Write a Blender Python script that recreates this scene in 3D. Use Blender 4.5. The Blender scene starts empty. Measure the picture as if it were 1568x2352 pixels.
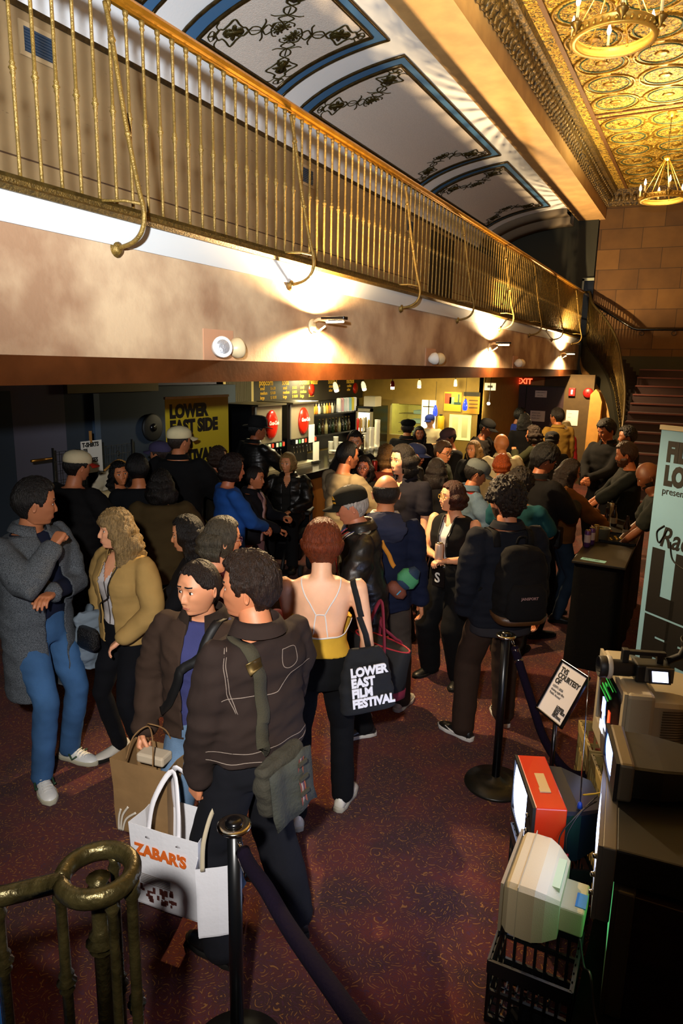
import bpy, bmesh, math, random
from mathutils import Vector, Matrix, noise, Quaternion
from mathutils.bvhtree import BVHTree
PI = math.pi
scene = bpy.context.scene
COL = scene.collection
RND = random.Random(7)
# ------------------------------------------------------------------ camera, world, exposure
EYE = Vector((0, 0, 2.5))
cam_d = bpy.data.cameras.new('camera'); cam = bpy.data.objects.new('camera', cam_d); COL.objects.link(cam)
cam_d.sensor_fit = 'HORIZONTAL'; cam_d.sensor_width = 36; cam_d.lens = 36; cam_d.clip_start = .05; cam_d.clip_end = 100
_r = Vector((.883, .470, .020)); _b = Vector((.456, -.865, .209))
_b.normalize(); _r = (_r - _r.dot(_b) * _b).normalized(); _u = _b.cross(_r)
cam.matrix_world = Matrix(((_r.x, _u.x, _b.x, EYE.x), (_r.y, _u.y, _b.y, EYE.y), (_r.z, _u.z, _b.z, EYE.z), (0, 0, 0, 1)))
scene.camera = cam
vs = scene.view_settings
vs.view_transform = 'Standard'; vs.look = 'None'; vs.gamma = 1; vs.use_curve_mapping = False; vs.exposure = 0.0
w = bpy.data.worlds.new('dim_hall_air'); scene.world = w; w.use_nodes = True
w.node_tree.nodes['Background'].inputs[0].default_value = (.9, .62, .36, 1)
w.node_tree.nodes['Background'].inputs[1].default_value = .007

def light(name, kind, loc, power, color, size=.1, rot=None, target=None, spot=None, blend=.6):
    d = bpy.data.lights.new(name, kind); d.energy = power; d.color = color
    if kind == 'AREA': d.size = size
    else: d.shadow_soft_size = size
    if kind == 'SPOT': d.spot_size = spot; d.spot_blend = blend
    o = bpy.data.objects.new(name, d); COL.objects.link(o); o.location = loc
    if target is not None: o.rotation_euler = (Vector(target) - Vector(loc)).to_track_quat('-Z', 'Y').to_euler()
    return o
# the photographer's flash, held above and left of the lens
light('camera_flash', 'SPOT', (-.12, -.28, 2.86), 3000, (.88, .94, 1.0), .05, target=(-4.86, 7.0, 7.6), spot=math.radians(88), blend=1.0)
light('camera_flash', 'SPOT', (-.12, -.28, 2.86), 640, (1.0, .95, .90), .05, target=(-2.3, 3.0, .95), spot=math.radians(66), blend=1.0)

# ------------------------------------------------------------------ helpers
def lin(h):
    if isinstance(h, str):
        h = h.lstrip('#'); c = [int(h[i:i + 2], 16) / 255 for i in (0, 2, 4)]
        return tuple(x / 12.92 if x <= .04045 else ((x + .055) / 1.055) ** 2.4 for x in c)
    return tuple(h)[:3]
_M = {}
def mat(name, col, rough=.6, metal=0, bump=0, bscale=60, var=0, vscale=8, col2=None, emit=0, ecol=None, sheen=0, trans=0, stretch=None, coat=0, spec=None, sub=0):
    if name in _M: return _M[name]
    m = bpy.data.materials.new(name); m.use_nodes = True; nt = m.node_tree; N = nt.nodes; L = nt.links
    b = N['Principled BSDF']; c = lin(col)
    b.inputs['Base Color'].default_value = (*c, 1); b.inputs['Roughness'].default_value = rough; b.inputs['Metallic'].default_value = metal
    if sheen: b.inputs['Sheen Weight'].default_value = sheen
    if trans: b.inputs['Transmission Weight'].default_value = trans
    if coat: b.inputs['Coat Weight'].default_value = coat
    if spec is not None: b.inputs['Specular IOR Level'].default_value = spec
    if sub: b.inputs['Subsurface Weight'].default_value = sub; b.inputs['Subsurface Radius'].default_value = (.012, .005, .003)
    if emit:
        b.inputs['Emission Color'].default_value = (*lin(ecol or col), 1); b.inputs['Emission Strength'].default_value = emit
    if var or bump:
        tc = N.new('ShaderNodeTexCoord'); mp = N.new('ShaderNodeMapping'); L.new(tc.outputs['Object'], mp.inputs[0])
        if stretch: mp.inputs['Scale'].default_value = stretch
    if var or col2:
        n = N.new('ShaderNodeTexNoise'); n.inputs['Scale'].default_value = vscale; n.inputs['Detail'].default_value = 5; L.new(mp.outputs[0], n.inputs[0])
        r = N.new('ShaderNodeValToRGB'); L.new(n.outputs[0], r.inputs[0])
        r.color_ramp.elements[0].position = .35; r.color_ramp.elements[1].position = .65
        c2 = lin(col2) if col2 else tuple(x * (1 - var) for x in c)
        r.color_ramp.elements[0].color = (*c2, 1); r.color_ramp.elements[1].color = (*c, 1)
        L.new(r.outputs[0], b.inputs['Base Color'])
    if bump:
        n2 = N.new('ShaderNodeTexNoise'); n2.inputs['Scale'].default_value = bscale; n2.inputs['Detail'].default_value = 4; L.new(mp.outputs[0], n2.inputs[0])
        bp = N.new('ShaderNodeBump'); bp.inputs['Strength'].default_value = bump; bp.inputs['Distance'].default_value = .01
        L.new(n2.outputs[0], bp.inputs['Height']); L.new(bp.outputs[0], b.inputs['Normal'])
    _M[name] = m
    return m
def nodes(m): return m.node_tree.nodes, m.node_tree.links, m.node_tree.nodes['Principled BSDF']
def math_node(N, L, op, a, b=None):
    n = N.new('ShaderNodeMath'); n.operation = op
    for i, v in enumerate((a, b)):
        if v is None: continue
        if isinstance(v, (int, float)): n.inputs[i].default_value = v
        else: L.new(v, n.inputs[i])
    return n.outputs[0]

class MB:
    """collects geometry of one part; each face keeps a material index"""
    def __init__(s): s.v = []; s.f = []; s.mi = []; s.sm = []; s.mats = []; s.m = 0; s.smooth = True
    def use(s, m):
        if m not in s.mats: s.mats.append(m)
        s.m = s.mats.index(m); return s
    def add(s, vs, fs, M=None, smooth=True):
        o = len(s.v)
        for p in vs: s.v.append(tuple(M @ Vector(p)) if M is not None else tuple(p))
        for f in fs: s.f.append(tuple(i + o for i in f)); s.mi.append(s.m); s.sm.append(smooth)
        return s
    def box(s, x0, x1, y0, y1, z0, z1, M=None, bev=0):
        if bev:
            b = bmesh.new(); bmesh.ops.create_cube(b, size=1)
            for v in b.verts: v.co = Vector(((x0 + x1) / 2 + v.co.x * (x1 - x0), (y0 + y1) / 2 + v.co.y * (y1 - y0), (z0 + z1) / 2 + v.co.z * (z1 - z0)))
            bmesh.ops.bevel(b, geom=b.edges[:], offset=bev, segments=2, affect='EDGES', profile=.5)
            b.verts.index_update(); s.add([v.co for v in b.verts], [[v.index for v in f.verts] for f in b.faces], M, False); b.free(); return s
        v = [(x, y, z) for z in (z0, z1) for y in (y0, y1) for x in (x0, x1)]
        return s.add(v, [(0, 2, 3, 1), (4, 5, 7, 6), (0, 1, 5, 4), (2, 6, 7, 3), (0, 4, 6, 2), (1, 3, 7, 5)], M, False)
    def prism(s, pts, axis, a, b, M=None):
        """polygon pts in the plane perpendicular to axis ('x','y','z'), from a to b"""
        n = len(pts)
        def P(p, t): return (t, p[0], p[1]) if axis == 'x' else ((p[0], t, p[1]) if axis == 'y' else (p[0], p[1], t))
        v = [P(p, a) for p in pts] + [P(p, b) for p in pts]
        f = [tuple(range(n))[::-1], tuple(range(n, 2 * n))] + [(i, (i + 1) % n, n + (i + 1) % n, n + i) for i in range(n)]
        return s.add(v, f, M, False)
    def loft(s, rings, close=True, caps=True, M=None, smooth=True):
        n = len(rings[0]); v = [p for r in rings for p in r]; f = []
        for i in range(len(rings) - 1):
            for j in range(n if close else n - 1):
                k = (j + 1) % n; f.append((i * n + j, i * n + k, (i + 1) * n + k, (i + 1) * n + j))
        if caps and close: f.append(tuple(range(n))[::-1]); f.append(tuple(range((len(rings) - 1) * n, len(rings) * n)))
        return s.add(v, f, M, smooth)
    def lathe(s, prof, seg=20, M=None, caps=True):
        return s.loft([[(r * math.cos(2 * PI * j / seg), r * math.sin(2 * PI * j / seg), z) for j in range(seg)] for r, z in prof], True, caps, M)
    def tube(s, path, r, seg=8, M=None, closed=False, caps=True, flat=1, up=None):
        P = [Vector(p) for p in path]; n = len(P); rings = []; nrm = Vector(up) if up else None
        rr = r if hasattr(r, '__len__') else [r] * n
        for i in range(n):
            t = (P[(i + 1) % n] - P[i - 1]) if closed else (P[min(i + 1, n - 1)] - P[max(i - 1, 0)])
            if t.length < 1e-9: t = Vector((0, 0, 1))
            t.normalize()
            if nrm is None: nrm = t.orthogonal()
            k = nrm - nrm.dot(t) * t
            if k.length < 1e-4: k = t.orthogonal()
            k.normalize()
            if not up: nrm = k
            b = t.cross(k)
            rings.append([P[i] + (k * math.cos(2 * PI * j / seg) * flat + b * math.sin(2 * PI * j / seg)) * rr[i] for j in range(seg)])
        if closed: rings.append(rings[0])
        return s.loft(rings, True, caps and not closed, M)
    def sphere(s, c, r, seg=12, M=None):
        r = r if hasattr(r, '__len__') else (r, r, r); k = max(4, seg // 2); rings = []
        for i in range(1, k):
            a = PI * i / k; rings.append([(c[0] + r[0] * math.sin(a) * math.cos(2 * PI * j / seg), c[1] + r[1] * math.sin(a) * math.sin(2 * PI * j / seg), c[2] - r[2] * math.cos(a)) for j in range(seg)])
        return s.loft(rings, True, True, M)
    def disc(s, c, r, n, seg=20, M=None):
        q = Vector((0, 0, 1)).rotation_difference(Vector(n)); pts = [Vector(c) + q @ Vector((r * math.cos(2 * PI * j / seg), r * math.sin(2 * PI * j / seg), 0)) for j in range(seg)]
        return s.add(pts, [tuple(range(seg))], M, False)
    def mesh(s, me, M=None):
        return s.add([v.co for v in me.vertices], [tuple(p.vertices) for p in me.polygons], M, True)
    def build(s, name, m=None, parent=None, loc=None, rotz=None, fix=True, **props):
        me = bpy.data.meshes.new(name); me.from_pydata(s.v, [], s.f); me.update()
        if m is not None and not s.mats: me.materials.append(m)
        for x in s.mats: me.materials.append(x)
        me.polygons.foreach_set('use_smooth', s.sm)
        if s.mats: me.polygons.foreach_set('material_index', s.mi)
        if fix:
            b = bmesh.new(); b.from_mesh(me); bmesh.ops.recalc_face_normals(b, faces=b.faces[:]); b.to_mesh(me); b.free()
        return link(name, me, parent, loc, rotz, **props)
def link(name, me, parent=None, loc=None, rotz=None, **props):
    o = bpy.data.objects.new(name, me); COL.objects.link(o)
    if parent is not None: o.parent = parent
    if loc is not None: o.location = loc
    if rotz is not None: o.rotation_euler = (0, 0, rotz)
    for k, v in props.items(): o[k] = v
    return o
def tag(o, label, cat, group=None, kind=None):
    o['label'] = label; o['category'] = cat
    if group: o['group'] = group
    if kind: o['kind'] = kind
    return o
def thing(name, label, cat, loc=(0, 0, 0), rotz=0, group=None):
    o = bpy.data.objects.new(name, None); COL.objects.link(o); o.location = loc; o.rotation_euler = (0, 0, rotz); o.empty_display_size = .1
    return tag(o, label, cat, group)
def struct(name, mb, m=None, parent=None):
    o = mb.build(name, m, parent)
    if parent is None: o['kind'] = 'structure'
    return o
def copy_tree(o, parent=None, loc=None, rotz=None, label=None):
    c = o.copy(); COL.objects.link(c); c.parent = parent
    if loc is not None: c.location = loc
    if rotz is not None: c.rotation_euler = (0, 0, rotz)
    if label: c['label'] = label
    for ch in list(o.children): copy_tree(ch, c)
    return c
def text_mb(mb, body, size, M, depth=.002, bold=0, align='LEFT', space=1, sx=1, line=1, shear=0):
    """adds raised lettering to a part; text plane is M's XY"""
    c = bpy.data.curves.new('t', 'FONT'); c.body = body; c.size = size; c.extrude = depth; c.offset = bold; c.align_x = align; c.space_character = space; c.space_line = line; c.shear = shear
    c.resolution_u = 3
    o = bpy.data.objects.new('t', c); COL.objects.link(o)
    dg = bpy.context.evaluated_depsgraph_get(); me = bpy.data.meshes.new_from_object(o.evaluated_get(dg))
    mb.add([v.co for v in me.vertices], [tuple(p.vertices) for p in me.polygons], M @ Matrix.Diagonal((sx, 1, 1, 1)), False)
    bpy.data.objects.remove(o); bpy.data.curves.remove(c); bpy.data.meshes.remove(me)
def frame_M(o, x, y):
    """matrix with origin o, X axis x, Y axis y"""
    x = Vector(x).normalized(); y = Vector(y); y = (y - y.dot(x) * x).normalized(); z = x.cross(y)
    return Matrix(((x.x, y.x, z.x, o[0]), (x.y, y.y, z.y, o[1]), (x.z, y.z, z.z, o[2]), (0, 0, 0, 1)))
def remesh(mb, vox, smooth=4, fac=.5):
    me = bpy.data.meshes.new('r'); me.from_pydata(mb.v, [], mb.f); me.update()
    b = bmesh.new(); b.from_mesh(me); bmesh.ops.recalc_face_normals(b, faces=b.faces[:]); b.to_mesh(me); b.free()
    o = bpy.data.objects.new('r', me); COL.objects.link(o)
    r = o.modifiers.new('r', 'REMESH'); r.mode = 'VOXEL'; r.voxel_size = vox
    if smooth:
        s = o.modifiers.new('s', 'SMOOTH'); s.iterations = smooth; s.factor = fac
    dg = bpy.context.evaluated_depsgraph_get(); out = bpy.data.meshes.new_from_object(o.evaluated_get(dg))
    bpy.data.objects.remove(o); bpy.data.meshes.remove(me)
    return out
def lerp(a, b, t): return a + (b - a) * t
def sstep(a, b, x):
    t = max(0., min(1., (x - a) / (b - a))); return t * t * (3 - 2 * t)
def spline(pts, n=8):
    P = [Vector(p) for p in pts]; out = []
    for i in range(len(P) - 1):
        a, b, c, d = P[max(i - 1, 0)], P[i], P[i + 1], P[min(i + 2, len(P) - 1)]
        for k in range(n):
            t = k / n; out.append(.5 * ((2 * b) + (c - a) * t + (2 * a - 5 * b + 4 * c - d) * t * t + (3 * b - a - 3 * c + d) * t ** 3))
    out.append(P[-1]); return out
# ------------------------------------------------------------------ setting materials
GOLD = mat('aged_gold_paint', '#a8853c', .38, .85, .35, 90, .45, 25)
BRONZE = mat('worn_bronze', '#5a4a22', .42, .8, .3, 60, .5, 20)
PLASTER = mat('mottled_tan_plaster', '#c0a480', .8, 0, .15, 40, 0, 2.4, col2='#8f6d50')
WHITEP = mat('white_painted_plaster', '#b9bab8', .6)
BROWNP = mat('glossy_brown_paint', '#4a260f', .28, 0, .12, 30, .35, 5)
def stone_mat(name, c1, c2, line, bw, bh, rot=(0, 0, 0), pits=.5, rough=.8, mort=.004, off=.5):
    m = mat(name, c1, rough, 0); N, L, b = nodes(m)
    tc = N.new('ShaderNodeTexCoord'); mp = N.new('ShaderNodeMapping'); mp.inputs['Rotation'].default_value = rot; L.new(tc.outputs['Object'], mp.inputs[0])
    br = N.new('ShaderNodeTexBrick'); L.new(mp.outputs[0], br.inputs[0]); br.inputs['Scale'].default_value = 1; br.inputs['Brick Width'].default_value = bw; br.inputs['Row Height'].default_value = bh
    br.inputs['Mortar Size'].default_value = mort; br.inputs['Bias'].default_value = 0; br.offset = off
    br.inputs['Color1'].default_value = (*lin(c1), 1); br.inputs['Color2'].default_value = (*lin(c2), 1); br.inputs['Mortar'].default_value = (*lin(line), 1)
    n = N.new('ShaderNodeTexNoise'); n.inputs['Scale'].default_value = 2.2; n.inputs['Detail'].default_value = 8; L.new(mp.outputs[0], n.inputs[0])
    r = N.new('ShaderNodeValToRGB'); r.color_ramp.elements[0].color = (.55, .5, .45, 1); r.color_ramp.elements[0].position = .3; r.color_ramp.elements[1].position = .6; L.new(n.outputs[0], r.inputs[0])
    mx = N.new('ShaderNodeMixRGB'); mx.blend_type = 'MULTIPLY'; mx.inputs[0].default_value = .6; L.new(br.outputs[0], mx.inputs[1]); L.new(r.outputs[0], mx.inputs[2])
    n3 = N.new('ShaderNodeTexNoise'); n3.inputs['Scale'].default_value = 14; n3.inputs['Detail'].default_value = 8; n3.inputs['Roughness'].default_value = .7
    mp3 = N.new('ShaderNodeMapping'); mp3.inputs['Scale'].default_value = (1, .6, 3); L.new(tc.outputs['Object'], mp3.inputs[0]); L.new(mp3.outputs[0], n3.inputs[0])
    r3 = N.new('ShaderNodeValToRGB'); r3.color_ramp.elements[0].position = .30; r3.color_ramp.elements[1].position = .36; r3.color_ramp.elements[0].color = (.3, .22, .13, 1); L.new(n3.outputs[0], r3.inputs[0])
    m2 = N.new('ShaderNodeMixRGB'); m2.blend_type = 'MULTIPLY'; m2.inputs[0].default_value = pits; L.new(mx.outputs[0], m2.inputs[1]); L.new(r3.outputs[0], m2.inputs[2]); L.new(m2.outputs[0], b.inputs['Base Color'])
    return m
TRAV = stone_mat('travertine_blocks', '#a0875e', '#8d7450', '#4a331c', 1.15, .44, (PI / 2, 0, PI / 2), mort=.007, pits=.8)
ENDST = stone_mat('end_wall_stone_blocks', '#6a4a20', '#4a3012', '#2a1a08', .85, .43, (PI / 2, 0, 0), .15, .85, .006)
PILST = stone_mat('arch_stone', '#b08a4e', '#a37c44', '#7d5a30', .9, .5, (PI / 2, 0, 0), .15)
def carpet_mat():
    m = mat('red_patterned_carpet', '#4a120c', .95, 0); N, L, b = nodes(m); b.inputs['Sheen Weight'].default_value = .05
    tc = N.new('ShaderNodeTexCoord')
    wv = N.new('ShaderNodeTexNoise'); wv.inputs['Scale'].default_value = 5; wv.inputs['Detail'].default_value = 2; L.new(tc.outputs['Object'], wv.inputs[0])
    ad = N.new('ShaderNodeMixRGB'); ad.blend_type = 'ADD'; ad.inputs[0].default_value = .12; L.new(tc.outputs['Object'], ad.inputs[1]); L.new(wv.outputs[1], ad.inputs[2])
    vo = N.new('ShaderNodeTexVoronoi'); vo.inputs['Scale'].default_value = 12; L.new(ad.outputs[0], vo.inputs[0])
    s = math_node(N, L, 'SINE', math_node(N, L, 'MULTIPLY', vo.outputs['Distance'], 40))
    n2 = N.new('ShaderNodeTexNoise'); n2.inputs['Scale'].default_value = 42; n2.inputs['Detail'].default_value = 1; L.new(tc.outputs['Object'], n2.inputs[0])
    mk = math_node(N, L, 'MULTIPLY', math_node(N, L, 'GREATER_THAN', s, .80), math_node(N, L, 'GREATER_THAN', n2.outputs[0], .53))
    mk2 = math_node(N, L, 'MULTIPLY', math_node(N, L, 'LESS_THAN', s, -.75), math_node(N, L, 'LESS_THAN', n2.outputs[0], .47))
    n3 = N.new('ShaderNodeTexNoise'); n3.inputs['Scale'].default_value = 3; n3.inputs['Detail'].default_value = 6; L.new(tc.outputs['Object'], n3.inputs[0])
    base = N.new('ShaderNodeValToRGB'); L.new(n3.outputs[0], base.inputs[0])
    base.color_ramp.elements[0].position = .4; base.color_ramp.elements[0].color = (*lin('#360a07'), 1); base.color_ramp.elements[1].position = .62; base.color_ramp.elements[1].color = (*lin('#58140a'), 1)
    m1 = N.new('ShaderNodeMixRGB'); L.new(mk, m1.inputs[0]); L.new(base.outputs[0], m1.inputs[1]); m1.inputs[2].default_value = (*lin('#8a5a1c'), 1)
    m2 = N.new('ShaderNodeMixRGB'); L.new(mk2, m2.inputs[0]); L.new(m1.outputs[0], m2.inputs[1]); m2.inputs[2].default_value = (*lin('#44142a'), 1); L.new(m2.outputs[0], b.inputs['Base Color'])
    n4 = N.new('ShaderNodeTexNoise'); n4.inputs['Scale'].default_value = 350; L.new(tc.outputs['Object'], n4.inputs[0])
    bp = N.new('ShaderNodeBump'); bp.inputs['Strength'].default_value = .6; bp.inputs['Distance'].default_value = .01; L.new(n4.outputs[0], bp.inputs['Height']); L.new(bp.outputs[0], b.inputs['Normal'])
    return m
CARPET = carpet_mat()
def ceil_mat():
    m = mat('embossed_gold_ceiling', '#9a7a24', .38, .35); N, L, b = nodes(m)
    tc = N.new('ShaderNodeTexCoord')
    v = N.new('ShaderNodeTexVoronoi'); v.feature = 'SMOOTH_F1'; v.inputs['Scale'].default_value = 17; L.new(tc.outputs['Object'], v.inputs[0])
    n = N.new('ShaderNodeTexNoise'); n.inputs['Scale'].default_value = 22; n.inputs['Detail'].default_value = 6; n.inputs['Distortion'].default_value = 1.5; L.new(tc.outputs['Object'], n.inputs[0])
    h = math_node(N, L, 'ADD', v.outputs[0], n.outputs[0])
    bp = N.new('ShaderNodeBump'); bp.inputs['Strength'].default_value = 1; bp.inputs['Distance'].default_value = .035; L.new(h, bp.inputs['Height']); L.new(bp.outputs[0], b.inputs['Normal'])
    r = N.new('ShaderNodeValToRGB'); L.new(n.outputs[0], r.inputs[0]); e = r.color_ramp.elements
    e[0].position = .38; e[0].color = (*lin('#2e3a1c'), 1); e[1].position = .62; e[1].color = (*lin('#e0b840'), 1); k = e.new(.47); k.color = (*lin('#8f6420'), 1); k = e.new(.54); k.color = (*lin('#cfa640'), 1)
    L.new(r.outputs[0], b.inputs['Base Color'])
    return m
CEILG = ceil_mat()
CORN = mat('polychrome_cornice', '#7d6230', .45, .45, 1, 30, 0, 30, col2='#2a2622')
BLUEP = mat('cobalt_blue_paint', '#3f678f', .45)
VWHITE = mat('vault_white_plaster', '#e2e4e6', .55, 0, .1, 40)
VGREY = mat('vault_stippled_panel', '#d6ccc2', .7, 0, .5, 70, .12, 60)
MOULD = mat('dark_gilt_moulding', '#4a3a1c', .32, .7, .3, 60, .5, 20)
ORN = mat('olive_gilt_ornament', '#3a3212', .4, .5, .4, 60)
BWALL = mat('dark_blue_wall', '#23303f', .8, 0, .05, 30)
LAVW = mat('grey_lavender_wall', '#565566', .8)
DARKW = mat('dark_void_wall', '#15171a', .9)
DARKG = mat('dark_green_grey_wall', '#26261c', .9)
PURD = mat('aubergine_door_paint', '#2b1418', .5, 0, .05)
TANW = mat('ochre_wall', '#4c3a1a', .8, 0, .05, 30, .2)
BLK = mat('matte_black', '#0c0c0d', .6)
BLKG = mat('gloss_black', '#08080a', .22)
CHROME = mat('chrome', '#b8b4a8', .15, 1)
PAPER = mat('white_paper', '#e0ddd4', .7)
CREAMP = mat('cream_painted_metal', '#d2bd92', .4)

# ------------------------------------------------------------------ shell
Y0, Y1, XW, XE = -1.5, 17.0, -2.8, 1.7
struct('floor', MB().box(-7.6, XE, Y0, 17.6, -.1, 0), CARPET)
# balcony: fascia, slab and the walls under and above it
struct('wall_left', MB().box(XW - .12, XW, Y0, 16.95, 2.5, 3.10), PLASTER)
struct('trim_1', MB().box(XW - .12, XW + .012, Y0, 16.97, 3.085, 3.215), WHITEP)
struct('trim_2', MB().box(XW - .25, XW + .03, Y0, 17.0, 2.385, 2.52), BROWNP)
struct('trim_3', MB().prism([(XW - .2, 3.215), (XW + .03, 3.215), (XW + .045, 3.235), (XW + .02, 3.25), (XW + .02, 3.27), (XW - .2, 3.27)], 'y', Y0, 17.0), mat('crusty_gold_edge', '#6b5222', .5, .6, .8, 120, .6, 60))
struct('ceiling_under_balcony', MB().box(-7.6, XW - .05, Y0, 17.2, 2.42, 3.25), mat('dim_soffit', '#4a4030', .9))
struct('wall_balcony', MB().box(-5.1, -4.9, Y0, 17.0, 3.25, 5.07), TRAV)
struct('trim_4', MB().box(-5.0, -4.885, Y0, 15.6, 5.07, 5.115), MOULD)
struct('wall_balcony_upper', MB().box(-5.1, -4.9, Y0, 15.6, 5.115, 5.4), VWHITE)
struct('trim_5', MB().prism([(-4.9, 5.30), (-4.84, 5.33), (-4.80, 5.345), (-4.76, 5.40), (-4.9, 5.42)], 'y', Y0, 15.6), MOULD)
# vault
VX, VZ, VA, VB = -3.06, 5.1, 1.85, .71
def vp(x, y, off=0):
    s = max(-1., min(1., (x - VX) / VA)); z = VZ + VB * math.sqrt(max(0., 1 - s * s))
    n = Vector((-(x - VX) / VA ** 2, 0, -(z - VZ) / VB ** 2)).normalized()
    return Vector((x, y, z)) + n * off
VXS = [-3.06 - 1.84 * math.sin(k * PI / 56) for k in range(28, -1, -1)]
def vsurf(mb, xs, y0, y1, off, ny=1):
    ys = [lerp(y0, y1, i / ny) for i in range(ny + 1)]
    mb.loft([[vp(x, y, off) for x in xs] for y in ys], False, False)
mb = MB(); vsurf(mb, VXS, Y0, 15.6, 0)
mb.loft([[p + Vector((0, 0, .2)) for p in (vp(x, y) for x in VXS)] for y in (Y0, 15.6)], False, False)
vault = struct('ceiling_vault', mb, VWHITE)
def xs_between(a, b): return [a] + [x for x in VXS if a + .02 < x < b - .02] + [b]
def vpath(pts, off): return [vp(x, y, off) for x, y in pts]
def dens(pts, closed=True):
    out = []; n = len(pts)
    for i in range(n if closed else n - 1):
        a, b = pts[i], pts[(i + 1) % n]; k = max(1, int(math.hypot(a[0] - b[0], a[1] - b[1]) / .12))
        out += [(lerp(a[0], b[0], j / k), lerp(a[1], b[1], j / k)) for j in range(k)]
    return out
def cartouche(s=1.0):
    """strokes of one half garland in unit space: x along, y across"""
    S = []
    def st(pts, r=.012, closed=False): S.append((pts, r, closed))
    top = spline([(.10, .0, 0), (.15, .06, 0), (.20, .055, 0), (.26, .10, 0), (.33, .165, 0), (.40, .10, 0), (.46, .055, 0), (.50, .05, 0), (.55, .0, 0)], 5)
    top = [(p.x, p.y) for p in top]; st(top, .013); st([(x, -y) for x, y in top], .013)
    core = [(p.x, p.y) for p in spline([(.22, 0, 0), (.26, .045, 0), (.33, .03, 0), (.345, .09, 0), (.36, .03, 0), (.43, .045, 0), (.47, 0, 0)], 4)]
    st(core, .02); st([(x, -y) for x, y in core], .02); st([(.24, 0), (.46, 0)], .034)
    st([(.28, .022), (.42, .022)], .022); st([(.28, -.022), (.42, -.022)], .022)
    for sg in (1, -1):
        st([(p.x, p.y * sg) for p in spline([(.55, 0, 0), (.60, .05, 0), (.68, .045, 0), (.74, 0, 0)], 4)], .010)
        st([(p.x, p.y * sg) for p in spline([(.74, 0, 0), (.80, .07, 0), (.87, .03, 0), (.93, .0, 0)], 4)], .010)
        st([(p.x, p.y * sg) for p in spline([(.72, 0, 0), (.76, .10, 0), (.74, .15, 0)], 4)], .009)
        st([(p.x, p.y * sg) for p in spline([(.86, 0, 0), (.90, .09, 0), (.96, .10, 0)], 4)], .009)
        st([(p.x, p.y * sg) for p in spline([(.14, .05, 0), (.10, .10, 0), (.13, .15, 0)], 4)], .008)
        st([(p.x, p.y * sg) for p in spline([(0, 0, 0), (.04, .055, 0), (.09, .035, 0), (.10, 0, 0)], 4)], .008)
    st([(.01, 0), (.1, 0)], .012); st([(.08, -.045), (.08, .045)], .009); st([(.58, 0), (.72, 0)], .007)
    for a in range(8): st([(.97, 0), (.97 + .075 * math.cos(a * PI / 4), .075 * math.sin(a * PI / 4))], .014)
    return S
CART = cartouche()
def garland(mb, corner, centre, k=1.0):
    """one arm of a garland from a panel corner to the rosette, laid on the vault"""
    c = Vector(corner); d = Vector(centre) - c; Ln = d.length; u = d / Ln; n = Vector((-u.y, u.x))
    for pts, r, closed in CART:
        path = []
        for x, y in pts:
            q = c + u * (x * Ln * .985) + n * (y * Ln * 1.4 * k); path.append(vp(q.x, q.y, .024))
        if len(path) == 2:
            path = [path[0].lerp(path[1], t) for t in (0, .5, 1)]
        mb.tube(path, [r * Ln * 1.35] * len(path), 4, flat=.5, up=(0, 0, 1))
PAN = [(1.4, 5.10), (5.49, 7.15), (7.55, 11.42), (11.83, 15.2)]
for i, (a, b) in enumerate(PAN):
    bx = MB(); vsurf(bx, xs_between(-4.72, -3.33), a, b, .010)
    fr = bx.build('blue_frame', BLUEP, vault)
    gx = MB(); vsurf(gx, xs_between(-4.60, -3.46), a + .2, b - .17, .016)
    pn = gx.build('stippled_panel', VGREY, vault)
    mx = MB()
    for (x0, x1, ya, yb, r) in ((-4.72, -3.33, a, b, .017), (-4.62, -3.45, a + .185, b - .155, .024)):
        mx.tube(vpath(dens([(x0, ya), (x1, ya), (x1, yb), (x0, yb)]), .014), r, 6, closed=True)
    mx.build('panel_moulding', MOULD, vault)
    ox = MB()
    A, B = a + .25, b - .22; mid = -4.06
    if b - a < 2.5:
        garland(ox, (-4.56, A), (mid, A + .52)); garland(ox, (-3.50, A), (mid, A + .52))
        garland(ox, (-4.56, B), (mid, B - .52)); garland(ox, (-3.50, B), (mid, B - .52))
    else:
        garland(ox, (-4.56, A), (mid, A + .48)); garland(ox, (-3.50, A), (mid, A + .48))
        garland(ox, (-4.56, B), (mid, B - .48)); garland(ox, (-3.50, B), (mid, B - .48))
    ox.build('garland_ornament', ORN, vault)
# arch beyond the vault, and the balcony's dark end
mb = MB()
for y0, y1, d in ((15.6, 16.0, .10), (16.0, 16.4, .22)):
    mb.loft([[vp(x, y0, dd) for x in VXS] for dd in (0, d)] + [[vp(x, y1, dd) for x in VXS] for dd in (d, 0)], False, False)
struct('trim_6', mb, mat('dim_arch_plaster', '#5c5040', .8))
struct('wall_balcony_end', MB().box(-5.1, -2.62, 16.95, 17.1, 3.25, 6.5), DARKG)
# beam between the vault and the hall
struct('trim_7', MB().box(-3.06, -2.49, Y0, 17.05, 5.8, 7.0), mat('beam_tan_plaster', '#c39a62', .6, 0, .12, 30, .2, 4))
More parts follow.
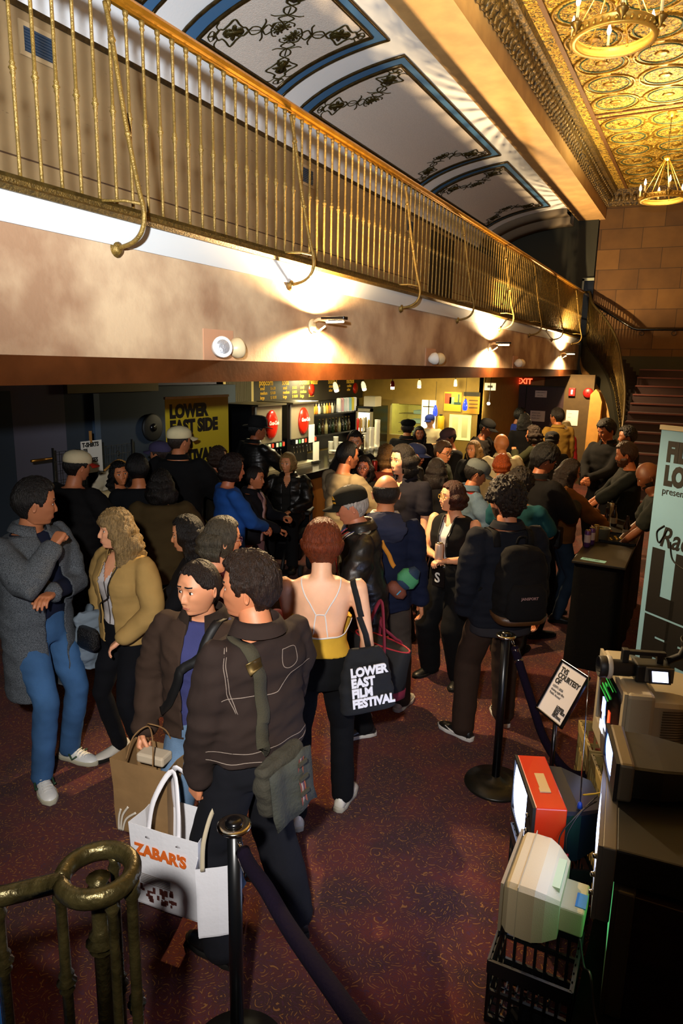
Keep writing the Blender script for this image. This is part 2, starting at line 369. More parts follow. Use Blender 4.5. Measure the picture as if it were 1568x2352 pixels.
# cornice: sloped body plus rows of leaf brackets
mb = MB(); mb.prism([(-2.49, 6.06), (-2.46, 6.05), (-2.44, 6.12), (-2.40, 6.16), (-2.37, 6.3), (-2.30, 6.33), (-2.28, 6.40), (-2.49, 6.42)], 'y', Y0, 17.0)
y = .5
while y < 16.9:
    mb.sphere((-2.41, y, 6.19), (.035, .055, .07), 8); mb.sphere((-2.375, y + .07, 6.27), (.028, .03, .045), 6); mb.tube([(-2.45, y + .08, 6.05), (-2.43, y + .08, 6.12), (-2.39, y + .08, 6.17)], .018, 5)
    mb.tube([(-2.34, y - .03, 6.34), (-2.31, y + .05, 6.35)], .024, 5); mb.sphere((-2.46, y, 6.045), (.02, .04, .03), 6)
    y += .155
struct('trim_8', mb, CORN)
# gold ceiling with medallions
ceil = struct('ceiling', MB().box(-2.5, XE, Y0, 17.2, 6.4, 6.6), CEILG)
STRIP = mat('brown_ceiling_strip', '#5c3a14', .5, .2, .2)
mb = MB(); mb.box(-2.13, -2.075, Y0, 17, 6.375, 6.402); mb.box(-2.1, XE, 12.10, 12.14, 6.38, 6.402); mb.box(-2.1, XE, 12.29, 12.32, 6.38, 6.402)
for y in (2.7, 2.95): mb.box(-2.1, XE, y, y + .04, 6.38, 6.402)
mb.build('ceiling_strip', STRIP, ceil)
RINGM = mat('gilt_relief_ring', '#a87f2c', .38, .7, .4, 60, .5, 12); RING2 = mat('verdigris_relief_line', '#3d4f38', .5, .4, .2)
mr, m2 = MB(), MB()
ys = [9.52 - .733 * k for k in range(8)][::-1] + [10.25, 10.98, 11.71] + [12.72 + .733 * k for k in range(6)]
for cy in ys:
    if cy < 4: continue
    for cx in (-1.73, -1.02, -.31, .40, 1.11):
        c = lambda r: [(cx + r * math.cos(t * PI / 14), cy + r * math.sin(t * PI / 14) * .99, 6.398) for t in range(28)]
        mr.tube(c(.33), .02, 5, closed=True); m2.tube(c(.265), .012, 5, closed=True)
        mr.sphere((cx, cy + .366, 6.40), (.08, .06, .02), 8); mr.sphere((cx + .355, cy, 6.40), (.06, .08, .02), 8); mr.sphere((cx, cy, 6.40), (.09, .09, .02), 8)
mr.build('medallion_relief', RINGM, ceil); m2.build('medallion_line', RING2, ceil)
# end wall above the stairs, slightly turned
mb = MB(); M = Matrix.Translation((-2.6, 17.0, 0)) @ Matrix.Rotation(math.radians(4.5), 4, 'Z')
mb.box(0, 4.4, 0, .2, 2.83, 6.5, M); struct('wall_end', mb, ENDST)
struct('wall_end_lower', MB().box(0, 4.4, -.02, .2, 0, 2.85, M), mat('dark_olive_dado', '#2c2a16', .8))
mb = MB(); mb.box(0, 4.4, -.10, 0, 6.05, 6.42, M)
for k in range(30): mb.sphere((.07 + k * .15, -.11, 6.2), (.05, .04, .09), 8, M); mb.sphere((.0 + k * .15, -.08, 6.07), (.03, .03, .04), 6, M)
struct('trim_9', mb, CORN)
struct('wall_right', MB().box(XE, XE + .1, Y0, 17.5, 0, 6.5), PLASTER)
# under-balcony walls
struct('wall_lobby_back', MB().box(-6.2, -6.0, Y0, 5.06, 0, 2.42).box(-6.5, -6.3, 5.06, 8.2, 0, 2.42), LAVW)
struct('door_1', MB().box(-6.3, -6.02, 3.3, 4.42, 0, 2.2).box(-6.32, -5.985, 3.3, 4.42, 0, 2.2), BWALL)
mb = MB(); mb.box(-6.3, -6.0, 5.06, 8.05, 0, 2.21); struct('wall_blue_recess', mb, BWALL)
struct('trim_10', MB().box(-6.0, -5.96, 5.42, 5.50, 0, 2.15), mat('slate_blue_trim', '#3c5068', .6))
struct('trim_11', MB().box(-6.02, -5.94, 5.06, 6.42, 2.16, 2.3), mat('dim_ochre_header', '#6e6030', .7))
struct('wall_bar_back', MB().box(-6.7, -6.5, 8.05, 13.2, 0, 2.42), mat('yellow_buff_wall', '#8c7a3c', .7))
struct('wall_bar_side', MB().box(-6.5, -6.3, 8.0, 8.9, 0, 2.42), mat('buff_corner_panel', '#a39150', .7))
struct('wall_far', MB().box(-5.2, -4.36, 16.0, 16.2, 0, 2.42).box(-2.87, -2.25, 16.0, 16.2, 0, 2.42).box(-4.4, -2.8, 16.05, 16.25, 2.15, 2.42), TANW)
for n, (a, b) in enumerate(((-4.36, -3.72), (-3.70, -2.87))):
    mb = MB(); mb.box(a, b, 16.0, 16.05, 0, 2.13); d = struct('door_%d' % (n + 2), mb, PURD)
    h = MB(); h.box(a + .06, b - .06, 15.93, 15.96, .98, 1.03); h.build('push_bar', CHROME, d)
KW = mat('warm_ochre_kitchen_wall', '#9a7c34', .7, 0, .05, 30, .15)
mb = MB(); mb.box(-6.5, -5.86, 13.2, 13.3, 0, 2.42); mb.box(-5.17, -3.9, 13.2, 13.3, 0, 2.42); mb.box(-5.86, -5.17, 13.2, 13.3, 0, 1.12); mb.box(-5.86, -5.17, 13.2, 13.3, 1.76, 2.42); struct('wall_kitchen', mb, KW)
struct('wall_kitchen_side', MB().box(-3.98, -3.88, 13.2, 16.1, 0, 2.42).box(-6.5, -6.4, 13.3, 15.6, 0, 2.42).box(-6.5, -3.95, 15.5, 15.6, 0, 2.42), KW)
# ------------------------------------------------------------------ balcony railing
scene.cycles.max_bounces = 6; scene.cycles.diffuse_bounces = 3; scene.cycles.glossy_bounces = 3; scene.cycles.transmission_bounces = 4; scene.cycles.transparent_max_bounces = 4
scene.cycles.caustics_reflective = False; scene.cycles.caustics_refractive = False; scene.cycles.sample_clamp_indirect = 4; scene.cycles.use_light_tree = True
rail = thing('balcony_railing', 'long gilt metal balcony railing with knobbed balusters and curved outward braces above the tan fascia', 'railing', (XW, 0, 3.27))
RG = mat('gilt_rail_paint', '#86692e', .42, .5, .5, 120, .4, 40)
mb = MB(); mb.prism([(-.035, .985), (-.03, .965), (-.012, .96), (-.012, .945), (.012, .945), (.012, .96), (.03, .965), (.035, .985), (.022, 1.005), (-.022, 1.005)], 'y', Y0, 16.9)
mb.build('handrail', mat('polished_rail_cap', '#a8741e', .25, .7, .1, 50, .3, 10), rail)
mb = MB(); mb.box(-.02, .02, Y0, 16.9, 0.0, .018); mb.build('bottom_rail', BRONZE, rail)
def baluster_prof(h):
    return [(.013, 0), (.013, .015), (.009, .02), (.0085, .04), (.0085, h * .48 - .03), (.013, h * .48 - .02), (.010, h * .48 - .012), (.018, h * .48), (.010, h * .48 + .012), (.013, h * .48 + .02), (.0085, h * .48 + .03), (.0085, h - .05), (.014, h - .04), (.010, h - .03), (.015, h - .015), (.015, h)]
b0 = None; far = MB(); ys = [2.2036 + .1134 * k for k in range(-8, 130)]
for i, y in enumerate(ys):
    if y > 16.85: break
    if i < 100:
        if b0 is None:
            b0 = MB().lathe(baluster_prof(.945), 8).build('baluster', RG, rail, (0, y, 0))
        else:
            c = b0.copy(); COL.objects.link(c); c.location = (0, y, 0)
    else:
        far.lathe([(.0085, 0), (.0085, .42), (.017, .453), (.0085, .48), (.0085, .945)], 6, Matrix.Translation((0, y, 0)))
far.build('baluster_run', RG, rail, kind='stuff')
BR = spline([(.0, 0, .93), (.03, 0, .80), (.10, 0, .40), (.165, 0, .10), (.20, 0, -.03), (.185, 0, -.12), (.12, 0, -.175), (.0, 0, -.20)], 5)
br0 = None
for y in (.92, 2.75, 4.43, 6.47, 8.20, 10.08, 11.92, 13.8, 15.9):
    if br0 is None:
        mb = MB(); mb.tube(BR, .012, 8); mb.tube([(.195, 0, 0), (.10, -.02, .02), (.01, -.1, .012)], .008, 6); mb.sphere((.035, 0, .76), .02, 8); mb.sphere((.115, 0, .33), .017, 8)
        br0 = mb.build('curved_brace', RG, rail, (0, y, 0))
        ro = MB().lathe([(.04, 0), (.045, .006), (.03, .014), (.034, .02), (.014, .03)], 14, Matrix.Translation((0, 0, -.20)) @ Matrix.Rotation(PI / 2, 4, 'Y')).build('rosette', RG, br0)
    else: copy_tree(br0, rail, (0, y, 0))
# ------------------------------------------------------------------ sconces (they light the fascia up and down)
BULB = mat('halogen_tube_glow', '#fff0cf', .4, 0, emit=60, ecol=(1, .72, .38))
for i, (y, lb) in enumerate(((4.75, 'nearest of the three bright wall lamps on the balcony fascia, with a dark bar shade'), (9.63, 'middle one of the three bright wall lamps along the balcony fascia'), (14.78, 'farthest of the three bright wall lamps, near the fascia end'))):
    t = thing('wall_lamp', lb, 'lamp', (XW, y, 2.80), 0, 'fascia wall lamps')
    mb = MB().lathe([(.055, 0), (.055, .012), (.03, .02)], 18, Matrix.Rotation(PI / 2, 4, 'Y')); mb.build('backplate', CREAMP, t)
    mb = MB().tube([(.01, 0, .03), (.06, 0, .05), (.14, 0, .045)], .013, 8); mb.tube([(.01, 0, -.04), (.05, 0, -.05), (.12, 0, .0)], .006, 6); mb.build('arm', CREAMP, t)
    mb = MB().box(.10, .30, -.035, .035, .045, .07, bev=.005); mb.build('shade', BLKG, t)
    mb = MB().tube([(.13, -.0, .03), (.28, 0, .03)], .008, 8); mb.build('lamp_tube', BULB, t)
    light('wall_lamp_light', 'SPOT', (XW + .15, y, 2.795), 430, (1, .70, .36), .03, target=(XW + .12, y, 0), spot=2.85, blend=.35)
    light('wall_lamp_light', 'SPOT', (XW + .15, y, 2.88), 800, (1, .70, .36), .025, target=(XW + .2, y, 6), spot=2.95, blend=.35)
# ------------------------------------------------------------------ emergency lights
GLASSY = mat('ribbed_lamp_lens', '#b9bcc0', .12, .5, .6, 90)
for y, rz, lb in ((3.56, -.5, 'emergency light with twin round heads on a square plate, nearest on the tan fascia'), (7.33, .9, 'emergency light with two white heads, middle one of the fascia'), (11.11, 1.1, 'emergency light with two white heads, farthest along the fascia')):
    t = thing('emergency_light', lb, 'light', (XW, y, 2.60), 0, 'fascia emergency lights')
    MB().box(0, .008, -.13, .17, -.09, .11).build('mounting_plate', mat('peach_plate', '#b98a68', .7), t)
    for k, (dy, yaw) in enumerate(((-.04, rz), (.12, 1.25 if rz < 0 else 1.5))):
        M = Matrix.Translation((.075, dy, 0)) @ Matrix.Rotation(yaw, 4, 'Z') @ Matrix.Rotation(math.radians(80), 4, 'Y')
        h = MB().lathe([(.02, -.07), (.04, -.05), (.062, -.02), (.066, .01), (.066, .02), (.058, .022)], 22, M)
        h.tube([(0, dy, 0), (.05, dy, 0)], .016, 8); hd = h.build('lamp_head', CREAMP if k else PAPER, t)
        MB().lathe([(.057, .014), (.045, .022), (.02, .027), (.001, .028)], 22, M).build('lens', GLASSY, hd)
# ------------------------------------------------------------------ chandeliers
CH = mat('chandelier_gilt', '#b8903c', .4, .6, .2); FL = mat('candle_bulb_glow', '#fff4cc', .4, 0, emit=38, ecol=(1, .80, .42))
def chandelier(x, y, label):
    t = thing('chandelier', label, 'chandelier', (x, y, 5.12), 0, 'ring chandeliers')
    R = .30
    mb = MB().loft([[(r * math.cos(a * PI / 24), r * math.sin(a * PI / 24), z) for a in range(48)] for r, z in ((R, 0), (R + .03, .0), (R + .035, .012), (R + .022, .02), (R + .02, .06), (R + .03, .07), (R + .03, .08), (R - .005, .08), (R - .005, .065), (R, .06), (R, .02), (R - .01, .01), (R, 0))], True, False)
    for k in range(36):
        a = k * PI / 18; mb.sphere(((R + .026) * math.cos(a), (R + .026) * math.sin(a), .04), (.014, .014, .018), 6)
    mb.build('ring', CH, t)
    for k in range(6):
        a = k * PI / 3 + .3; c, s = math.cos(a), math.sin(a)
        mb = MB().tube([((R + .01) * c, (R + .01) * s, .06), (.035 * c, .035 * s, .60)], .006, 6); mb.sphere((R * c, R * s, .07), .015, 6); mb.build('hanging_rod', CH, t)
        a += .5; c, s = math.cos(a), math.sin(a); M = Matrix.Translation(((R + .06) * c, (R + .06) * s, .05))
        mb = MB().lathe([(.004, -.05), (.012, -.03), (.03, .0), (.048, .02), (.05, .03), (.02, .035), (.018, .06)], 12, M); mb.tube([(0, 0, 0), (-.05 * c, -.05 * s, -.01)], .008, 5, M); cu = mb.build('candle_cup', mat('dark_gilt_cup', '#6e5522', .4, .7), t)
        MB().lathe([(.013, .06), (.013, .14), (.010, .145)], 8, M).build('candle', mat('ivory_sleeve', '#d9c58a', .6), cu)
        MB().lathe([(.008, .145), (.017, .165), (.019, .18), (.012, .205), (.003, .235)], 10, M).build('flame_bulb', FL, cu)
    MB().lathe([(.02, .585), (.04, .60), (.045, .62), (.02, .64), (.008, .66)], 12).build('hub', CH, t)
    mb = MB()
    for k in range(20): mb.tube([(.0 + .012 * math.cos(q * PI / 3) * (k % 2), .012 * math.cos(q * PI / 3) * ((k + 1) % 2), .68 + k * .027 + .016 * math.sin(q * PI / 3)) for q in range(6)], .004, 4, closed=True)
    mb.tube([(0, 0, .66), (0, 0, 1.22)], .004, 4); mb.build('chain', BRONZE, t)
    MB().lathe([(.01, 1.19), (.03, 1.21), (.07, 1.25), (.075, 1.275)], 16).build('ceiling_canopy', CH, t)
    light('chandelier_light', 'SPOT', (x, y, 5.40), 470, (1, .84, .44), .25, target=(x, y, 7), spot=2.75, blend=.5)
    light('chandelier_light', 'POINT', (x, y, 5.32), 28, (1, .76, .40), .3)
chandelier(-1.02, 6.5, 'nearer ring chandelier with lit candle bulbs, cut by the top of the picture')
chandelier(-1.0, 12.43, 'farther ring chandelier with lit candle bulbs hanging before the end wall')
# vents in the balcony wall
for k, (y, lb) in enumerate(((4.10, 'blue louvred vent nearest the camera in the travertine balcony wall'), (8.15, 'small louvred vent behind the balusters, middle of the balcony wall'), (11.6, 'dark vent opening in the balcony wall farthest from the camera'))):
    t = thing('wall_vent', lb, 'vent', (-4.9, y, 4.88), 0, 'balcony wall vents')
    MB().box(0, .012, -.17, .17, -.12, .12).build('vent_frame', mat('vent_tan_frame', '#a8906a', .7), t)
    mb = MB().box(.008, .014, -.13, .13, -.085, .085)
    for q in range(8): mb.box(.012, .022, -.13, .13, -.082 + q * .021, -.074 + q * .021)
    mb.build('louvre', mat('steel_blue_louvre', '#2a4058', .4, .3), t)
# double dark door openings on the balcony
struct('door_4', MB().box(-4.93, -4.88, 12.6, 13.9, 3.25, 5.0).box(-4.93, -4.87, 9.95, 10.35, 3.25, 3.6), mat('dark_balcony_door', '#1d1207', .6))
# light in the balcony corridor end
t = thing('door_panel', 'pale framed glass door at the far end of the balcony beside the stone wall', 'door', (-2.72, 16.9, 3.25))
MB().box(-.13, -.09, 0, .05, 0, 1.3).box(-.13, .12, 0, .05, 1.25, 1.31).build('frame', mat('pale_green_frame', '#8d927c', .5), t); MB().box(-.09, .12, .01, .03, 0, 1.25).build('pane', mat('dark_blue_glass', '#10141c', .1), t)
# ------------------------------------------------------------------ end stairs
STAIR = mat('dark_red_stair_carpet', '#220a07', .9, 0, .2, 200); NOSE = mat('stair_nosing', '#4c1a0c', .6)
mb = MB(); ms = MB()
NS = 15; rise = .171
for k in range(NS):
    y = 12.2 + k * .31; z = (k + 1) * rise
    mb.box(-1.42, XE, y, y + .33 if k < NS - 1 else 17.1, 0 if k == 0 else z - rise - .02, z)
    ms.box(-1.42, XE, y - .02, y + .02, z - .025, z + .003)
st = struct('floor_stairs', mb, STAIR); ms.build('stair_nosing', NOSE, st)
# wall of the arch under the curved stair
mb = MB()
def arch_block(x0, x1, y0, y1):
    mb.box(x0, x1, y0, y1, 0, 1.95)
mb.prism([(-2.32, 0), (-2.08, 0), (-2.05, 1.85), (-2.13, 2.05), (-2.2, 2.12), (-2.3, 2.0)], 'y', 15.9, 16.2)
o = struct('wall_arch_pier', mb, mat('lit_ochre_pier', '#c08a3c', .7, 0, .1, 30, .15)); 
MB().box(-2.36, -2.05, 15.84, 16.0, 0, .26).build('pier_base', BLK, o)
# curved stair: solid underside, treads, railing
CS = [(-2.66, 16.85, 3.25), (-2.54, 16.6, 2.98), (-2.29, 16.45, 2.72), (-2.02, 16.25, 2.38), (-1.86, 16.1, 2.08), (-1.75, 15.95, 1.74), (-1.60, 15.7, 1.22), (-1.52, 15.3, .75), (-1.48, 14.9, .35), (-1.47, 14.6, .0)]
CP = spline(CS, 4); n = len(CP)
def side(i, d):
    t = CP[min(i + 1, n - 1)] - CP[max(i - 1, 0)]; p = Vector((t.y, -t.x, 0)).normalized(); return CP[i] + p * d
def band(d0, d1, up, dn, i0=0, i1=None):
    mb = MB(); rings = []
    for i in range(i0, i1 or n):
        a, b = side(i, d0), side(i, d1); t_, l_ = a.z + up, max(0.0, a.z - dn(i) if callable(dn) else a.z - dn)
        t_ = max(t_, l_ + .01); rings.append([(a.x, a.y, t_), (b.x, b.y, t_), (b.x, b.y, l_), (a.x, a.y, l_)])
    return mb.loft(rings, True, True, smooth=False)
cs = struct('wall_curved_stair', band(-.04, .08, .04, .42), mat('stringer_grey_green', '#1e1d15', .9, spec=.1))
band(-.07, .08, -.40, .58).build('soffit_edge', PILST, cs)
band(-.05, .06, -.55, lambda i: 9 if i > 10 else .62).build('arch_wall', PILST, cs)
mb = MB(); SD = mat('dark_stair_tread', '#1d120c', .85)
for i in range(0, n - 2, 1):
    a, b = side(i, -.02), side(i, -.8 if i > 6 else -.4); a2, b2 = side(i + 1, -.02), side(i + 1, -.8 if i > 6 else -.4); z = a.z + .05
    mb.add([(a.x, a.y, z), (b.x, b.y, z), (b2.x, b2.y, z), (a2.x, a2.y, z), (a.x, a.y, z - .12), (b.x, b.y, z - .12), (b2.x, b2.y, z - .12), (a2.x, a2.y, z - .12)], [(0, 1, 2, 3), (0, 4, 5, 1), (2, 6, 7, 3), (0, 3, 7, 4), (1, 5, 6, 2), (4, 7, 6, 5)], None, False)
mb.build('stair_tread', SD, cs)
t = thing('stair_railing', 'curved dark railing with looped lower bars sweeping down the spiral stair at the far end', 'railing')
top = [side(i, .0) + Vector((0, 0, 1.0)) for i in range(n)]
MB().tube([top[0] + Vector((-.25, .1, .0))] + top, .026, 8).build('handrail', mat('dark_bronze_rail', '#3a3018', .4, .5), t)
bal = None
for i in range(0, n):
    for fr in (0, .5):
        if i == n - 1 and fr: continue
        p = side(i, 0).lerp(side(min(i + 1, n - 1), 0), fr); q = top[i].lerp(top[min(i + 1, n - 1)], fr)
        d = (side(min(i + 1, n - 1), 0) - side(max(i - 1, 0), 0)); d.z = 0; d.normalize()
        if i < 14: path = [p, q]
        else:
            path = spline([p + d * .04 + Vector((0, 0, .02)), p - d * .05 + Vector((0, 0, .12)), p + d * .05 + Vector((0, 0, .27)), p + Vector((0, 0, .38)), q], 4)
        MB().tube(path, .0085, 5).build('baluster', BRONZE, t)
# handrail on the end wall
t = thing('wall_handrail', 'dark wall-mounted handrail with ring brackets on the stone end wall', 'handrail')
M = Matrix.Translation((-2.6, 17.0, 0)) @ Matrix.Rotation(math.radians(4.5), 4, 'Z')
MB().tube([M @ Vector(p) for p in ((.02, -.08, 4.0), (.9, -.08, 3.46), (1.0, -.08, 3.43), (4.3, -.08, 3.43))], .028, 8).build('rail', BLKG, t)
for x, z in ((.28, 3.80), (1.1, 3.38), (1.75, 3.38), (2.4, 3.38), (3.1, 3.38)):
    mb = MB().tube([M @ Vector((x + .045 * math.cos(a * PI / 6), -.04, z - .03 + .045 * math.sin(a * PI / 6))) for a in range(12)], .009, 5, closed=True)
    mb.build('ring_bracket', BLK, t)
# far wall fittings
t = thing('exit_sign', 'red-lettered EXIT sign above the dark purple doors', 'sign', (-3.74, 15.95, 2.25))
MB().box(-.42, .42, 0, .09, -.09, .09).build('sign_box', mat('exit_box_tan', '#9a6c28', .6), t)
mb = MB(); text_mb(mb, 'EXIT', .17, Matrix.Translation((-.20, -.004, -.06)) @ Matrix.Rotation(PI / 2, 4, 'X'), .003, .004); mb.build('lettering', mat('exit_red_glow', '#ff1a0a', .5, emit=5, ecol=(1, .06, .02)), t)
def flat_sign(name, label, cat, x, y, z, w, h, m, lines=(), tm=None, group=None, rz=0, depth=.006, sz=.03):
    t = thing(name, label, cat, (x, y, z), rz, group)
    MB().box(-w / 2, w / 2, -depth, 0, -h / 2, h / 2).build('sheet', m, t)
    if lines:
        mb = MB()
        for s, dx, dz, size, bold in lines: text_mb(mb, s, size, Matrix.Translation((dx, -depth - .0015, dz)) @ Matrix.Rotation(PI / 2, 4, 'X'), .0008, bold)
        mb.build('print', tm or BLK, t)
    return t
flat_sign('paper_notice', 'upper white notice taped on the purple door', 'notice', -3.38, 15.995, 1.97, .26, .15, PAPER, [('EMERGENCY', -.11, .02, .04, 0), ('exit only', -.08, -.04, .035, 0)])
flat_sign('paper_notice', 'lower white notice taped on the purple door', 'notice', -3.42, 15.995, 1.47, .33, .24, PAPER, [('please use', -.13, .06, .045, 0), ('other door', -.13, .0, .045, 0), ('thank you', -.13, -.06, .045, 0)])
flat_sign('paper_notice', 'single sheet notice on the ochre wall right of the purple doors', 'notice', -2.66, 15.995, 1.47, .26, .34, PAPER, [('-----', -.09, .08, .05, 0), ('----', -.09, .0, .05, 0), ('-----', -.09, -.09, .05, 0)])
t = thing('fire_alarm', 'small dark red fire alarm box on the wall beside the doors', 'alarm', (-2.70, 15.98, 2.04)); MB().box(-.07, .07, -.05, .02, -.09, .09, bev=.01).build('housing', mat('alarm_red', '#8a1410', .4), t); MB().box(-.02, .02, -.055, -.05, -.05, .05).build('handle', PAPER, t)
t = thing('alarm_bell', 'round dark red alarm bell high on the wall by the arch', 'bell', (-2.36, 15.98, 2.03)); MB().lathe([(.11, 0), (.11, .03), (.09, .05), (.02, .06)], 20, Matrix.Rotation(PI / 2, 4, 'X')).build('gong', mat('alarm_red', '#8a1410', .4), t); MB().sphere((0, -.06, 0), .015, 8).build('bolt', CHROME, t)
# ------------------------------------------------------------------ people
def SKIN(c): return mat('skin_' + c[1:], '#' + ''.join('%02x' % min(255, int(int(c[i:i + 2], 16) * k)) for i, k in ((1, 1.05), (3, .97), (5, .88))), .5, 0, .06, 220, .10, 14, sub=.12)
LIP = mat('lips', '#9a4f45', .4); EYEW = mat('eye_white', '#d8d2c8', .2); IRIS = mat('dark_iris', '#1c120c', .1); BROW = {}
def ring(cx, cy, z, rx, ry, n=20, p=2.3, tilt=0):
    out = []
    for j in range(n):
        a = 2 * PI * j / n; c, s = math.cos(a), math.sin(a)
        x = rx * abs(c) ** (2 / p) * (1 if c >= 0 else -1); y = ry * abs(s) ** (2 / p) * (1 if s >= 0 else -1)
        out.append((cx + x, cy + y, z + tilt * y))
    return out
def limb(mb, pts, rad, seg=12, flat=1, up=None):
    """tapered limb with rounded ends through joints"""
    P = [Vector(p) for p in pts]; path = []; rr = []
    for i in range(len(P) - 1):
        k = 4
        for j in range(k): path.append(P[i].lerp(P[i + 1], j / k)); rr.append(lerp(rad[i], rad[i + 1], sstep(0, 1, j / k)))
    path.append(P[-1]); rr.append(rad[-1])
    d0 = (path[0] - path[1]).normalized(); d1 = (path[-1] - path[-2]).normalized()
    path = [path[0] + d0 * rr[0] * .8] + path + [path[-1] + d1 * rr[-1] * .5]; rr = [rr[0] * .5] + rr + [rr[-1] * .7]
    mb.tube(path, rr, seg, flat=flat, up=up)
def ik(S, W, a, b, pole):
    S, W = Vector(S), Vector(W); d = W - S; L = min(d.length, (a + b) * .999); u = d.normalized(); W = S + u * L
    x = (a * a - b * b + L * L) / (2 * L); h = math.sqrt(max(0, a * a - x * x)); p = Vector(pole); p = (p - p.dot(u) * u)
    p = p.normalized() if p.length > 1e-5 else u.orthogonal()
    return S + u * x + p * h, W
_HANDS = {}
def hand_mesh(pose):
    """right hand, wrist at origin, fingers along +Y, palm facing -Z, thumb on -X side; unit metres (.18 long)"""
    if pose in _HANDS: return _HANDS[pose]
    mb = MB()
    mb.loft([ring(0, 0, 0, .024, .017, 12)] and [[(x, y0, z) for x, z in ((-w, 0), (-w * .8, h), (0, h * 1.1), (w * .8, h), (w, 0), (w * .8, -h), (0, -h * 1.1), (-w * .8, -h))] for y0, w, h in ((-.02, .022, .016), (.0, .024, .016), (.03, .034, .015), (.06, .040, .014), (.085, .038, .012), (.092, .030, .008))], True, True)
    curl = {'relax': (.35, .45, .3), 'grip': (1.15, 1.25, .7), 'hold': (.55, .75, .5), 'flat': (.1, .1, .05), 'point': (1.2, 1.3, .8), 'fist': (1.5, 1.6, .9)}[pose]
    for i, (x, L, r) in enumerate(((-.029, .072, .0085), (-.0095, .080, .009), (.010, .075, .0087), (.028, .060, .0078))):
        p = Vector((x, .082, 0)); a = 0; pts = [p.copy()]; cu = (.05, .1, .05) if (pose == 'point' and i == 0) else curl
        for k, f in enumerate((.45, .30, .25)):
            a += cu[k] + .04 * i; d = Vector((x * .6, math.cos(a), -math.sin(a))).normalized(); p = p + d * L * f; pts.append(p.copy())
        mb.tube([pts[0] - Vector((0, .02, 0))] + pts + [pts[-1] + (pts[-1] - pts[-2]).normalized() * .004], [r * 1.05, r * 1.1, r * 1.02, r * .95, r * .82, r * .5], 8)
    th = {'relax': [(-.022, .02, -.005), (-.048, .045, -.018), (-.060, .072, -.026), (-.060, .092, -.032)], 'flat': [(-.022, .02, -.003), (-.050, .04, -.008), (-.068, .065, -.01), (-.078, .083, -.01)]}.get(pose, [(-.022, .02, -.005), (-.045, .042, -.028), (-.040, .070, -.048), (-.020, .088, -.055)])
    mb.tube([th[0]] + th + [tuple(Vector(th[-1]) + (Vector(th[-1]) - Vector(th[-2])).normalized() * .004)], [.014, .016, .0125, .011, .009, .005], 8)
    me = remesh(mb, .0038, 3); _HANDS[pose] = me
    return me
# head: unit height 1 (chin -.5 .. crown .5), face towards +Y
def head_pt(az, el, P):
    """az: 0 = face, + towards the left ear side +X; el: -pi/2..pi/2"""
    ce, se = math.cos(el), math.sin(el); sa, ca = math.sin(az), math.cos(az)
    z = .5 * se; cq = lerp(ce, ce ** .62, sstep(.1, -.35, z))
    x = .335 * cq * sa; y = .41 * ce ** .9 * ca
    x *= (1 + .10 * (1 - abs(se)) * (sa * sa))
    lo = sstep(.08, -.5, z)
    x *= 1 - (.34 - .10 * P.get('jaw', 0)) * lo
    if y > 0:
        y = y * (1 - .06 * sstep(.1, .5, z)) + .05 * lo * (ca ** 2) * (1 if z > -.48 else .5); y = min(y, .36 + .02 * lo) if abs(x) < .28 else y
    else:
        y *= 1 - .55 * sstep(-.05, -.5, z); y *= 1.05
    if z < -.40 and y > 0: z = lerp(z, -.47, .35)
    if y > .1:
        f = sstep(.1, .25, y); g = lambda cx, cz, sx, sz: math.exp(-((abs(x) - cx) / sx) ** 2 - ((z - cz) / sz) ** 2)
        nose = math.exp(-(x / .038) ** 2) * sstep(.08, -.12, z) * sstep(-.215, -.165, z) * .085
        y += f * (nose + .020 * g(.055, -.165, .032, .032) - .040 * g(.135, .015, .075, .055) + .022 * g(.13, .11, .13, .035) + .012 * g(.0, .06, .05, .05)
                  + .016 * g(.20, -.10, .08, .07) + .016 * g(0, -.262, .085, .020) + .015 * g(0, -.308, .070, .020) - .012 * g(0, -.285, .09, .008) - .012 * g(0, -.355, .09, .022) + .034 * g(0, -.42, .085, .06) - .012 * g(.19, -.25, .05, .10) - .012 * g(0, -.22, .02, .03))
        if P.get('open'): y -= f * .05 * g(0, -.285, .05, .020)
    return Vector((x, y, z))
NA, NE = 64, 56
def _az(j): u = (j / NA) * 2 - 1; return PI * math.copysign(abs(u) ** 1.35, u)
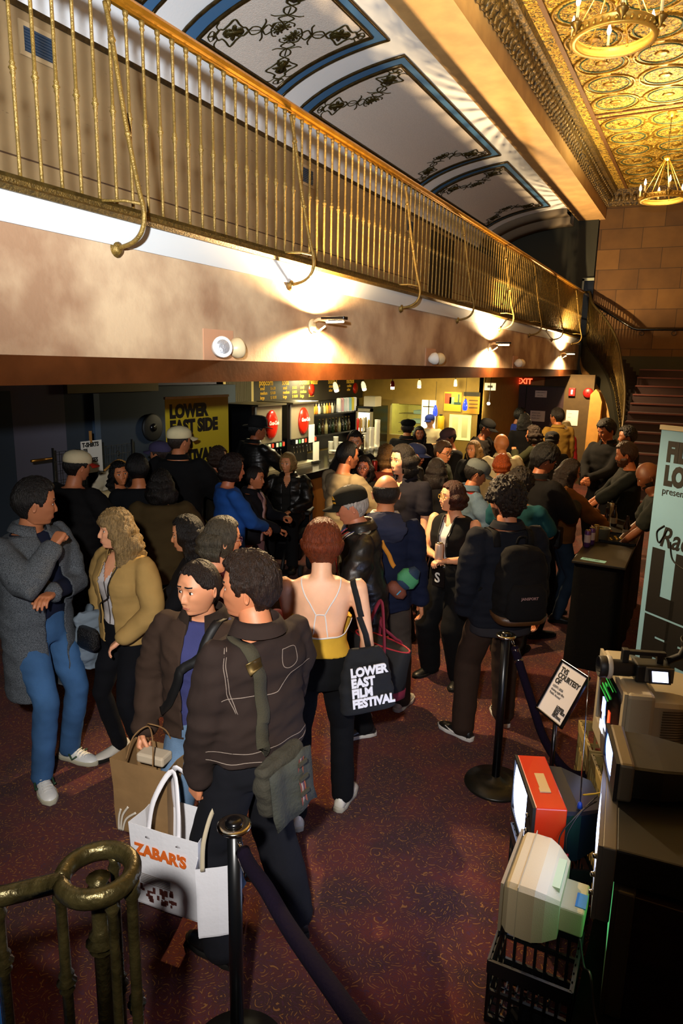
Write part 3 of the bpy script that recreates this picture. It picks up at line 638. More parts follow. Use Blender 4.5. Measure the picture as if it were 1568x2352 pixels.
def head_grid(mb, P, skin, lipm, browm, M):
    vs = []; 
    for i in range(1, NE):
        el = -PI / 2 + PI * i / NE
        for j in range(NA): vs.append(head_pt(_az(j), el, P))
    vs.append(head_pt(0, -PI / 2, P)); vs.append(head_pt(0, PI / 2, P)); o = len(mb.v)
    mats = [skin, lipm, browm]; mb.use(skin)
    base = len(mb.v)
    for v in vs: mb.v.append(tuple(M @ v))
    for i in range(NE - 2):
        for j in range(NA):
            k = (j + 1) % NA; f = (i * NA + j, i * NA + k, (i + 1) * NA + k, (i + 1) * NA + j)
            c = sum((vs[q] for q in f), Vector()) / 4; mm = 0
            if c.y > .2:
                ax = abs(c.x)
                if .05 < ax < .21 and abs(c.z - (.125 - .9 * (ax - .12) ** 2)) < .015: mm = 2
            mb.use(mats[mm]); mb.f.append(tuple(q + base for q in f)); mb.mi.append(mb.m); mb.sm.append(True)
    mb.use(skin)
    for j in range(NA):
        k = (j + 1) % NA; mb.f.append((base + j, base + len(vs) - 2, base + k)); mb.mi.append(mb.m); mb.sm.append(True)
        r = (NE - 2) * NA; mb.f.append((base + r + j, base + r + k, base + len(vs) - 1)); mb.mi.append(mb.m); mb.sm.append(True)
    mb.use(lipm); ly = head_pt(0, -.6, P).y; op = .016 if P.get('open') else 0
    for zz, r_, sg in ((-.270 + op, .013, 1), (-.296 - op, .016, -1)):
        mb.tube([(x_, head_pt(x_ * 2.6, -.60, P).y + .004 - .9 * x_ * x_, zz - sg * 1.1 * x_ * x_ * 1.2) for x_ in (-.088, -.06, -.03, 0, .03, .06, .088)], [.004, r_ * .75, r_, r_ * .92, r_, r_ * .75, .004], 8, M)
    if op: mb.use(mat('mouth_inside', '#2a0c0a', .5)); mb.sphere((0, ly - .010, -.284), (.06, .03, .022), 10, M)
    mb.use(skin)
    for sx in (1, -1):   # ears
        ex = head_pt(sx * 1.62, .0, P).x
        mb.loft([[(ex + sx * (d + .02 * math.sin(a)), -.03 - .02 * math.cos(a) + r * .6 * math.cos(a), -.055 + r * math.sin(a)) for a in (q * PI / 7 for q in range(14))] for d, r in ((-.04, .07), (-.005, .095), (.015, .11), (.026, .098), (.014, .07), (.008, .04))], True, True, M)
        ey = head_pt(sx * .38, .01, P).y; gx, gz = P.get('gaze', (0, 0)); sq = P.get('lid', 1)
        mb.use(EYEW); mb.sphere((sx * .135, ey - .020, .004), (.064, .044, .032 * sq), 14, M)
        mb.use(IRIS); mb.sphere((sx * .135 + gx, ey + .008, .004 + gz), (.030, .020, .029 * sq), 12, M)
        lash = [(sx * .135 + .068 * math.cos(u), ey + .014 - .020 * math.cos(u) ** 2 - (.012 if math.cos(u) * sx > 0 else 0), .004 + .034 * sq * math.sin(u)) for u in (PI * q / 8 for q in range(9))]
        mb.tube(lash, .008, 5, M)
        mb.use(skin); mb.tube([(p[0], p[1] + .002, p[2] + .012) for p in lash], .012, 6, M); mb.tube([(sx * .135 + .056 * math.cos(u), ey + .006 - .018 * math.cos(u) ** 2, .000 - .033 * sq * math.sin(u)) for u in (PI * q / 8 for q in range(9))], .009, 6, M)
def hmask(az, el, z, style):
    """how much hair grows here: >0 hair"""
    a = abs(az); front = .27 + .05 * math.cos(az * 2)
    if style == 'pulled':
        hl = lerp(.33, .05, sstep(.5, 1.25, a)) if a < 1.25 else lerp(.02, -.33, sstep(1.5, 2.0, a))
        return sstep(hl - .02, hl + .02, z)
    if style == 'balding':
        top = sstep(.30, .16, z) if a > 1.1 else 0; return top * sstep(-.36, -.2, z) * sstep(1.15, 1.5, a)
    if style == 'buzz' or style == 'short' or style == 'curls' or style == 'swept':
        hl = lerp(.30, .02, sstep(.85, 1.25, a)) if a < 1.25 else lerp(.02, -.33, sstep(1.6, 2.2, a))
        if 1.25 <= a < 1.45: hl = lerp(.02, -.10, .5)
        return sstep(hl - .03, hl + .03, z)
    hl = lerp(.30, -.05, sstep(.75, 1.1, a)) if a < 1.1 else -.42
    if style == 'bangs': hl = lerp(.13, -.1, sstep(.75, 1.05, a)) if a < 1.05 else -.42
    return sstep(hl - .03, hl + .03, z)
def hair_shell(P, style, th, seed, curl, vol=1.0):
    mb = MB(); vs = []; n1, n2 = 112, 48; rr = random.Random(seed); o = Vector((rr.random() * 9, rr.random() * 9, rr.random() * 9))
    for i in range(n2 + 1):
        el = -1.25 + (PI / 2 + 1.25) * i / n2
        for j in range(n1):
            az = -PI + 2 * PI * j / n1; p = head_pt(az, el, P)
            if abs(az) < .9: p.y = min(p.y, .40 + .0 * p.z)
            m = hmask(az, el, p.z + .035 * noise.noise(Vector((az * 5, 1, 2)) + o) * (abs(az) < 1.3), style); nn = Vector((p.x / .11, p.y / .17, p.z / .25)).normalized()
            q = nn * 2.2 + o
            fx = az + .6 * p.z; strand = noise.noise(Vector((math.sin(fx) * 7, math.cos(fx) * 7, p.z * 2.2)) + o) * .55 + noise.noise(Vector((math.sin(fx) * 18, math.cos(fx) * 18, p.z * 3)) + o) * .35
            cl = noise.noise(q * 3.3) * .8 + noise.noise(q * 7) * .5 if curl else 0
            t = th * (.75 + .35 * sstep(-.1, .4, p.z)) * (1 + strand * (.5 if not curl else .2) + cl * curl)
            t = lerp(-.06, t, m) ; vs.append(p + nn * t * vol)
    fs = [(i * n1 + j, i * n1 + (j + 1) % n1, (i + 1) * n1 + (j + 1) % n1, (i + 1) * n1 + j) for i in range(n2) for j in range(n1)]
    mb.add(vs, fs); return mb
def hair_curtain(mb, P, L, w, seed, curl, open_=.95, flare=1.0, back=0):
    """long hair: horseshoe shaped fall from above the ears to L below the chin line, in head units"""
    rr = random.Random(seed); o = Vector((rr.random() * 9, rr.random() * 9, 0)); rings = []; ns = 26; steps = max(8, int(10 + L * 10))
    for i in range(steps + 1):
        s = i / steps; z = lerp(.18, -.35 - L, s); fl = 1 + (.22 if L > .1 else .08) * flare * math.sin(min(1, s * 1.3) * PI * .6) - .28 * sstep(.75, 1, s); r = []
        for inner in (0, 1):
            for k in range(ns):
                u = k / (ns - 1); u = 1 - u if inner else u; az = open_ + (2 * PI - 2 * open_) * u
                b = head_pt(az, max(-.6, math.asin(max(-.6, min(.99, z * 2)))), P); rad = Vector((b.x, b.y, 0)); 
                if z < -.2: rad = Vector((math.sin(az) * .33, math.cos(az) * .36 - .04 - back * s, 0))
                d = Vector((math.sin(az), math.cos(az), 0)); wv = noise.noise(Vector((math.sin(az) * 6, math.cos(az) * 6, z * (2 + 5 * curl))) + o) * (.05 + .10 * curl) + noise.noise(Vector((math.sin(az) * 17, math.cos(az) * 17, z * 2)) + o) * .035
                edge = min(u, 1 - u) * ns; tk = w * (.35 + .65 * min(1, edge / 3)) * (1 - .35 * s) * (.35 + .65 * sstep(0, .35, s)); wv *= .3 + .7 * sstep(0, .3, s)
                p = rad + d * ((.03 + tk + wv) if not inner else -.01) * 1; p = Vector((p.x * fl, p.y * (fl if p.y < 0 else 1), 0)); zz = z + noise.noise(Vector((az * 3, 0, 0)) + o) * .08 * sstep(.85, 1, s)
                r.append((p.x, p.y, zz))
        rings.append(r)
    mb.loft(rings, True, True); return mb
def cap_mesh(P, brim=0, col=None, style='cap'):
    mb = MB(); rings = []
    for z, s in ((.115, 1.10), (.16, 1.13), (.25, 1.13), (.35, 1.08), (.43, .92), (.49, .68), (.53, .38), (.545, .1)):
        rings.append([(.345 * s * math.sin(a), .415 * s * math.cos(a) - .005, z + .035 * math.cos(a) * 0) for a in (q * PI / 16 for q in range(32))])
    mb.loft(rings, False, True) if False else mb.loft(rings, True, True)
    if style == 'cap':
        R = Matrix.Rotation(brim, 4, 'Z'); top, bot = [], []
        for k in range(13):
            a = lerp(-1.0, 1.0, k / 12); ex = .36 * math.cos(a * 1.25) ** .7 if abs(a) < 1.2 else 0
            for zz, L in ((.0, top), (-.02, bot)): L.append([R @ Vector((.36 * math.sin(a), .43 * math.cos(a) - .02 + ex * t, .155 + zz - .09 * t - .10 * (math.sin(a) ** 2) * t)) for t in (0, .5, 1)])
        v = []; f = []
        for L in (top, bot):
            o = len(v)
            for r in L: v += r
            f += [(o + i * 3 + j, o + i * 3 + j + 1, o + (i + 1) * 3 + j + 1, o + (i + 1) * 3 + j) for i in range(12) for j in range(2)]
        f += [(i * 3 + 2, i * 3 + 41, (i + 1) * 3 + 41, (i + 1) * 3 + 2) for i in range(12)]
        brm = MB().add(v, f); return mb, brm
    if style == 'beret':
        mb = MB(); mb.loft([[(.37 * s * math.sin(a) + .03, .44 * s * math.cos(a) - .02, z) for a in (q * PI / 16 for q in range(32))] for z, s in ((.14, 1.0), (.20, 1.12), (.30, 1.22), (.40, 1.12), (.47, .8), (.50, .3), (.51, .05))], True, True); return mb, None
    if style == 'fedora':
        br = MB(); br.loft([[(r * math.sin(a), r * 1.15 * math.cos(a), z + .05 * math.cos(2 * a) * -(r - .36) * 3) for a in (q * PI / 16 for q in range(32))] for r, z in ((.36, .14), (.62, .12), (.64, .135), (.62, .15), (.37, .17))], True, False)
        mb2 = MB(); mb2.loft([[(.36 * s * math.sin(a), .42 * s * math.cos(a), z - (.05 if abs(math.sin(a)) < .5 and z > .6 else 0)) for a in (q * PI / 16 for q in range(32))] for z, s in ((.12, 1.1), (.3, 1.08), (.5, .98), (.62, .85), (.66, .6), (.62, .1))], True, True)
        return mb2, br
    return mb, None

def cloth(c, kind='cloth'):
    if not isinstance(c, str): return c
    k = kind + '_' + c.lstrip('#')
    if kind == 'leather': return mat(k, c, .42, 0, .35, 24, .0, 8, coat=.1)
    if kind == 'tweed': return mat(k, c, .95, 0, .5, 300, 0, 320, col2='#1d2126', spec=.15)
    if kind == 'denim': return mat(k, c, .9, 0, .3, 260, .35, 5, spec=.2)
    if kind == 'knit': return mat(k, c, .9, 0, .2, 240, .12, 10, spec=.2)
    return mat(k, c, .9, 0, .12, 260, .15, 7, spec=.2)
SW = .113; HIPW = .052
def wrinkle(me, amp, seed, scale=1.0, z0=None):
    o = Vector((seed * 3.1, seed * 1.7, seed * .9))
    n_ = len(me.vertices); C_ = [0.] * (3 * n_); me.vertices.foreach_get('co', C_); N_ = [0.] * (3 * n_); me.vertex_normals.foreach_get('vector', N_)
    for i in range(0, 3 * n_, 3):
        x, y, z = C_[i:i + 3]
        f = (noise.noise(Vector((x * 6 + z * 3, y * 6, z * 14)) * scale + o) * 1.3 - 1.1 * abs(noise.noise(Vector((x * 8 - z * 6, y * 8 + z * 5, z * 15)) * scale + o))) * amp
        C_[i] += N_[i] * f; C_[i + 1] += N_[i + 1] * f; C_[i + 2] += N_[i + 2] * f
    me.vertices.foreach_set('co', C_); me.update()
def person(x, y, h, f, label, group=None, skin='#c08a6c', female=False, girth=1.0, top=None, pants=('#15161c', 'cloth'), shoes='#101010', hair=('short', '#20160f'), hat=None, head=(0, 0, 0), arms=(None, None), lean=0, feet=None, shoulder=1.0, z=0, P=None, glasses=None, beard=None, seat=None, fine=True, sole=None, extra=None, under=None, torso_yaw=0):
    """f: 0 = back to the camera, 90 = facing right, 180 = facing the camera, 270 = facing left"""
    P = dict(P or {}); sk = SKIN(skin); seed = int(abs(x * 131 + y * 977)) % 997
    los = math.atan2(y, x); yaw = los - math.radians(f) - PI / 2
    t = thing('person', label, 'person', (x, y, z), yaw, group)
    fem = 1 if female else 0; g = girth; H = h
    hipz = .525 * H; kneez = .285 * H; fl = H * .152
    if seat: hipz = seat
    dz = hipz - .525 * H
    def Z(k): return (k * H + dz)
    cl, sl = math.cos(lean), math.sin(lean)
    def L(px, py, pz):   # lean about the hips
        r = pz - hipz
        if r <= 0: return Vector((px, py, pz))
        k = min(1, r / (.12 * H)); a = lean * k
        return Vector((px, py * math.cos(a) + r * math.sin(a), hipz + r * math.cos(a) - py * math.sin(a)))
    def torso(mb, off, zlo, zhi=.835, sh=1.0, waist=0, n=24, boxy=0, hem=0):
        rows = [(.46, .080, .055, 0), (.50, .097 + .008 * fem, .066, -.004), (.54, .098 + .008 * fem, .066, -.006), (.58, .088, .060, -.002), (.62, .080 - .006 * fem, .056, .002), (.66, .084 - .005 * fem, .059, .004), (.70, .094 - .004 * fem, .065, .006 + .004 * fem), (.735, .102 - .006 * fem, .067 + .006 * fem, .006 + .006 * fem), (.765, .106 - .006 * fem, .064, .002), (.79, .104 - .006 * fem, .056, -.002), (.81, .092, .047, -.006), (.825, .066, .040, -.008), (.838, .047, .040, -.006), (.85, .040, .038, -.004)]
        rr = [r for r in rows if zlo - .021 <= r[0] <= zhi + .001]
        if zlo < .45: rr = [(zlo, .100 + hem, .070 + hem, 0), (lerp(zlo, .5, .5), .100 + hem * .6, .068 + hem * .5, 0)] + rr
        out = []
        for k, rx, ry, cy in rr:
            bx = boxy * sstep(.80, .70, k)
            rx = (lerp(rx, .104, bx)) * H * (g if k < .8 else 1) * shoulder + off; ry = lerp(ry, .068, bx) * H * (g if k < .8 else 1) + off
            if k < .46 and feet and 'wide' in feet: rx += .02
            out.append([tuple(L(px, py, pz)) for px, py, pz in ring(0, cy * H, Z(k), rx, ry, n)])
        mb.loft(out, True, True)
    sho = [L(s * SW * H * shoulder, -.008 * H, Z(.800)) for s in (-1, 1)]
    A, B = .172 * H, .150 * H; arm = []
    for s, a in zip((-1, 1), arms):
        a = a or 'down'; S = sho[0 if s < 0 else 1]
        W = {'down': (.155, .02, .475, 'relax', (0, -1, .2)), 'back': (.12, -.10, .52, 'relax', (0, -1, 0)), 'pocket': (.125, .045, .50, None, (.6, -1, .2)), 'bent': (.09, .19, .66, 'hold', (.7, -.6, -.5)), 'chest': (.03, .15, .70, 'hold', (.9, -.4, -.6)),
             'cross': (-.06, .12, .64, 'relax', (.9, -.1, -.6)), 'chin': (.02, .15, .80, 'fist', (.9, .1, -1)), 'phone': (.06, .20, .68, 'hold', (.8, -.4, -.8)), 'reach': (.12, .26, .60, 'hold', (.5, -.5, -.6)), 'hip': (.105, .03, .56, None, (1, -.6, .1)), 'lap': (.06, .20, .56, 'relax', (.8, -.3, -.2)), 'carry': (.165, .03, .46, 'grip', (.2, -1, .1)), 'up': (.06, .16, .77, 'hold', (.9, 0, -1)), 'clasp': (.015, .19, .60, 'hold', (.9, -.4, -.5)), 'rest': (.15, .14, .57, 'relax', (.9, -.5, .1))}
        if isinstance(a, str): wx, wy, wz, hp, pole = W[a]
        else: wx, wy, wz, hp, pole = a
        Wt = L(s * wx * H, wy * H, Z(wz)); E, Wr = ik(S, Wt, A, B, (s * pole[0], pole[1], pole[2])); arm.append((s, S, E, Wr, hp))
    # --- body
    body = MB(); r = H / 1.75
    torso(body, -.012, .50)
    nk0, nk1 = L(0, -.012 * H, Z(.82)), L(0, .006 * H, Z(.861)); hp_, hy_, hr_ = head
    limb(body, [nk0, nk1, nk1 + Vector((0, .006, .02))], [.036 * H * (1 - .12 * fem)] * 2 + [.034 * H * (1 - .12 * fem)], 14)
    for s, S, E, Wr, hp in arm: limb(body, [S, S.lerp(E, .3), E, E.lerp(Wr, .25), Wr], [.028 * H * g, .0265 * H * g, .0215 * H, .0235 * H, .0150 * H], 12)
    legs = []
    for i, s in enumerate((-1, 1)):
        fx, fy, fa = (feet[i] if feet and feet[0] != 'seat' else (.07, 0, .18)) if not seat else (.09, .30, .1)
        hip = Vector((s * HIPW * H, 0, hipz - .01)); an = Vector((s * fx * H / 1.0 if not seat else s * .085 * H, fy * H if not seat else .27 * H, .045 * H if not seat else seat - .27 * H))
        if seat: kn = Vector((s * .075 * H, .235 * H, hipz + .02))
        else: kn, an = ik(hip, an, .245 * H, .250 * H, (s * .1, 1, 0))
        legs.append((s, hip, kn, an, fa)); limb(body, [hip, hip.lerp(kn, .5), kn, kn.lerp(an, .3), an], [.048 * H * g, .042 * H * g, .030 * H, .031 * H, .020 * H], 12)
    bm_ = remesh(body, .013 if fine else .02, 4); whole = MB(); whole.use(sk); whole.mesh(bm_)
    HU = .142 * H * (1.02 if not female else .99); hc = nk1 + Vector((0, .018 * H, .058 * H))
    HM = Matrix.Translation(hc) @ Matrix.Rotation(-math.radians(hy_), 4, 'Z') @ Matrix.Rotation(math.radians(hp_), 4, 'X') @ Matrix.Rotation(math.radians(hr_), 4, 'Y') @ Matrix.Scale(HU, 4)
    hc_ = hair[1] if hair else '#2a1c12'; bw = mat('brow_' + hc_.lstrip('#'), hc_, .8)
    lp = mat('lips_' + skin[1:], '#%02x%02x%02x' % tuple(int(int(skin[i:i + 2], 16) * k) for i, k in ((1, .84), (3, .66), (5, .66))), .4)
    if female: P.setdefault('jaw', -.35)
    head_grid(whole, P, sk, lp if not P.get('open') else mat('open_mouth', '#4a1614', .5), bw, HM)
    for s, S, E, Wr, hp in arm:
        if not hp: continue
        d = (Wr - E).normalized(); hm = hand_mesh(hp); down = Vector((0, 0, -1)) if abs(d.z) < .8 else Vector((-s, 0, 0)); 
        palm = (down - down.dot(d) * d).normalized(); X = d.cross(-palm) ; Mh = Matrix(((X.x, d.x, -palm.x, Wr.x), (X.y, d.y, -palm.y, Wr.y), (X.z, d.z, -palm.z, Wr.z), (0, 0, 0, 1)))
        whole.use(sk); whole.mesh(hm, Mh @ Matrix.Diagonal((-s * -1 if s > 0 else -1, 1, 1, 1)) @ Matrix.Scale(r * (.93 if female else 1), 4))
    b = whole.build('body', None, t, fix=False)
    b['label'] = 'bare skin of face and hands'
    # --- trousers / skirt
    if pants:
        pc, pk = pants[0], pants[1]; fit = pants[2] if len(pants) > 2 else 1.0; mb = MB()
        out = []
        for k, rx, ry in ((.47, .082, .060), (.50, .098 + .008 * fem, .068), (.54, .098 + .006 * fem, .067), (.585, .086, .061)):
            out.append([tuple(L(*p)) for p in ring(0, -.002 * H, Z(k), rx * H * g + .008, ry * H * g + .008, 20)])
        mb.loft(out, True, True)
        for s, hip, kn, an, fa in legs:
            a2 = an + Vector((0, 0, -.012 * H)); limb(mb, [hip, hip.lerp(kn, .45), kn, kn.lerp(an, .5), a2], [.055 * H * g, .050 * H * g * fit ** .5, .038 * H * fit, .036 * H * fit, .033 * H * fit], 14)
        me = remesh(mb, .012 if fine else .02, 3); me.update(); wrinkle(me, .005, seed + 5, .8); me.materials.append(cloth(pc, pk)); me.polygons.foreach_set('use_smooth', [True] * len(me.polygons)); link('trousers', me, t)
    # --- shoes
    for s, hip, kn, an, fa in legs:
        M = Matrix.Translation((an.x, an.y, an.z - .045 * H)) @ Matrix.Rotation(-s * fa, 4, 'Z') @ Matrix.Scale(r, 4)
        mb = MB(); prof = ((-.075, .026, .055), (-.06, .034, .085), (-.03, .036, .105), (.01, .036, .100), (.05, .042, .075), (.10, .048, .058), (.15, .045, .048), (.18, .034, .040), (.198, .014, .028))
        mb.loft([[(w * c, yy, .018 + max(0, sn) * (hh - .018)) for c, sn in ((math.cos(q * PI / 6), math.sin(q * PI / 6)) for q in range(12))] for yy, w, hh in prof], True, True, M)
        sh = mb.build('shoe', cloth(shoes, 'leather'), t)
        sl_ = MB().loft([[(w * 1.08 * math.cos(q * PI / 10) if True else 0, 0, 0) for q in range(20)] for w in ()] or [[(px * k, py, zz) for px, py in [(-.028, -.08), (-.042, -.03), (-.040, .03), (-.052, .10), (-.045, .165), (-.02, .203), (.012, .207), (.042, .17), (.052, .10), (.040, .03), (.042, -.03), (.028, -.08), (0, -.088)]] for zz, k in ((0, .95), (.004, 1), (.020, 1), (.026, .96))], True, True, M)
        sl_.build('sole', cloth(sole or '#1a1815', 'cloth'), sh)
    # --- tops
    G = []
    for ly in (top if isinstance(top, list) else [top] if top else []):
        ly = dict(ly); kind = ly.get('kind', 'cloth'); off = ly.get('off', .012); lo = ly.get('lo', .50); sl_len = ly.get('sleeve', 1.0); mb = MB()
        torso(mb, off, lo, ly.get('hi', .835), boxy=ly.get('boxy', .5), hem=ly.get('hem', .0))
        if sl_len > 0:
            for s, S, E, Wr, hp in arm:
                so = off * .8; w = ly.get('w', 1.0)
                if sl_len >= .99: limb(mb, [S, S.lerp(E, .5), E, Wr - (Wr - E) * .03], [.031 * H * w + so * .4, .033 * H * w + so, .028 * H * w + so, .023 * H * w + so * .8], 14)
                elif sl_len > .5: limb(mb, [S, E, E.lerp(Wr, (sl_len - .5) * 2)], [.031 * H * w + so * .4, .028 * H * w + so, .026 * H * w + so], 14)
                else: limb(mb, [S, S.lerp(E, sl_len * 2)], [.030 * H * w + so * .4, .031 * H * w + so * 1.3], 14)
            for s, S, E, Wr, hp in arm: mb.sphere(Vector((S.x * .86, S.y, S.z - .002)), (.040 * H + off * .3, .031 * H + off * .5, .029 * H), 12)
        me = remesh(mb, ly.get('vox', .011 if fine else .018), 4); me.update(); wrinkle(me, ly.get('wr', .006), seed, ly.get('ws', 1.0))
        op = ly.get('open'); neck = ly.get('neck')
        if op or neck:
            bb = bmesh.new(); bb.from_mesh(me); dead = []
            for fc in bb.faces:
                c = fc.calc_center_median(); k = (c.z - dz) / H
                if op and c.y > .01 * H and k < .86 and abs(c.x - op.get('cx', 0)) < lerp(op.get('w0', .03), op.get('w1', .05), sstep(.5, .82, k)) and abs(c.x) < .09 * H: dead.append(fc)
                elif neck and k > neck.get('back', .9) and c.y <= 0: dead.append(fc)
                elif neck and c.y > 0 and k > neck['z'] - neck.get('v', 0) * max(0, 1 - abs(c.x) / (neck.get('w', .06))) and abs(c.x) < neck.get('w', .06) + .001 + 0 * k: dead.append(fc)
            bmesh.ops.delete(bb, geom=dead, context='FACES'); bb.to_mesh(me); bb.free()
        me.materials.append(cloth(ly['c'], kind)); me.polygons.foreach_set('use_smooth', [True] * len(me.polygons))
        o = link(ly.get('name', 'shirt'), me, t)
        if op:
            so_ = o.modifiers.new('thick', 'SOLIDIFY'); so_.thickness = .006; so_.offset = -1
        if ly.get('collar'):
            cm = MB(); cr = []
            for dzc, e in ((-.01, .012), (.018, .012), (.028, .018), (.008, .034), (-.018, .048)):
                cr.append([tuple(L(px, py, pz)) for px, py, pz in [((.040 * H + e) * math.sin(a), -.006 * H + (.040 * H + e) * math.cos(a) * 1.0, Z(.842) + dzc * ly.get('ch', 1) - (.020 + .05 * (e > .03)) * max(0, math.cos(a)) ** 2) for a in (lerp(.40, 2 * PI - .40, q / 20) for q in range(21))]])
            cm.loft(cr, False, False); cm.build('collar', cloth(ly.get('cc', ly['c']), kind), o)
        if ly.get('hood'):
            hm_ = MB(); hr = []
            for ii in range(9):
                u = ii / 8; w_ = (.095 * math.sin(.5 + u * 2.3) ** .6) * H; hr.append([tuple(L(w_ * math.cos(a), -.062 * H - .035 * H * math.sin(u * PI) + .030 * math.sin(a), Z(.86) - u * .115 * H + .012 * math.sin(3 * a))) for a in (q * PI / 8 for q in range(16))])
            hm_.loft(hr, True, True); hme = remesh(hm_, .01, 2); wrinkle(hme, .007, seed + 2, 1.4); hme.materials.append(cloth(ly.get('hc', ly['c']), kind)); hme.polygons.foreach_set('use_smooth', [True] * len(hme.polygons)); link('hood', hme, o)
        G.append(o)
    # --- hair and hat
    if hair:
        st, hcol = hair[0], hair[1]; hm = mat('hair_' + hcol.lstrip('#'), hcol, .45, 0, .9, 26, .55, 14, stretch=(9, 9, 1.2), spec=.3)
        cu = hair[2] if len(hair) > 2 else 0; Ln = hair[3] if len(hair) > 3 else .4
        style = {'long': 'long', 'bob': 'long', 'bangs': 'bangs'}.get(st, st)
        th = {'buzz': .018, 'pulled': .05, 'short': .055, 'swept': .085, 'curls': .15, 'balding': .018, 'long': .06, 'bob': .07, 'bangs': .065}.get(st, .06)
        if hat: th = min(th, .04)
        s1 = hair_shell(P, style, th * (hair[4] if len(hair) > 4 else 1), seed, cu)
        if st in ('long', 'bob', 'bangs'): hair_curtain(s1, P, Ln, .07, seed, cu, hair[5] if len(hair) > 5 else .95 if st != 'bangs' else .9, 1.15 if cu else 1.0, back=.10 if Ln > .5 else 0)
        if st == 'pulled': s1.tube([(0, -.40, .12), (.05, -.50, -.05), (.12, -.46, -.35), (.22, -.25, -.62), (.28, .0, -.95), (.26, .12, -1.35)], [.10, .13, .11, .09, .08, .04], 12)
        if st == 'curls':
            rq = random.Random(seed)
            for q in range(150):
                az = rq.uniform(-PI, PI); el = rq.uniform(-.35, 1.5)
                p = head_pt(az, el, P)
                if hmask(az, el, p.z, 'curls') < .5: continue
                p = p * 1.0 + p.normalized() * (th * .9); s1.sphere(tuple(p), (rq.uniform(.035, .065),) * 3, 6)
        s1.v = [tuple(HM @ Vector(v)) for v in s1.v]
        s1.build('hair', hm, t, fix=False)
    if beard:
        mb = MB(); vs_ = []
        for i in range(17):
            for j in range(33):
                az = lerp(-1.75, 1.75, j / 32); el = lerp(-1.45, -.10, i / 16); p = head_pt(az, el, P); a = abs(az)
                m = sstep(.30, .42, a) * sstep(-.10 - .1 * (a < .9), -.18 - .1 * (a < .9), p.z) + (1 if p.z < -.33 else 0) + (1 if -.245 < p.z < -.20 and a < .5 else 0); m = min(1, m) * sstep(1.75, 1.6, a)
                vs_.append(HM @ (p + p.normalized() * lerp(-.03, beard[1] * (1 + .4 * noise.noise(p * 14)), m)))
        mb.add(vs_, [(i * 33 + j, i * 33 + j + 1, (i + 1) * 33 + j + 1, (i + 1) * 33 + j) for i in range(16) for j in range(32)]); mb.build('beard', mat('hair_' + beard[0].lstrip('#'), beard[0], .5, 0, .6, 55, .4, 16), t, fix=False)
    if hat:
        hs = hat.get('style', 'cap'); cm, br = cap_mesh(P, hat.get('brim', 0), style=hs)
        cm.v = [tuple(HM @ (Vector(v) + Vector((0, 0, -.005)))) for v in cm.v]; ho = cm.build('hat' if hs != 'cap' else 'cap', cloth(hat['c'], hat.get('kind', 'knit')), t)
        if br: br.v = [tuple(HM @ Vector(v)) for v in br.v]; br.build('brim', cloth(hat.get('b', hat['c']), 'knit'), ho)
        for body_, sz, px, pz, colr in hat.get('text', ()):
            tm = MB(); text_mb(tm, body_, sz, HM @ Matrix.Rotation(hat.get('taz', 0), 4, 'Z') @ Matrix.Translation((px, .475, pz)) @ Matrix.Rotation(PI, 4, 'Z') @ Matrix.Rotation(PI / 2, 4, 'X'), .006, .004, 'CENTER'); tm.build('embroidery', cloth(colr), ho)
    if glasses:
        mb = MB()
        for sx in (1, -1):
            mb.tube([(sx * .135 + .085 * math.cos(a * PI / 8), .405, .0 + .072 * math.sin(a * PI / 8)) for a in range(16)], .009, 5, closed=True)
            mb.tube([(sx * .22, .40, .02), (sx * .33, .30, .03), (sx * .36, .0, .02), (sx * .35, -.08, -.03)], .008, 4)
        mb.tube([(-.05, .41, .02), (.05, .41, .02)], .008, 4); mb.v = [tuple(HM @ Vector(v)) for v in mb.v]; mb.build('glasses', mat('frame_' + glasses.lstrip('#'), glasses, .25, .3), t)
    info = dict(t=t, H=H, Z=Z, L=L, arm=arm, head=HM, tops=G, yaw=yaw, body=b, legs=legs, hu=HU)
    return info
def surf(o, pts, width, m, name='strap', parent=None, lift=.004, thick=.003, origin=None):
    """a strap laid on a garment: pts are rough local points, pulled onto the surface"""
    obs = o if isinstance(o, (list, tuple)) else [o]; trees = [BVHTree.FromPolygons([v.co for v in q.data.vertices], [tuple(p.vertices) for p in q.data.polygons]) for q in obs]
    P = spline(pts, 8); out = []; nr = []
    for p in P:
        best = None
        for tr in trees:
            loc, n, i, d = tr.find_nearest(p)
            if loc is not None:
                c = Vector((0, 0, p.z)); rad = (loc - Vector((0, 0, loc.z))).length
                if best is None or rad > best[2]: best = (loc, n, rad)
        n = best[1]; out.append(best[0] + n * lift); nr.append(n)
    for _ in range(2): out = [out[0]] + [(out[i - 1] + out[i] * 2 + out[i + 1]) / 4 for i in range(1, len(out) - 1)] + [out[-1]]
    mb = MB(); rings = []
    for i, p in enumerate(out):
        tt = (out[min(i + 1, len(out) - 1)] - out[max(i - 1, 0)]).normalized(); n = nr[i]; b = tt.cross(n).normalized(); n = b.cross(tt)
        rings.append([p + b * width / 2, p + b * width / 2 + n * thick, p - b * width / 2 + n * thick, p - b * width / 2])
    mb.loft(rings, True, True); return mb.build(name, m, parent if parent is not None else obs[0].parent)
def stitch(o, pts, m, name='stitching', r=.0013):
    return surf(o, pts, r * 2, m, name, obs_parent(o), .0008, .001)
def obs_parent(o): return (o[0] if isinstance(o, (list, tuple)) else o)
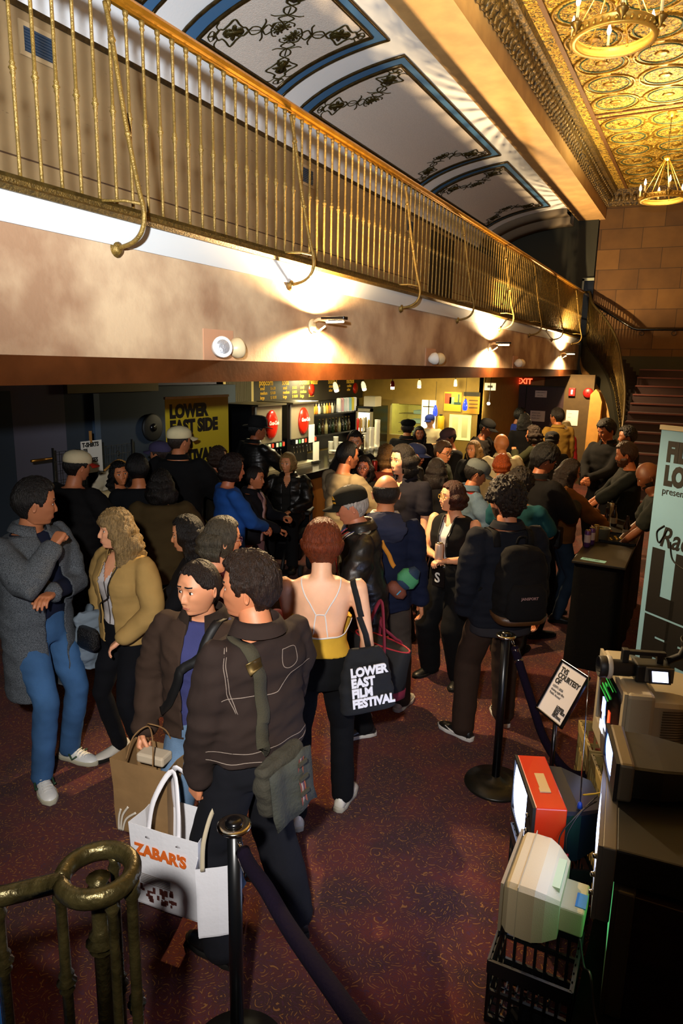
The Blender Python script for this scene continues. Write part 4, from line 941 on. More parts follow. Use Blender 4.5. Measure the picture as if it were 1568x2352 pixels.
# ------------------------------------------------------------------ concession bar
STEEL = mat('brushed_steel', '#a89e84', .35, .55, .1, 90, .1, 10, stretch=(1, 1, .1)); SODA_RED = mat('soda_red', '#c4200f', .25, coat=.4); RED2 = mat('poster_red', '#b53418', .6)
WOODP = mat('orange_wood_panel', '#9a6224', .5, 0, .1, 20, .3, 6, stretch=(1, 1, .15)); YEL = mat('bright_yellow', '#d8b012', .5); GLOWW = mat('lit_display_white', '#f2ecd0', .5, emit=2.2, ecol=(1, .9, .6))
CW = mat('cup_white', '#e6dfc8', .5)
t = thing('bar_counter', 'dark topped concession counter with an orange wood front', 'counter', (0, 0, 0))
MB().box(-5.95, -4.80, 7.35, 12.6, .98, 1.03, bev=.008).build('countertop', mat('dark_granite', '#2c2822', .15, 0, 0, 1, .4, 40), t)
MB().box(-4.90, -4.84, 7.4, 12.6, 0, .98).build('front_panel', WOODP, t)
MB().box(-4.86, -4.78, 7.35, 12.6, .94, 1.035).build('counter_edge', BLKG, t)
MB().box(-6.45, -6.0, 8.95, 12.6, 0, .9).build('back_cabinet', BLK, t)
# menu board with chalk lettering
t = thing('menu_board', 'dark chalkboard menu above the bar listing popcorn, soda and water prices', 'menu', (-6.46, 0, 0))
MB().box(-.03, 0, 9.03, 13.1, 1.86, 2.42).build('board', mat('brown_chalkboard', '#2c2412', .6, 0, .1, 20, .3, 4), t)
ML = mat('yellow_chalk', '#d0a02c', .8, emit=.25); mb = MB()
def bt(s, y, z, size, bold=.003): text_mb(mb, s, size, Matrix(((0, 0, 1, .002), (1, 0, 0, y), (0, 1, 0, z), (0, 0, 0, 1))), .001, bold, sx=.85)
for hd, y in (('popcorn', 9.30), ('soda', 9.98), ('bottled water', 10.55), ('bottled', 11.6), ('nachos', 12.35)):
    bt(hd, y, 2.165, .14)
    for k, (a, pr) in enumerate((('small', '$ 6.00'), ('medium', '$ 8.00'), ('large', '$ 10.00'))):
        if hd in ('bottled', 'nachos') and k == 2: continue
        bt({'bottled': ('drinks', '', '')[k], 'nachos': ('candies', '', '')[k]}.get(hd, a) or 'other', y + .03, 2.09 - k * .075, .075, .002); bt(pr, y + .33, 2.09 - k * .075, .07, 0)
mb.build('chalk_lettering', ML, t)
for y in (10.98, 12.75):
    MB().lathe([(.11, 0), (.11, .008), (.0, .012)], 24, Matrix.Translation((.0, y, 2.06)) @ Matrix.Rotation(PI / 2, 4, 'Y')).build('red_disc', SODA_RED, t)
t = thing('air_vent', 'large return-air grille in a pale frame at the left end of the menu board', 'vent', (-6.29, 0, 0)); MB().box(0, .02, 8.12, 8.88, 1.83, 2.38).build('vent_frame', mat('pale_buff_frame', '#b5a368', .6), t)
mb = MB()
for k in range(26): mb.box(.018, .03, 8.19 + k * .024, 8.20 + k * .024, 1.9, 2.3)
mb.box(.015, .022, 8.18, 8.82, 1.89, 2.31); mb.build('grille', mat('grey_grille', '#55503e', .6), t)
# soda machines
def soda(y0, y1, x, label, disc_y, paper):
    t = thing('soda_dispenser', label, 'soda machine', (x, y0, 1.03), 0, 'soda dispensers'); w = y1 - y0; MB().box(-.55, 0, .02, w, .40, .92, bev=.015).build('housing', STEEL, t)
    MB().box(-.56, -.02, -.06, .03, .0, .93).build('side_panel', BLKG, t); MB().box(-.57, .06, -.03, w + .02, .92, .945).build('lid', mat('lid_dark_steel', '#6b6350', .35, .7), t)
    MB().box(-.55, -.12, .02, w, 0, .40).build('back_splash', BLK, t); MB().box(-.15, .06, .0, w, .0, .035).build('drip_tray', STEEL, t)
    e = MB(); e.loft([[(d, disc_y + .135 * s * math.cos(a), .66 + .20 * s * math.sin(a)) for a in (q * PI / 16 for q in range(32))] for d, s in ((0, 1), (.02, 1), (.04, .85), (.05, .5), (.052, .05))], True, True); b = e.build('red_oval_badge', SODA_RED, t)
    mb = MB(); text_mb(mb, 'Coca-Cola', .075, Matrix(((0, 0, 1, .052), (1, 0, 0, disc_y), (0, 1, 0, .66), (0, 0, 0, 1))), .003, .002, 'CENTER', sx=.72, shear=.35); mb.build('script_lettering', PAPER, b)
    cols = ('#cfd0c0', '#4f8f4a', '#d8cfa8', '#b83a24', '#c9c6a0', '#5f9c6a', '#b8402a', '#d0cdb8')
    for k in range(7):
        yy = .06 + k * (w - .08) / 7 + (.03 if k > 3 else 0); n = MB().box(-.06, .045, yy, yy + .065, .33, .41).build('valve', mat('valve_black', '#141312', .4), t)
        MB().box(.046, .052, yy + .008, yy + .057, .345, .40).build('flavour_button', mat('button_' + cols[k][1:], cols[k], .4, emit=.6), n)
        MB().tube([(.0, yy + .03, .33), (.0, yy + .03, .28), (.015, yy + .03, .2)], .006, 5).build('nozzle', CHROME, n)
    if paper:
        MB().box(.055, .058, w - .26, w - .09, .33, .60).build('taped_paper', mat('lit_paper', '#f0ecdc', .7), t)
soda(7.55, 8.20, -5.3, 'soda dispenser with red oval badge behind the man in the black hat', .36, False)
soda(8.42, 9.10, -5.3, 'soda dispenser with red oval badge and a sheet of paper taped on it', .34, True)
t = thing('sheet_sign', 'white sheet standing at the edge of the second soda dispenser', 'sign', (-5.22, 9.02, 1.06)); MB().box(0, .004, -.09, .09, 0, .30).build('sheet', mat('lit_paper', '#f0ecdc', .7), t); MB().box(-.02, .03, -.1, .1, -.02, .01).build('stand', BLK, t)
t = thing('napkin_dispenser', 'chrome napkin dispenser on the counter with a small white plate on it', 'dispenser', (-5.02, 9.25, 1.03)); MB().box(-.07, .07, -.09, .09, 0, .17, bev=.02).build('case', CHROME, t); MB().box(.07, .075, -.07, .07, .03, .15).build('faceplate', mat('grey_face', '#4d4d52', .4), t); MB().lathe([(.02, .175), (.08, .185), (.085, .195)], 18).build('plate', CW, t)
# cups, taps, bottles
def cup_stack(label, x, y, z, h, r, m, grp):
    t = thing('cup_stack', label, 'cups', (x, y, z), 0, grp); MB().lathe([(r * .8, 0), (r, .06), (r, .065)] + [(r * (1 if k % 2 else .95), .065 + (h - .07) * k / 9) for k in range(10)] + [(r * .85, h)], 14).build('cups', m, t); MB().lathe([(r * 1.04, h - .005), (r * 1.04, h + .004)], 14).build('rim', PAPER, t)
for k, (y, z, h, r, lb) in enumerate(((9.45, 1.03, .30, .04, 'short stack of clear cups beside the napkin dispenser'), (9.62, 1.03, .36, .042, 'clear cup stack behind the napkin dispenser'), (9.78, 1.03, .26, .042, 'low clear cup stack right of the taller ones'), (10.75, 1.03, .42, .05, 'stack of cups with a magenta top one by the beer taps'), (10.95, 1.03, .42, .05, 'plain white paper cup stack by the beer taps'), (11.18, 1.03, .54, .05, 'tallest stack of white cups before the fridge'))):
    cup_stack(lb, -5.2, y, z, h, r, mat('clear_cup', '#c8c6b4', .2, trans=.3) if k < 3 else CW, 'cup stacks on the bar')
t = thing('beer_tap_tower', 'chrome beer tap tower with red and wooden handles', 'beer tap', (-5.15, 10.35, 1.03)); mb = MB(); mb.tube([(0, -.14, 0), (0, -.14, .36)], .03, 10); mb.tube([(0, .14, 0), (0, .14, .36)], .03, 10); mb.tube([(0, -.2, .36), (0, .2, .36)], .035, 12); mb.build('tower', CHROME, t)
for k, (m, y) in enumerate(((SODA_RED, -.14), (mat('tap_tan_wood', '#a87a3c', .4), -.04), (CW, .07), (mat('tap_pewter', '#8f8a70', .3, .6), .16))):
    MB().lathe([(.012, .37), (.016, .42), (.024, .58), (.018, .62), (.012, .63)], 10, Matrix.Translation((.04, y, 0))).build('tap_handle', m, t)
t = thing('back_shelf', 'black wall shelf behind the bar carrying cups and bottles', 'shelf', (-6.35, 0, 0)); MB().box(-.1, .1, 10.7, 12.5, 1.60, 1.625).build('upper_board', BLK, t); MB().box(-.1, .1, 10.7, 12.5, 1.22, 1.245).build('lower_board', BLK, t); MB().box(-.14, -.09, 10.6, 12.9, .95, 1.85).build('slat_back', mat('slatwall_black', '#141210', .6), t)
for k in range(9):
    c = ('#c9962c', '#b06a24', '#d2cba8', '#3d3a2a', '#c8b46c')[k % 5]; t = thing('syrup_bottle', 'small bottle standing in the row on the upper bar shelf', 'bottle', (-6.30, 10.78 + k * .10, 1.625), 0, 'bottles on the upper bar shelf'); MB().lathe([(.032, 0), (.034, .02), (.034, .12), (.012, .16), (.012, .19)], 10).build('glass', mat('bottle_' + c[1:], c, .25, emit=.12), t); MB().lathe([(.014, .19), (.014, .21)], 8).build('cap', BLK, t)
for k in range(7):
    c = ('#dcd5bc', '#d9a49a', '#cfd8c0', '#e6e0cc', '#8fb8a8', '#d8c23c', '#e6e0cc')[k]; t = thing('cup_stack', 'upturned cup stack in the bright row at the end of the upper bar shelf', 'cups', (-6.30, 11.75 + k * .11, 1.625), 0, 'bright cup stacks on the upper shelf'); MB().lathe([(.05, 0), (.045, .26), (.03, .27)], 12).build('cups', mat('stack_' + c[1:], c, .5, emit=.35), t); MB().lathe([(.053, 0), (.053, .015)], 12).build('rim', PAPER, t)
for k in range(10):
    c = ('#1a2a14', '#3a2a10', '#a8a06a', '#101410')[k % 4]; t = thing('liquor_bottle', 'dark liquor bottle on the lower bar shelf', 'bottle', (-6.30, 11.0 + k * .13, 1.245), 0, 'bottles on the lower bar shelf'); MB().lathe([(.036, 0), (.037, .16), (.013, .21), (.013, .27)], 10).build('glass', mat('liq_' + c[1:], c, .15, spec=.8), t); MB().lathe([(.015, .27), (.015, .29)], 8).build('cap', mat('gilt_cap', '#8a7030', .3, .6), t)
# fridge
t = thing('drinks_fridge', 'tall lit glass-door drinks fridge at the end of the bar', 'fridge', (-6.1, 12.75, 0)); MB().box(-.3, .22, -.35, .38, .0, 1.72).build('cabinet', BLKG, t); MB().box(-.10, .19, -.353, -.35, .2, 1.6).build('lit_interior', GLOWW, t)
mb = MB().box(-.13, -.09, -.40, -.35, .1, 1.68); mb.box(.18, .23, -.40, -.35, .1, 1.68); mb.box(-.13, .23, -.40, -.35, 1.62, 1.68); mb.build('door_frame', STEEL, t)
for k in range(4): MB().box(-.1, .19, -.36, -.353, .45 + k * .28, .47 + k * .28).build('shelf', STEEL, t)
mb = MB()
for k in range(4):
    for q in range(5): mb.lathe([(.022, 0), (.022, .12), (.01, .16)], 8, Matrix.Translation((-.07 + q * .055, -.375, .47 + k * .28)))
mb.build('bottles_inside', mat('amber_bottles', '#a88a1c', .3, emit=.5), t, kind='stuff')
t = thing('carton', 'white cardboard carton on top of the drinks fridge', 'box', (-5.98, 12.6, 1.72)); MB().box(-.13, .12, -.15, .15, 0, .19, bev=.004).build('box', mat('carton_white', '#c9bfa8', .7), t); MB().box(-.12, .11, -.16, .14, .19, .20).build('flap', mat('carton_white', '#c9bfa8', .7), t)
# kitchen behind the hatch
t = thing('kitchen_shelving', 'steel shelf rack with trays glowing green-white through the kitchen hatch', 'shelving', (-5.6, 14.2, 0)); 
for k in range(5): MB().box(-.4, .5, -.2, .2, .9 + k * .2, .915 + k * .2).build('shelf', STEEL, t)
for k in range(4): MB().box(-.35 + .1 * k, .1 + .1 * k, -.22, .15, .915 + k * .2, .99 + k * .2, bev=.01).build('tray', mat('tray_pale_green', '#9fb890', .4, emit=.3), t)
t = thing('mixing_bowl', 'large steel bowl upturned on the kitchen rack', 'bowl', (-5.45, 14.0, 1.73)); MB().lathe([(.22, 0), (.21, .06), (.16, .14), (.06, .18), (.01, .185)], 20).build('bowl', CHROME, t); MB().lathe([(.225, 0), (.225, .01)], 20).build('rim', CHROME, t)
light('kitchen_light', 'AREA', (-5.5, 14.3, 2.38), 90, (.75, 1.0, .60), .6, target=(-5.5, 14.3, 0))
light('unseen_bar_light', 'AREA', (-6.2, 10.6, 2.3), 60, (1, .86, .48), .5, target=(-5.9, 10.6, 0))
light('unseen_bar_light', 'AREA', (-4.9, 8.5, 2.38), 60, (1, .84, .48), .4, target=(-5.4, 8.5, 1.3))  # added lamp without a fixture, brightens the steel soda dispensers
light('unseen_bar_light', 'AREA', (-4.6, 12.2, 2.36), 40, (1, .82, .36), .5, target=(-4.5, 13.0, 1.2))
# track lights over the counter
TRK = thing('track_rail', 'black ceiling track running above the bar counter', 'track', (-4.4, 0, 2.36)); MB().box(-.015, .015, 7.6, 15.0, 0, .025).build('rail', BLK, TRK); MB().box(-.02, .02, 11.2, 11.3, -.01, .03).build('feed_box', BLK, TRK)
for k, (y, col, e, lb) in enumerate(((8.1, (1, .85, .5), 10, 'first track spotlight from the left over the bar, angled'), (8.94, (1, .85, .5), 10, 'second track spotlight from the left over the bar'), (9.97, (1, .6, .3), 18, 'third track light, glowing orange under a red shade'), (11.1, (1, .75, .4), 26, 'fourth track light, the brightest with a starburst'), (13.0, (1, .85, .5), 9, 'fifth small track light near the posters'), (14.6, (1, .85, .5), 9, 'last small track light at the right end of the bar'))):
    t = thing('track_light', lb, 'spotlight', (-4.4, y, 2.36), 0, 'track lights over the bar'); M = Matrix.Translation((0, 0, -.12)) @ Matrix.Rotation(.5 if k < 2 else .05, 4, 'X')
    MB().tube([(0, 0, 0), (0, 0, -.1)], .006, 6).build('stem', BLK, t); MB().lathe([(.018, .05), (.03, .02), (.035, -.03), (.035, -.04)], 12, M).build('shade', SODA_RED if k == 2 else mat('frosted_shade', '#d8c890', .4, emit=1.5, ecol=(1, .8, .4)), t); MB().lathe([(.030, -.035), (.030, -.08), (.005, -.085)], 12, M).build('bulb', mat('track_bulb_%d' % k, '#fff0c0', .4, emit=e, ecol=col), t)
    light('track_light_glow', 'SPOT', (-4.4, y, 2.14), 22, (1, .78, .42), .03, target=(-4.9, y, 0), spot=2.4)
for x, z, lb in ((-4.79, 1.64, 'left cobalt glass pendant lamp by the bright kitchen window'), (-4.18, 1.78, 'right cobalt glass pendant lamp before the yellow poster')):
    t = thing('pendant_lamp', lb, 'lamp', (x, 13.0, z), 0, 'cobalt pendants'); MB().lathe([(.015, .14), (.035, .08), (.05, 0), (.045, -.06), (.03, -.08)], 14).build('glass_shade', mat('cobalt_glass', '#1a2ad0', .15, emit=1.2, ecol=(.05, .1, 1)), t); MB().tube([(0, 0, .14), (0, 0, .6)], .004, 5).build('cord', BLK, t); MB().sphere((0, 0, -.055), .028, 10).build('bulb', mat('blue_white_bulb', '#e0e4ff', .3, emit=12, ecol=(.6, .7, 1)), t)
t = thing('wall_bulb', 'bare bright bulb on the ochre wall right of the bar', 'lamp', (-3.74, 13.1, 1.85)); MB().sphere((0, -.03, 0), .03, 12).build('bulb', mat('bare_bulb', '#fff4d8', .3, emit=60, ecol=(1, .85, .55)), t); MB().lathe([(.03, 0), (.03, .02)], 12, Matrix.Translation((0, -.0, 0)) @ Matrix.Rotation(PI / 2, 4, 'X')).build('socket', BLK, t); MB().tube([(0, -.0, .02), (0, .05, .5)], .006, 5).build('conduit', BLK, t)
light('wall_bulb_light', 'POINT', (-3.74, 12.98, 1.85), 14, (1, .75, .38), .03)
# wall pieces at the bar's end
def wposter(name, label, x0, x1, z0, z1, m, shapes=(), cat='poster', y=13.195):
    t = thing(name, label, cat, ((x0 + x1) / 2, y, (z0 + z1) / 2)); w, h = (x1 - x0) / 2, (z1 - z0) / 2; MB().box(-w, w, -.01, 0, -h, h).build('sheet', m, t)
    by = {}
    for k, (sx, sz, sw, sh, c) in enumerate(shapes): by.setdefault(c, MB()).box(sx - sw, sx + sw, -.013, -.01, sz - sh, sz + sh)
    for c, mb in by.items(): mb.build('printed_area', mat('print_' + c[1:], c, .6), t)
wposter('poster', 'yellow poster with a dark header and small dark circles, farthest right at the bar end', -4.28, -3.95, 1.63, 2.05, mat('poster_yellow', '#c08c1c', .6), [(0, .17, .165, .04, '#2a2410'), (-.12, .06, .02, .02, '#3a2a10'), (-.12, 0, .02, .02, '#3a2a10'), (-.12, -.06, .02, .02, '#3a2a10'), (.04, .05, .09, .012, '#6a4a14'), (.04, -.02, .09, .012, '#6a4a14'), (.04, -.09, .09, .012, '#6a4a14')])
wposter('poster', 'red, yellow and green poster with abstract figures beside the yellow one', -4.68, -4.32, 1.66, 2.04, mat('poster_gold', '#c8a21e', .6), [(-.10, .06, .07, .10, '#b8401c'), (-.02, .02, .05, .07, '#6f8a70'), (.10, -.03, .07, .025, '#1c4038'), (.12, .07, .015, .08, '#1c4038')])
wposter('window_display', 'bright white service window beside the kitchen hatch', -5.15, -4.85, 1.0, 1.86, GLOWW, [(0, .3, .13, .012, '#6a6448'), (0, 0, .012, .43, '#6a6448')], 'window')
wposter('menu_case', 'glowing yellow-green glass case under the posters', -4.55, -4.1, 1.1, 1.60, mat('case_yellow_glow', '#c8c860', .5, emit=.9, ecol=(.9, .85, .3)), [(-.1, 0, .06, .2, '#d8d8a0'), (.1, 0, .06, .2, '#d8d8a0')], 'case')
t = thing('yellow_canister', 'tall yellow canister beside the glowing case', 'canister', (-4.68, 13.05, 1.12)); MB().lathe([(.07, 0), (.07, .42), (.05, .45)], 16).build('body', YEL, t); MB().lathe([(.03, .45), (.03, .48)], 12).build('cap', BLK, t); MB().box(-.12, .12, -.1, .1, -1.12, 0).build('stand', BLK, t)
wposter('sign_plate', 'small pale plate hanging from the beam beside the exit sign', -3.86, -3.64, 2.1, 2.24, PAPER, [(0, 0, .05, .02, '#3a3424')], 'sign', y=13.15)
# ------------------------------------------------------------------ merchandise corner
t = thing('roll_up_banner', 'yellow-olive roll-up banner reading LOWER EAST SIDE FILM FESTIVAL behind the man in the white cap', 'banner', (-4.9, 5.38, 0), PI / 2); BY = mat('olive_yellow_banner', '#b7a01e', .6)
MB().box(0, 1.05, -.002, .002, .08, 2.13).build('panel', BY, t); MB().box(-.01, 1.06, -.07, .07, 0, .08, bev=.01).build('base', STEEL, t); MB().box(-.005, 1.055, -.012, .012, 2.13, 2.155).build('top_bar', STEEL, t); MB().tube([(.5, .04, .08), (.5, .04, 2.13)], .01, 6).build('support_pole', STEEL, t)
mb = MB(); 
for k, (s, dx) in enumerate((('LOWER', 0), ('EAST SIDE', 0), ('FILM', 0), ('FESTIVAL', 0), ('APR. 30–', .05), ('MAY 4,', .28), ('NYC', .38))): text_mb(mb, s, .185, Matrix.Translation((.06 + dx, -.004, 1.94 - k * .165)) @ Matrix.Rotation(PI / 2, 4, 'X'), .001, .012, sx=.95)
mb.build('lettering', BLK, t)
t = thing('merchandise_rack', 'black wire grid rack for merchandise against the blue wall', 'rack', (-5.6, 4.55, 0)); mb = MB()
for k in range(15): mb.tube([(0, k * .075, .3), (0, k * .075, 1.62)], .003, 4)
for k in range(15): mb.tube([(0, 0, .3 + k * .094), (0, 1.05, .3 + k * .094)], .003, 4)
mb.build('grid', BLK, t); mb = MB(); mb.tube([(0, 0, 0), (0, 0, 1.66)], .012, 6); mb.tube([(0, 1.05, 0), (0, 1.05, 1.66)], .012, 6); mb.build('post', BLK, t); MB().tube([(.0, -.25, 1.56), (.0, -.02, 1.56)], .014, 8).build('brass_arm', mat('brass_arm', '#a8762c', .3, .8), t)
t = thing('price_sign', 'white sheet sign reading T-SHIRTS clipped on the rack', 'sign', (-5.55, 4.85, 1.70), PI / 2); MB().box(0, .27, -.003, .003, -.33, 0).build('sheet', PAPER, t); mb = MB()
for s, a, b, sz in (('T-SHIRTS', .015, -.06, .062), ('$25', .02, -.11, .045), ('TOTES', .05, -.22, .062), ('$20', .02, -.28, .045)): text_mb(mb, s, sz, Matrix.Translation((a, -.0045, b)) @ Matrix.Rotation(PI / 2, 4, 'X'), .001, .003, sx=.85)
mb.build('lettering', BLK, t); MB().box(.12, .14, -.01, .01, -.02, .10).build('wooden_clip', mat('clip_wood', '#a8763c', .6), t)
t = thing('t_shirt', 'cream T-shirt on a wooden hanger hanging from the rack', 'shirt', (-5.53, 5.32, .973), PI / 2); mb = MB(); rings = []
for z, rx, ry in ((-.36, .24, .035), (-.1, .235, .045), (.15, .24, .05), (.30, .25, .05), (.36, .235, .045), (.41, .15, .035), (.43, .08, .02)): rings.append(ring(0, 0, z, rx, ry, 24, 2.6))
mb.loft(rings); 
for s in (-1, 1): mb.tube([(s * .2, 0, .36), (s * .30, 0, .24), (s * .36, 0, .13)], [.055, .075, .08], 12, flat=.5, up=(0, 1, 0))
me = remesh(mb, .012, 3); me.update(); wrinkle(me, .012, 3, 1.3); me.materials.append(mat('cream_jersey', '#c9bfa4', .85)); me.polygons.foreach_set('use_smooth', [True] * len(me.polygons)); link('garment', me, t)
mb = MB(); mb.tube(spline([(-.20, 0, .40), (-.1, 0, .455), (0, 0, .49), (.1, 0, .455), (.20, 0, .40)], 4), .012, 6); mb.build('hanger', mat('hanger_wood', '#b07c34', .5), t); MB().tube(spline([(0, 0, .49), (0, 0, .53), (.03, 0, .56), (0, 0, .59), (-.03, 0, .57)], 4), .003, 5).build('hook', CHROME, t)
t = thing('wall_disc', 'round dark disc mounted on the blue wall', 'disc', (-5.98, 6.32, 1.72)); MB().lathe([(.17, 0), (.17, .02), (.15, .03)], 24, Matrix.Rotation(PI / 2, 4, 'Y')).build('disc', BLK, t); MB().lathe([(.05, .03), (.05, .04)], 12, Matrix.Rotation(PI / 2, 4, 'Y')).build('hub', BLKG, t)
# ------------------------------------------------------------------ televisions and crates on the right
def screen_mat(name, c, e, c2=None, scale=3):
    m = mat(name, c, .1, emit=e, ecol=c); N, L, b = nodes(m)
    if c2:
        tc = N.new('ShaderNodeTexCoord'); n = N.new('ShaderNodeTexNoise'); n.inputs['Scale'].default_value = scale; n.inputs['Detail'].default_value = 1; L.new(tc.outputs['Object'], n.inputs[0]); r = N.new('ShaderNodeValToRGB'); L.new(n.outputs[0], r.inputs[0])
        e_ = r.color_ramp.elements; e_[0].position = .44; e_[1].position = .58; e_[0].color = (*lin(c2), 1); e_[1].color = (*lin(c), 1); L.new(r.outputs[0], b.inputs['Emission Color']); b.inputs['Base Color'].default_value = (.01, .01, .01, 1)
    return m
def tv(label, loc, yaw, w, d1, d2, h, front, rear, bez, scr, sw=(.06, .94), sh=(.12, .92), taper=.65, knobs=0, extra=None, group=None, bevel=.012, rh=(.08, .9)):
    t = thing('television', label, 'television', loc, yaw, group)
    MB().box(0, d1, 0, w, 0, h, bev=bevel).build('cabinet', front, t)
    if d2:
        yl, yh = w * .04, w * .96; r = []
        for x, k in ((d1 - .005, 1), (d1 + d2 * .35, .97), (d1 + d2 * .8, taper), (d1 + d2, taper * .85)):
            c0, c1 = w / 2, h * (rh[0] + rh[1]) / 2; hw, hh = w * .46 * k, h * (rh[1] - rh[0]) / 2 * (k * .5 + .5)
            r.append([(x, c0 + py * hw, c1 + pz * hh - (1 - k) * .0) for py, pz in ((-1, -.92), (-.92, -1), (.92, -1), (1, -.92), (1, .92), (.92, 1), (-.92, 1), (-1, .92))])
        MB().loft(r, True, True, smooth=False).build('rear_housing', rear, t)
    b = MB(); y0, y1, z0, z1 = w * sw[0], w * sw[1], h * sh[0], h * sh[1]
    for a in ((-.012, .002, 0, w, 0, z0), (-.012, .002, 0, w, z1, h), (-.012, .002, 0, y0, z0, z1), (-.012, .002, y1, w, z0, z1)): b.box(*a)
    bz = b.build('bezel', bez, t)
    g = MB(); n = 10; g.loft([[(-.010 + .018 * ((2 * i / n - 1) ** 2 + (2 * j / n - 1) ** 2) * .5 - .006, lerp(y0, y1, j / n), lerp(z0, z1, i / n)) for j in range(n + 1)] for i in range(n + 1)], False, False); g.build('screen', scr, t)
    for k in range(knobs): MB().lathe([(.010, 0), (.009, .014), (.003, .016)], 12, Matrix.Translation((-.012, w * (sw[0] * .5), h * (.25 + k * .25))) @ Matrix.Rotation(-PI / 2, 4, 'Y')).build('knob', CHROME, bz)
    return t
def crate(label, loc, yaw, m, w=.31, h=.28, grp=None):
    t = thing('milk_crate', label, 'crate', loc, yaw, grp); mb = MB()
    for z0, z1 in ((0, .03), (h * .5 - .01, h * .5 + .01), (h - .05, h)):
        mb.box(0, w, 0, .012, z0, z1); mb.box(0, w, w - .012, w, z0, z1); mb.box(0, .012, 0, w, z0, z1); mb.box(w - .012, w, 0, w, z0, z1)
    n = 7
    for k in range(n + 1):
        u = k * (w - .012) / n
        mb.box(u, u + .012, 0, .01, 0, h); mb.box(u, u + .012, w - .01, w, 0, h); mb.box(0, .01, u, u + .012, 0, h); mb.box(w - .01, w, u, u + .012, 0, h); mb.box(u, u + .006, 0, w, 0, .006); mb.box(0, w, u, u + .006, 0, .006)
    mb.build('lattice', m, t); MB().box(.0, w, -.004, .004, h - .055, h + .004).box(0, w, w - .004, w + .004, h - .055, h + .004).box(-.004, .004, 0, w, h - .055, h + .004).box(w - .004, w + .004, 0, w, h - .055, h + .004).build('rim', m, t)
    return t
REDP = mat('red_enamel', '#c22a0c', .35, coat=.2); DBLUE = mat('dark_blue_black_plastic', '#0e1826', .35); CREAM = mat('cream_plastic', '#bfae88', .5, 0, .1, 200); CREAMB = mat('beige_plastic', '#b3a88e', .55, 0, .1, 200)
WSC = screen_mat('white_static_screen', '#b8ccff', 9); BSC = screen_mat('bluish_screen', '#a9c2ff', 6, '#5f7fd0', 9); GSC = screen_mat('green_screen', '#58c878', .8); CSC = mat('dark_crt_glass', '#05070a', .12)
MCB = mat('black_crate_plastic', '#15181a', .45); MCY = mat('yellowed_crate_plastic', '#a08c52', .6)
crate('black milk crate under the cream portable television', (-.50, 2.23, 0), .03, MCB, grp='black milk crates')
crate('black milk crate under the red television', (-.50, 2.80, 0), .43, MCB, grp='black milk crates')
t = tv('small television in a bright red case with a glowing white screen', (-.47, 2.80, .285), .43, .43, .14, .20, .31, REDP, DBLUE, BLK, WSC, (.28, .97), (.08, .94), .7, 3, bevel=.006)
MB().box(.045, .095, .12, .15, .310, .316).box(.03, .075, .12, .27, .3105, .3135, Matrix.Translation((.02, 0, 0))).build('masking_tape', mat('tan_tape', '#c7a870', .7), t)
an = MB(); an.tube([(.21, .06, .30), (.205, .075, .62), (.20, .09, .93)], [.004, .003, .002], 6); an.sphere((.20, .09, .93), .005, 8); an.build('antenna', CHROME, t); MB().lathe([(.014, 0), (.01, .02), (.005, .03)], 12, Matrix.Translation((.21, .06, .285))).build('antenna_base', mat('blue_base', '#2042a0', .4), t)
t = thing('television', 'cream portable television seen from its back corner, lowest in front, with a blue tape label', 'television', (-.495, 2.375, .285), .023)
r = [[(x, w / 2 * 0 + (.19 + py * hw), zc + pz * hh) for py, pz in ((-1, -.9), (-.9, -1), (.9, -1), (1, -.9), (1, .88), (.9, 1), (-.9, 1), (-1, .88))] for x, w, hw, zc, hh in ((0, 0, .165, .11, .10), (.02, 0, .185, .115, .115), (.06, 0, .19, .115, .118), (.12, 0, .19, .115, .118), (.16, 0, .175, .11, .108), (.21, 0, .14, .10, .085))]
MB().loft(r, True, True, smooth=False).build('housing', CREAM, t); MB().box(.055, .058, -.002, .382, -.002, .235).build('case_seam', mat('seam_tan', '#a5987a', .7), t)
MB().box(.20, .30, .09, .27, .03, .14, bev=.008).build('tube_neck_cover', CREAM, t); MB().box(.26, .301, .12, .20, .138, .143).build('blue_tape', mat('painter_tape_blue', '#3f7fc4', .7), t)
MB().box(.13, .20, .10, .28, .19, .212).build('vent_recess', mat('pale_green_cream', '#a9b890', .5), t)
g = MB(); g.box(-.016, -.008, .03, .35, .03, .20); g.build('screen', WSC, t); MB().box(-.012, 0, .005, .375, .005, .225).build('bezel', mat('bezel_taupe', '#8d8066', .5), t)
# stack
CL = mat('black_drape', '#060607', .95, 0, .3, 30, spec=.1)
t = thing('display_riser', 'low black riser carrying the stack of old televisions', 'riser', (-.16, 2.1, 0)); MB().box(0, 1.1, 0, 1.6, 0, .20, bev=.02).build('platform', CL, t); MB().box(-.02, 1.1, -.02, 1.62, .19, .205).build('cloth_top', CL, t)
t = tv('wood-sided television at the bottom of the stack, showing a green glow', (-.085, 2.28, .205), .06, .52, .06, 0, .525, mat('silver_trim', '#5c564a', .4, .5), BLK, mat('silver_trim', '#5c564a', .4, .5), GSC, bevel=.008)
MB().box(.055, .46, .006, .51, .005, .515, bev=.004).build('wood_cabinet', mat('dark_walnut_veneer', '#2e150d', .4, 0, .05, 20, .5, 6, stretch=(.4, .4, 5)), t)
t = tv('wide black television with a silver front edge and glowing white screen, middle of the stack', (-.150, 2.29, .575), .10, .56, .05, 0, .30, mat('silver_front', '#6a645a', .45, .4), BLK, mat('silver_front', '#6a645a', .45, .4), WSC, (.15, .95), (.10, .92), bevel=.006, knobs=3)
MB().box(.045, .52, .005, .55, .165, .298, bev=.008).build('black_housing', mat('satin_black_housing', '#0d0d0b', .55), t); MB().box(.36, .39, .06, .15, .2985, .2995).build('paper_label', PAPER, t)
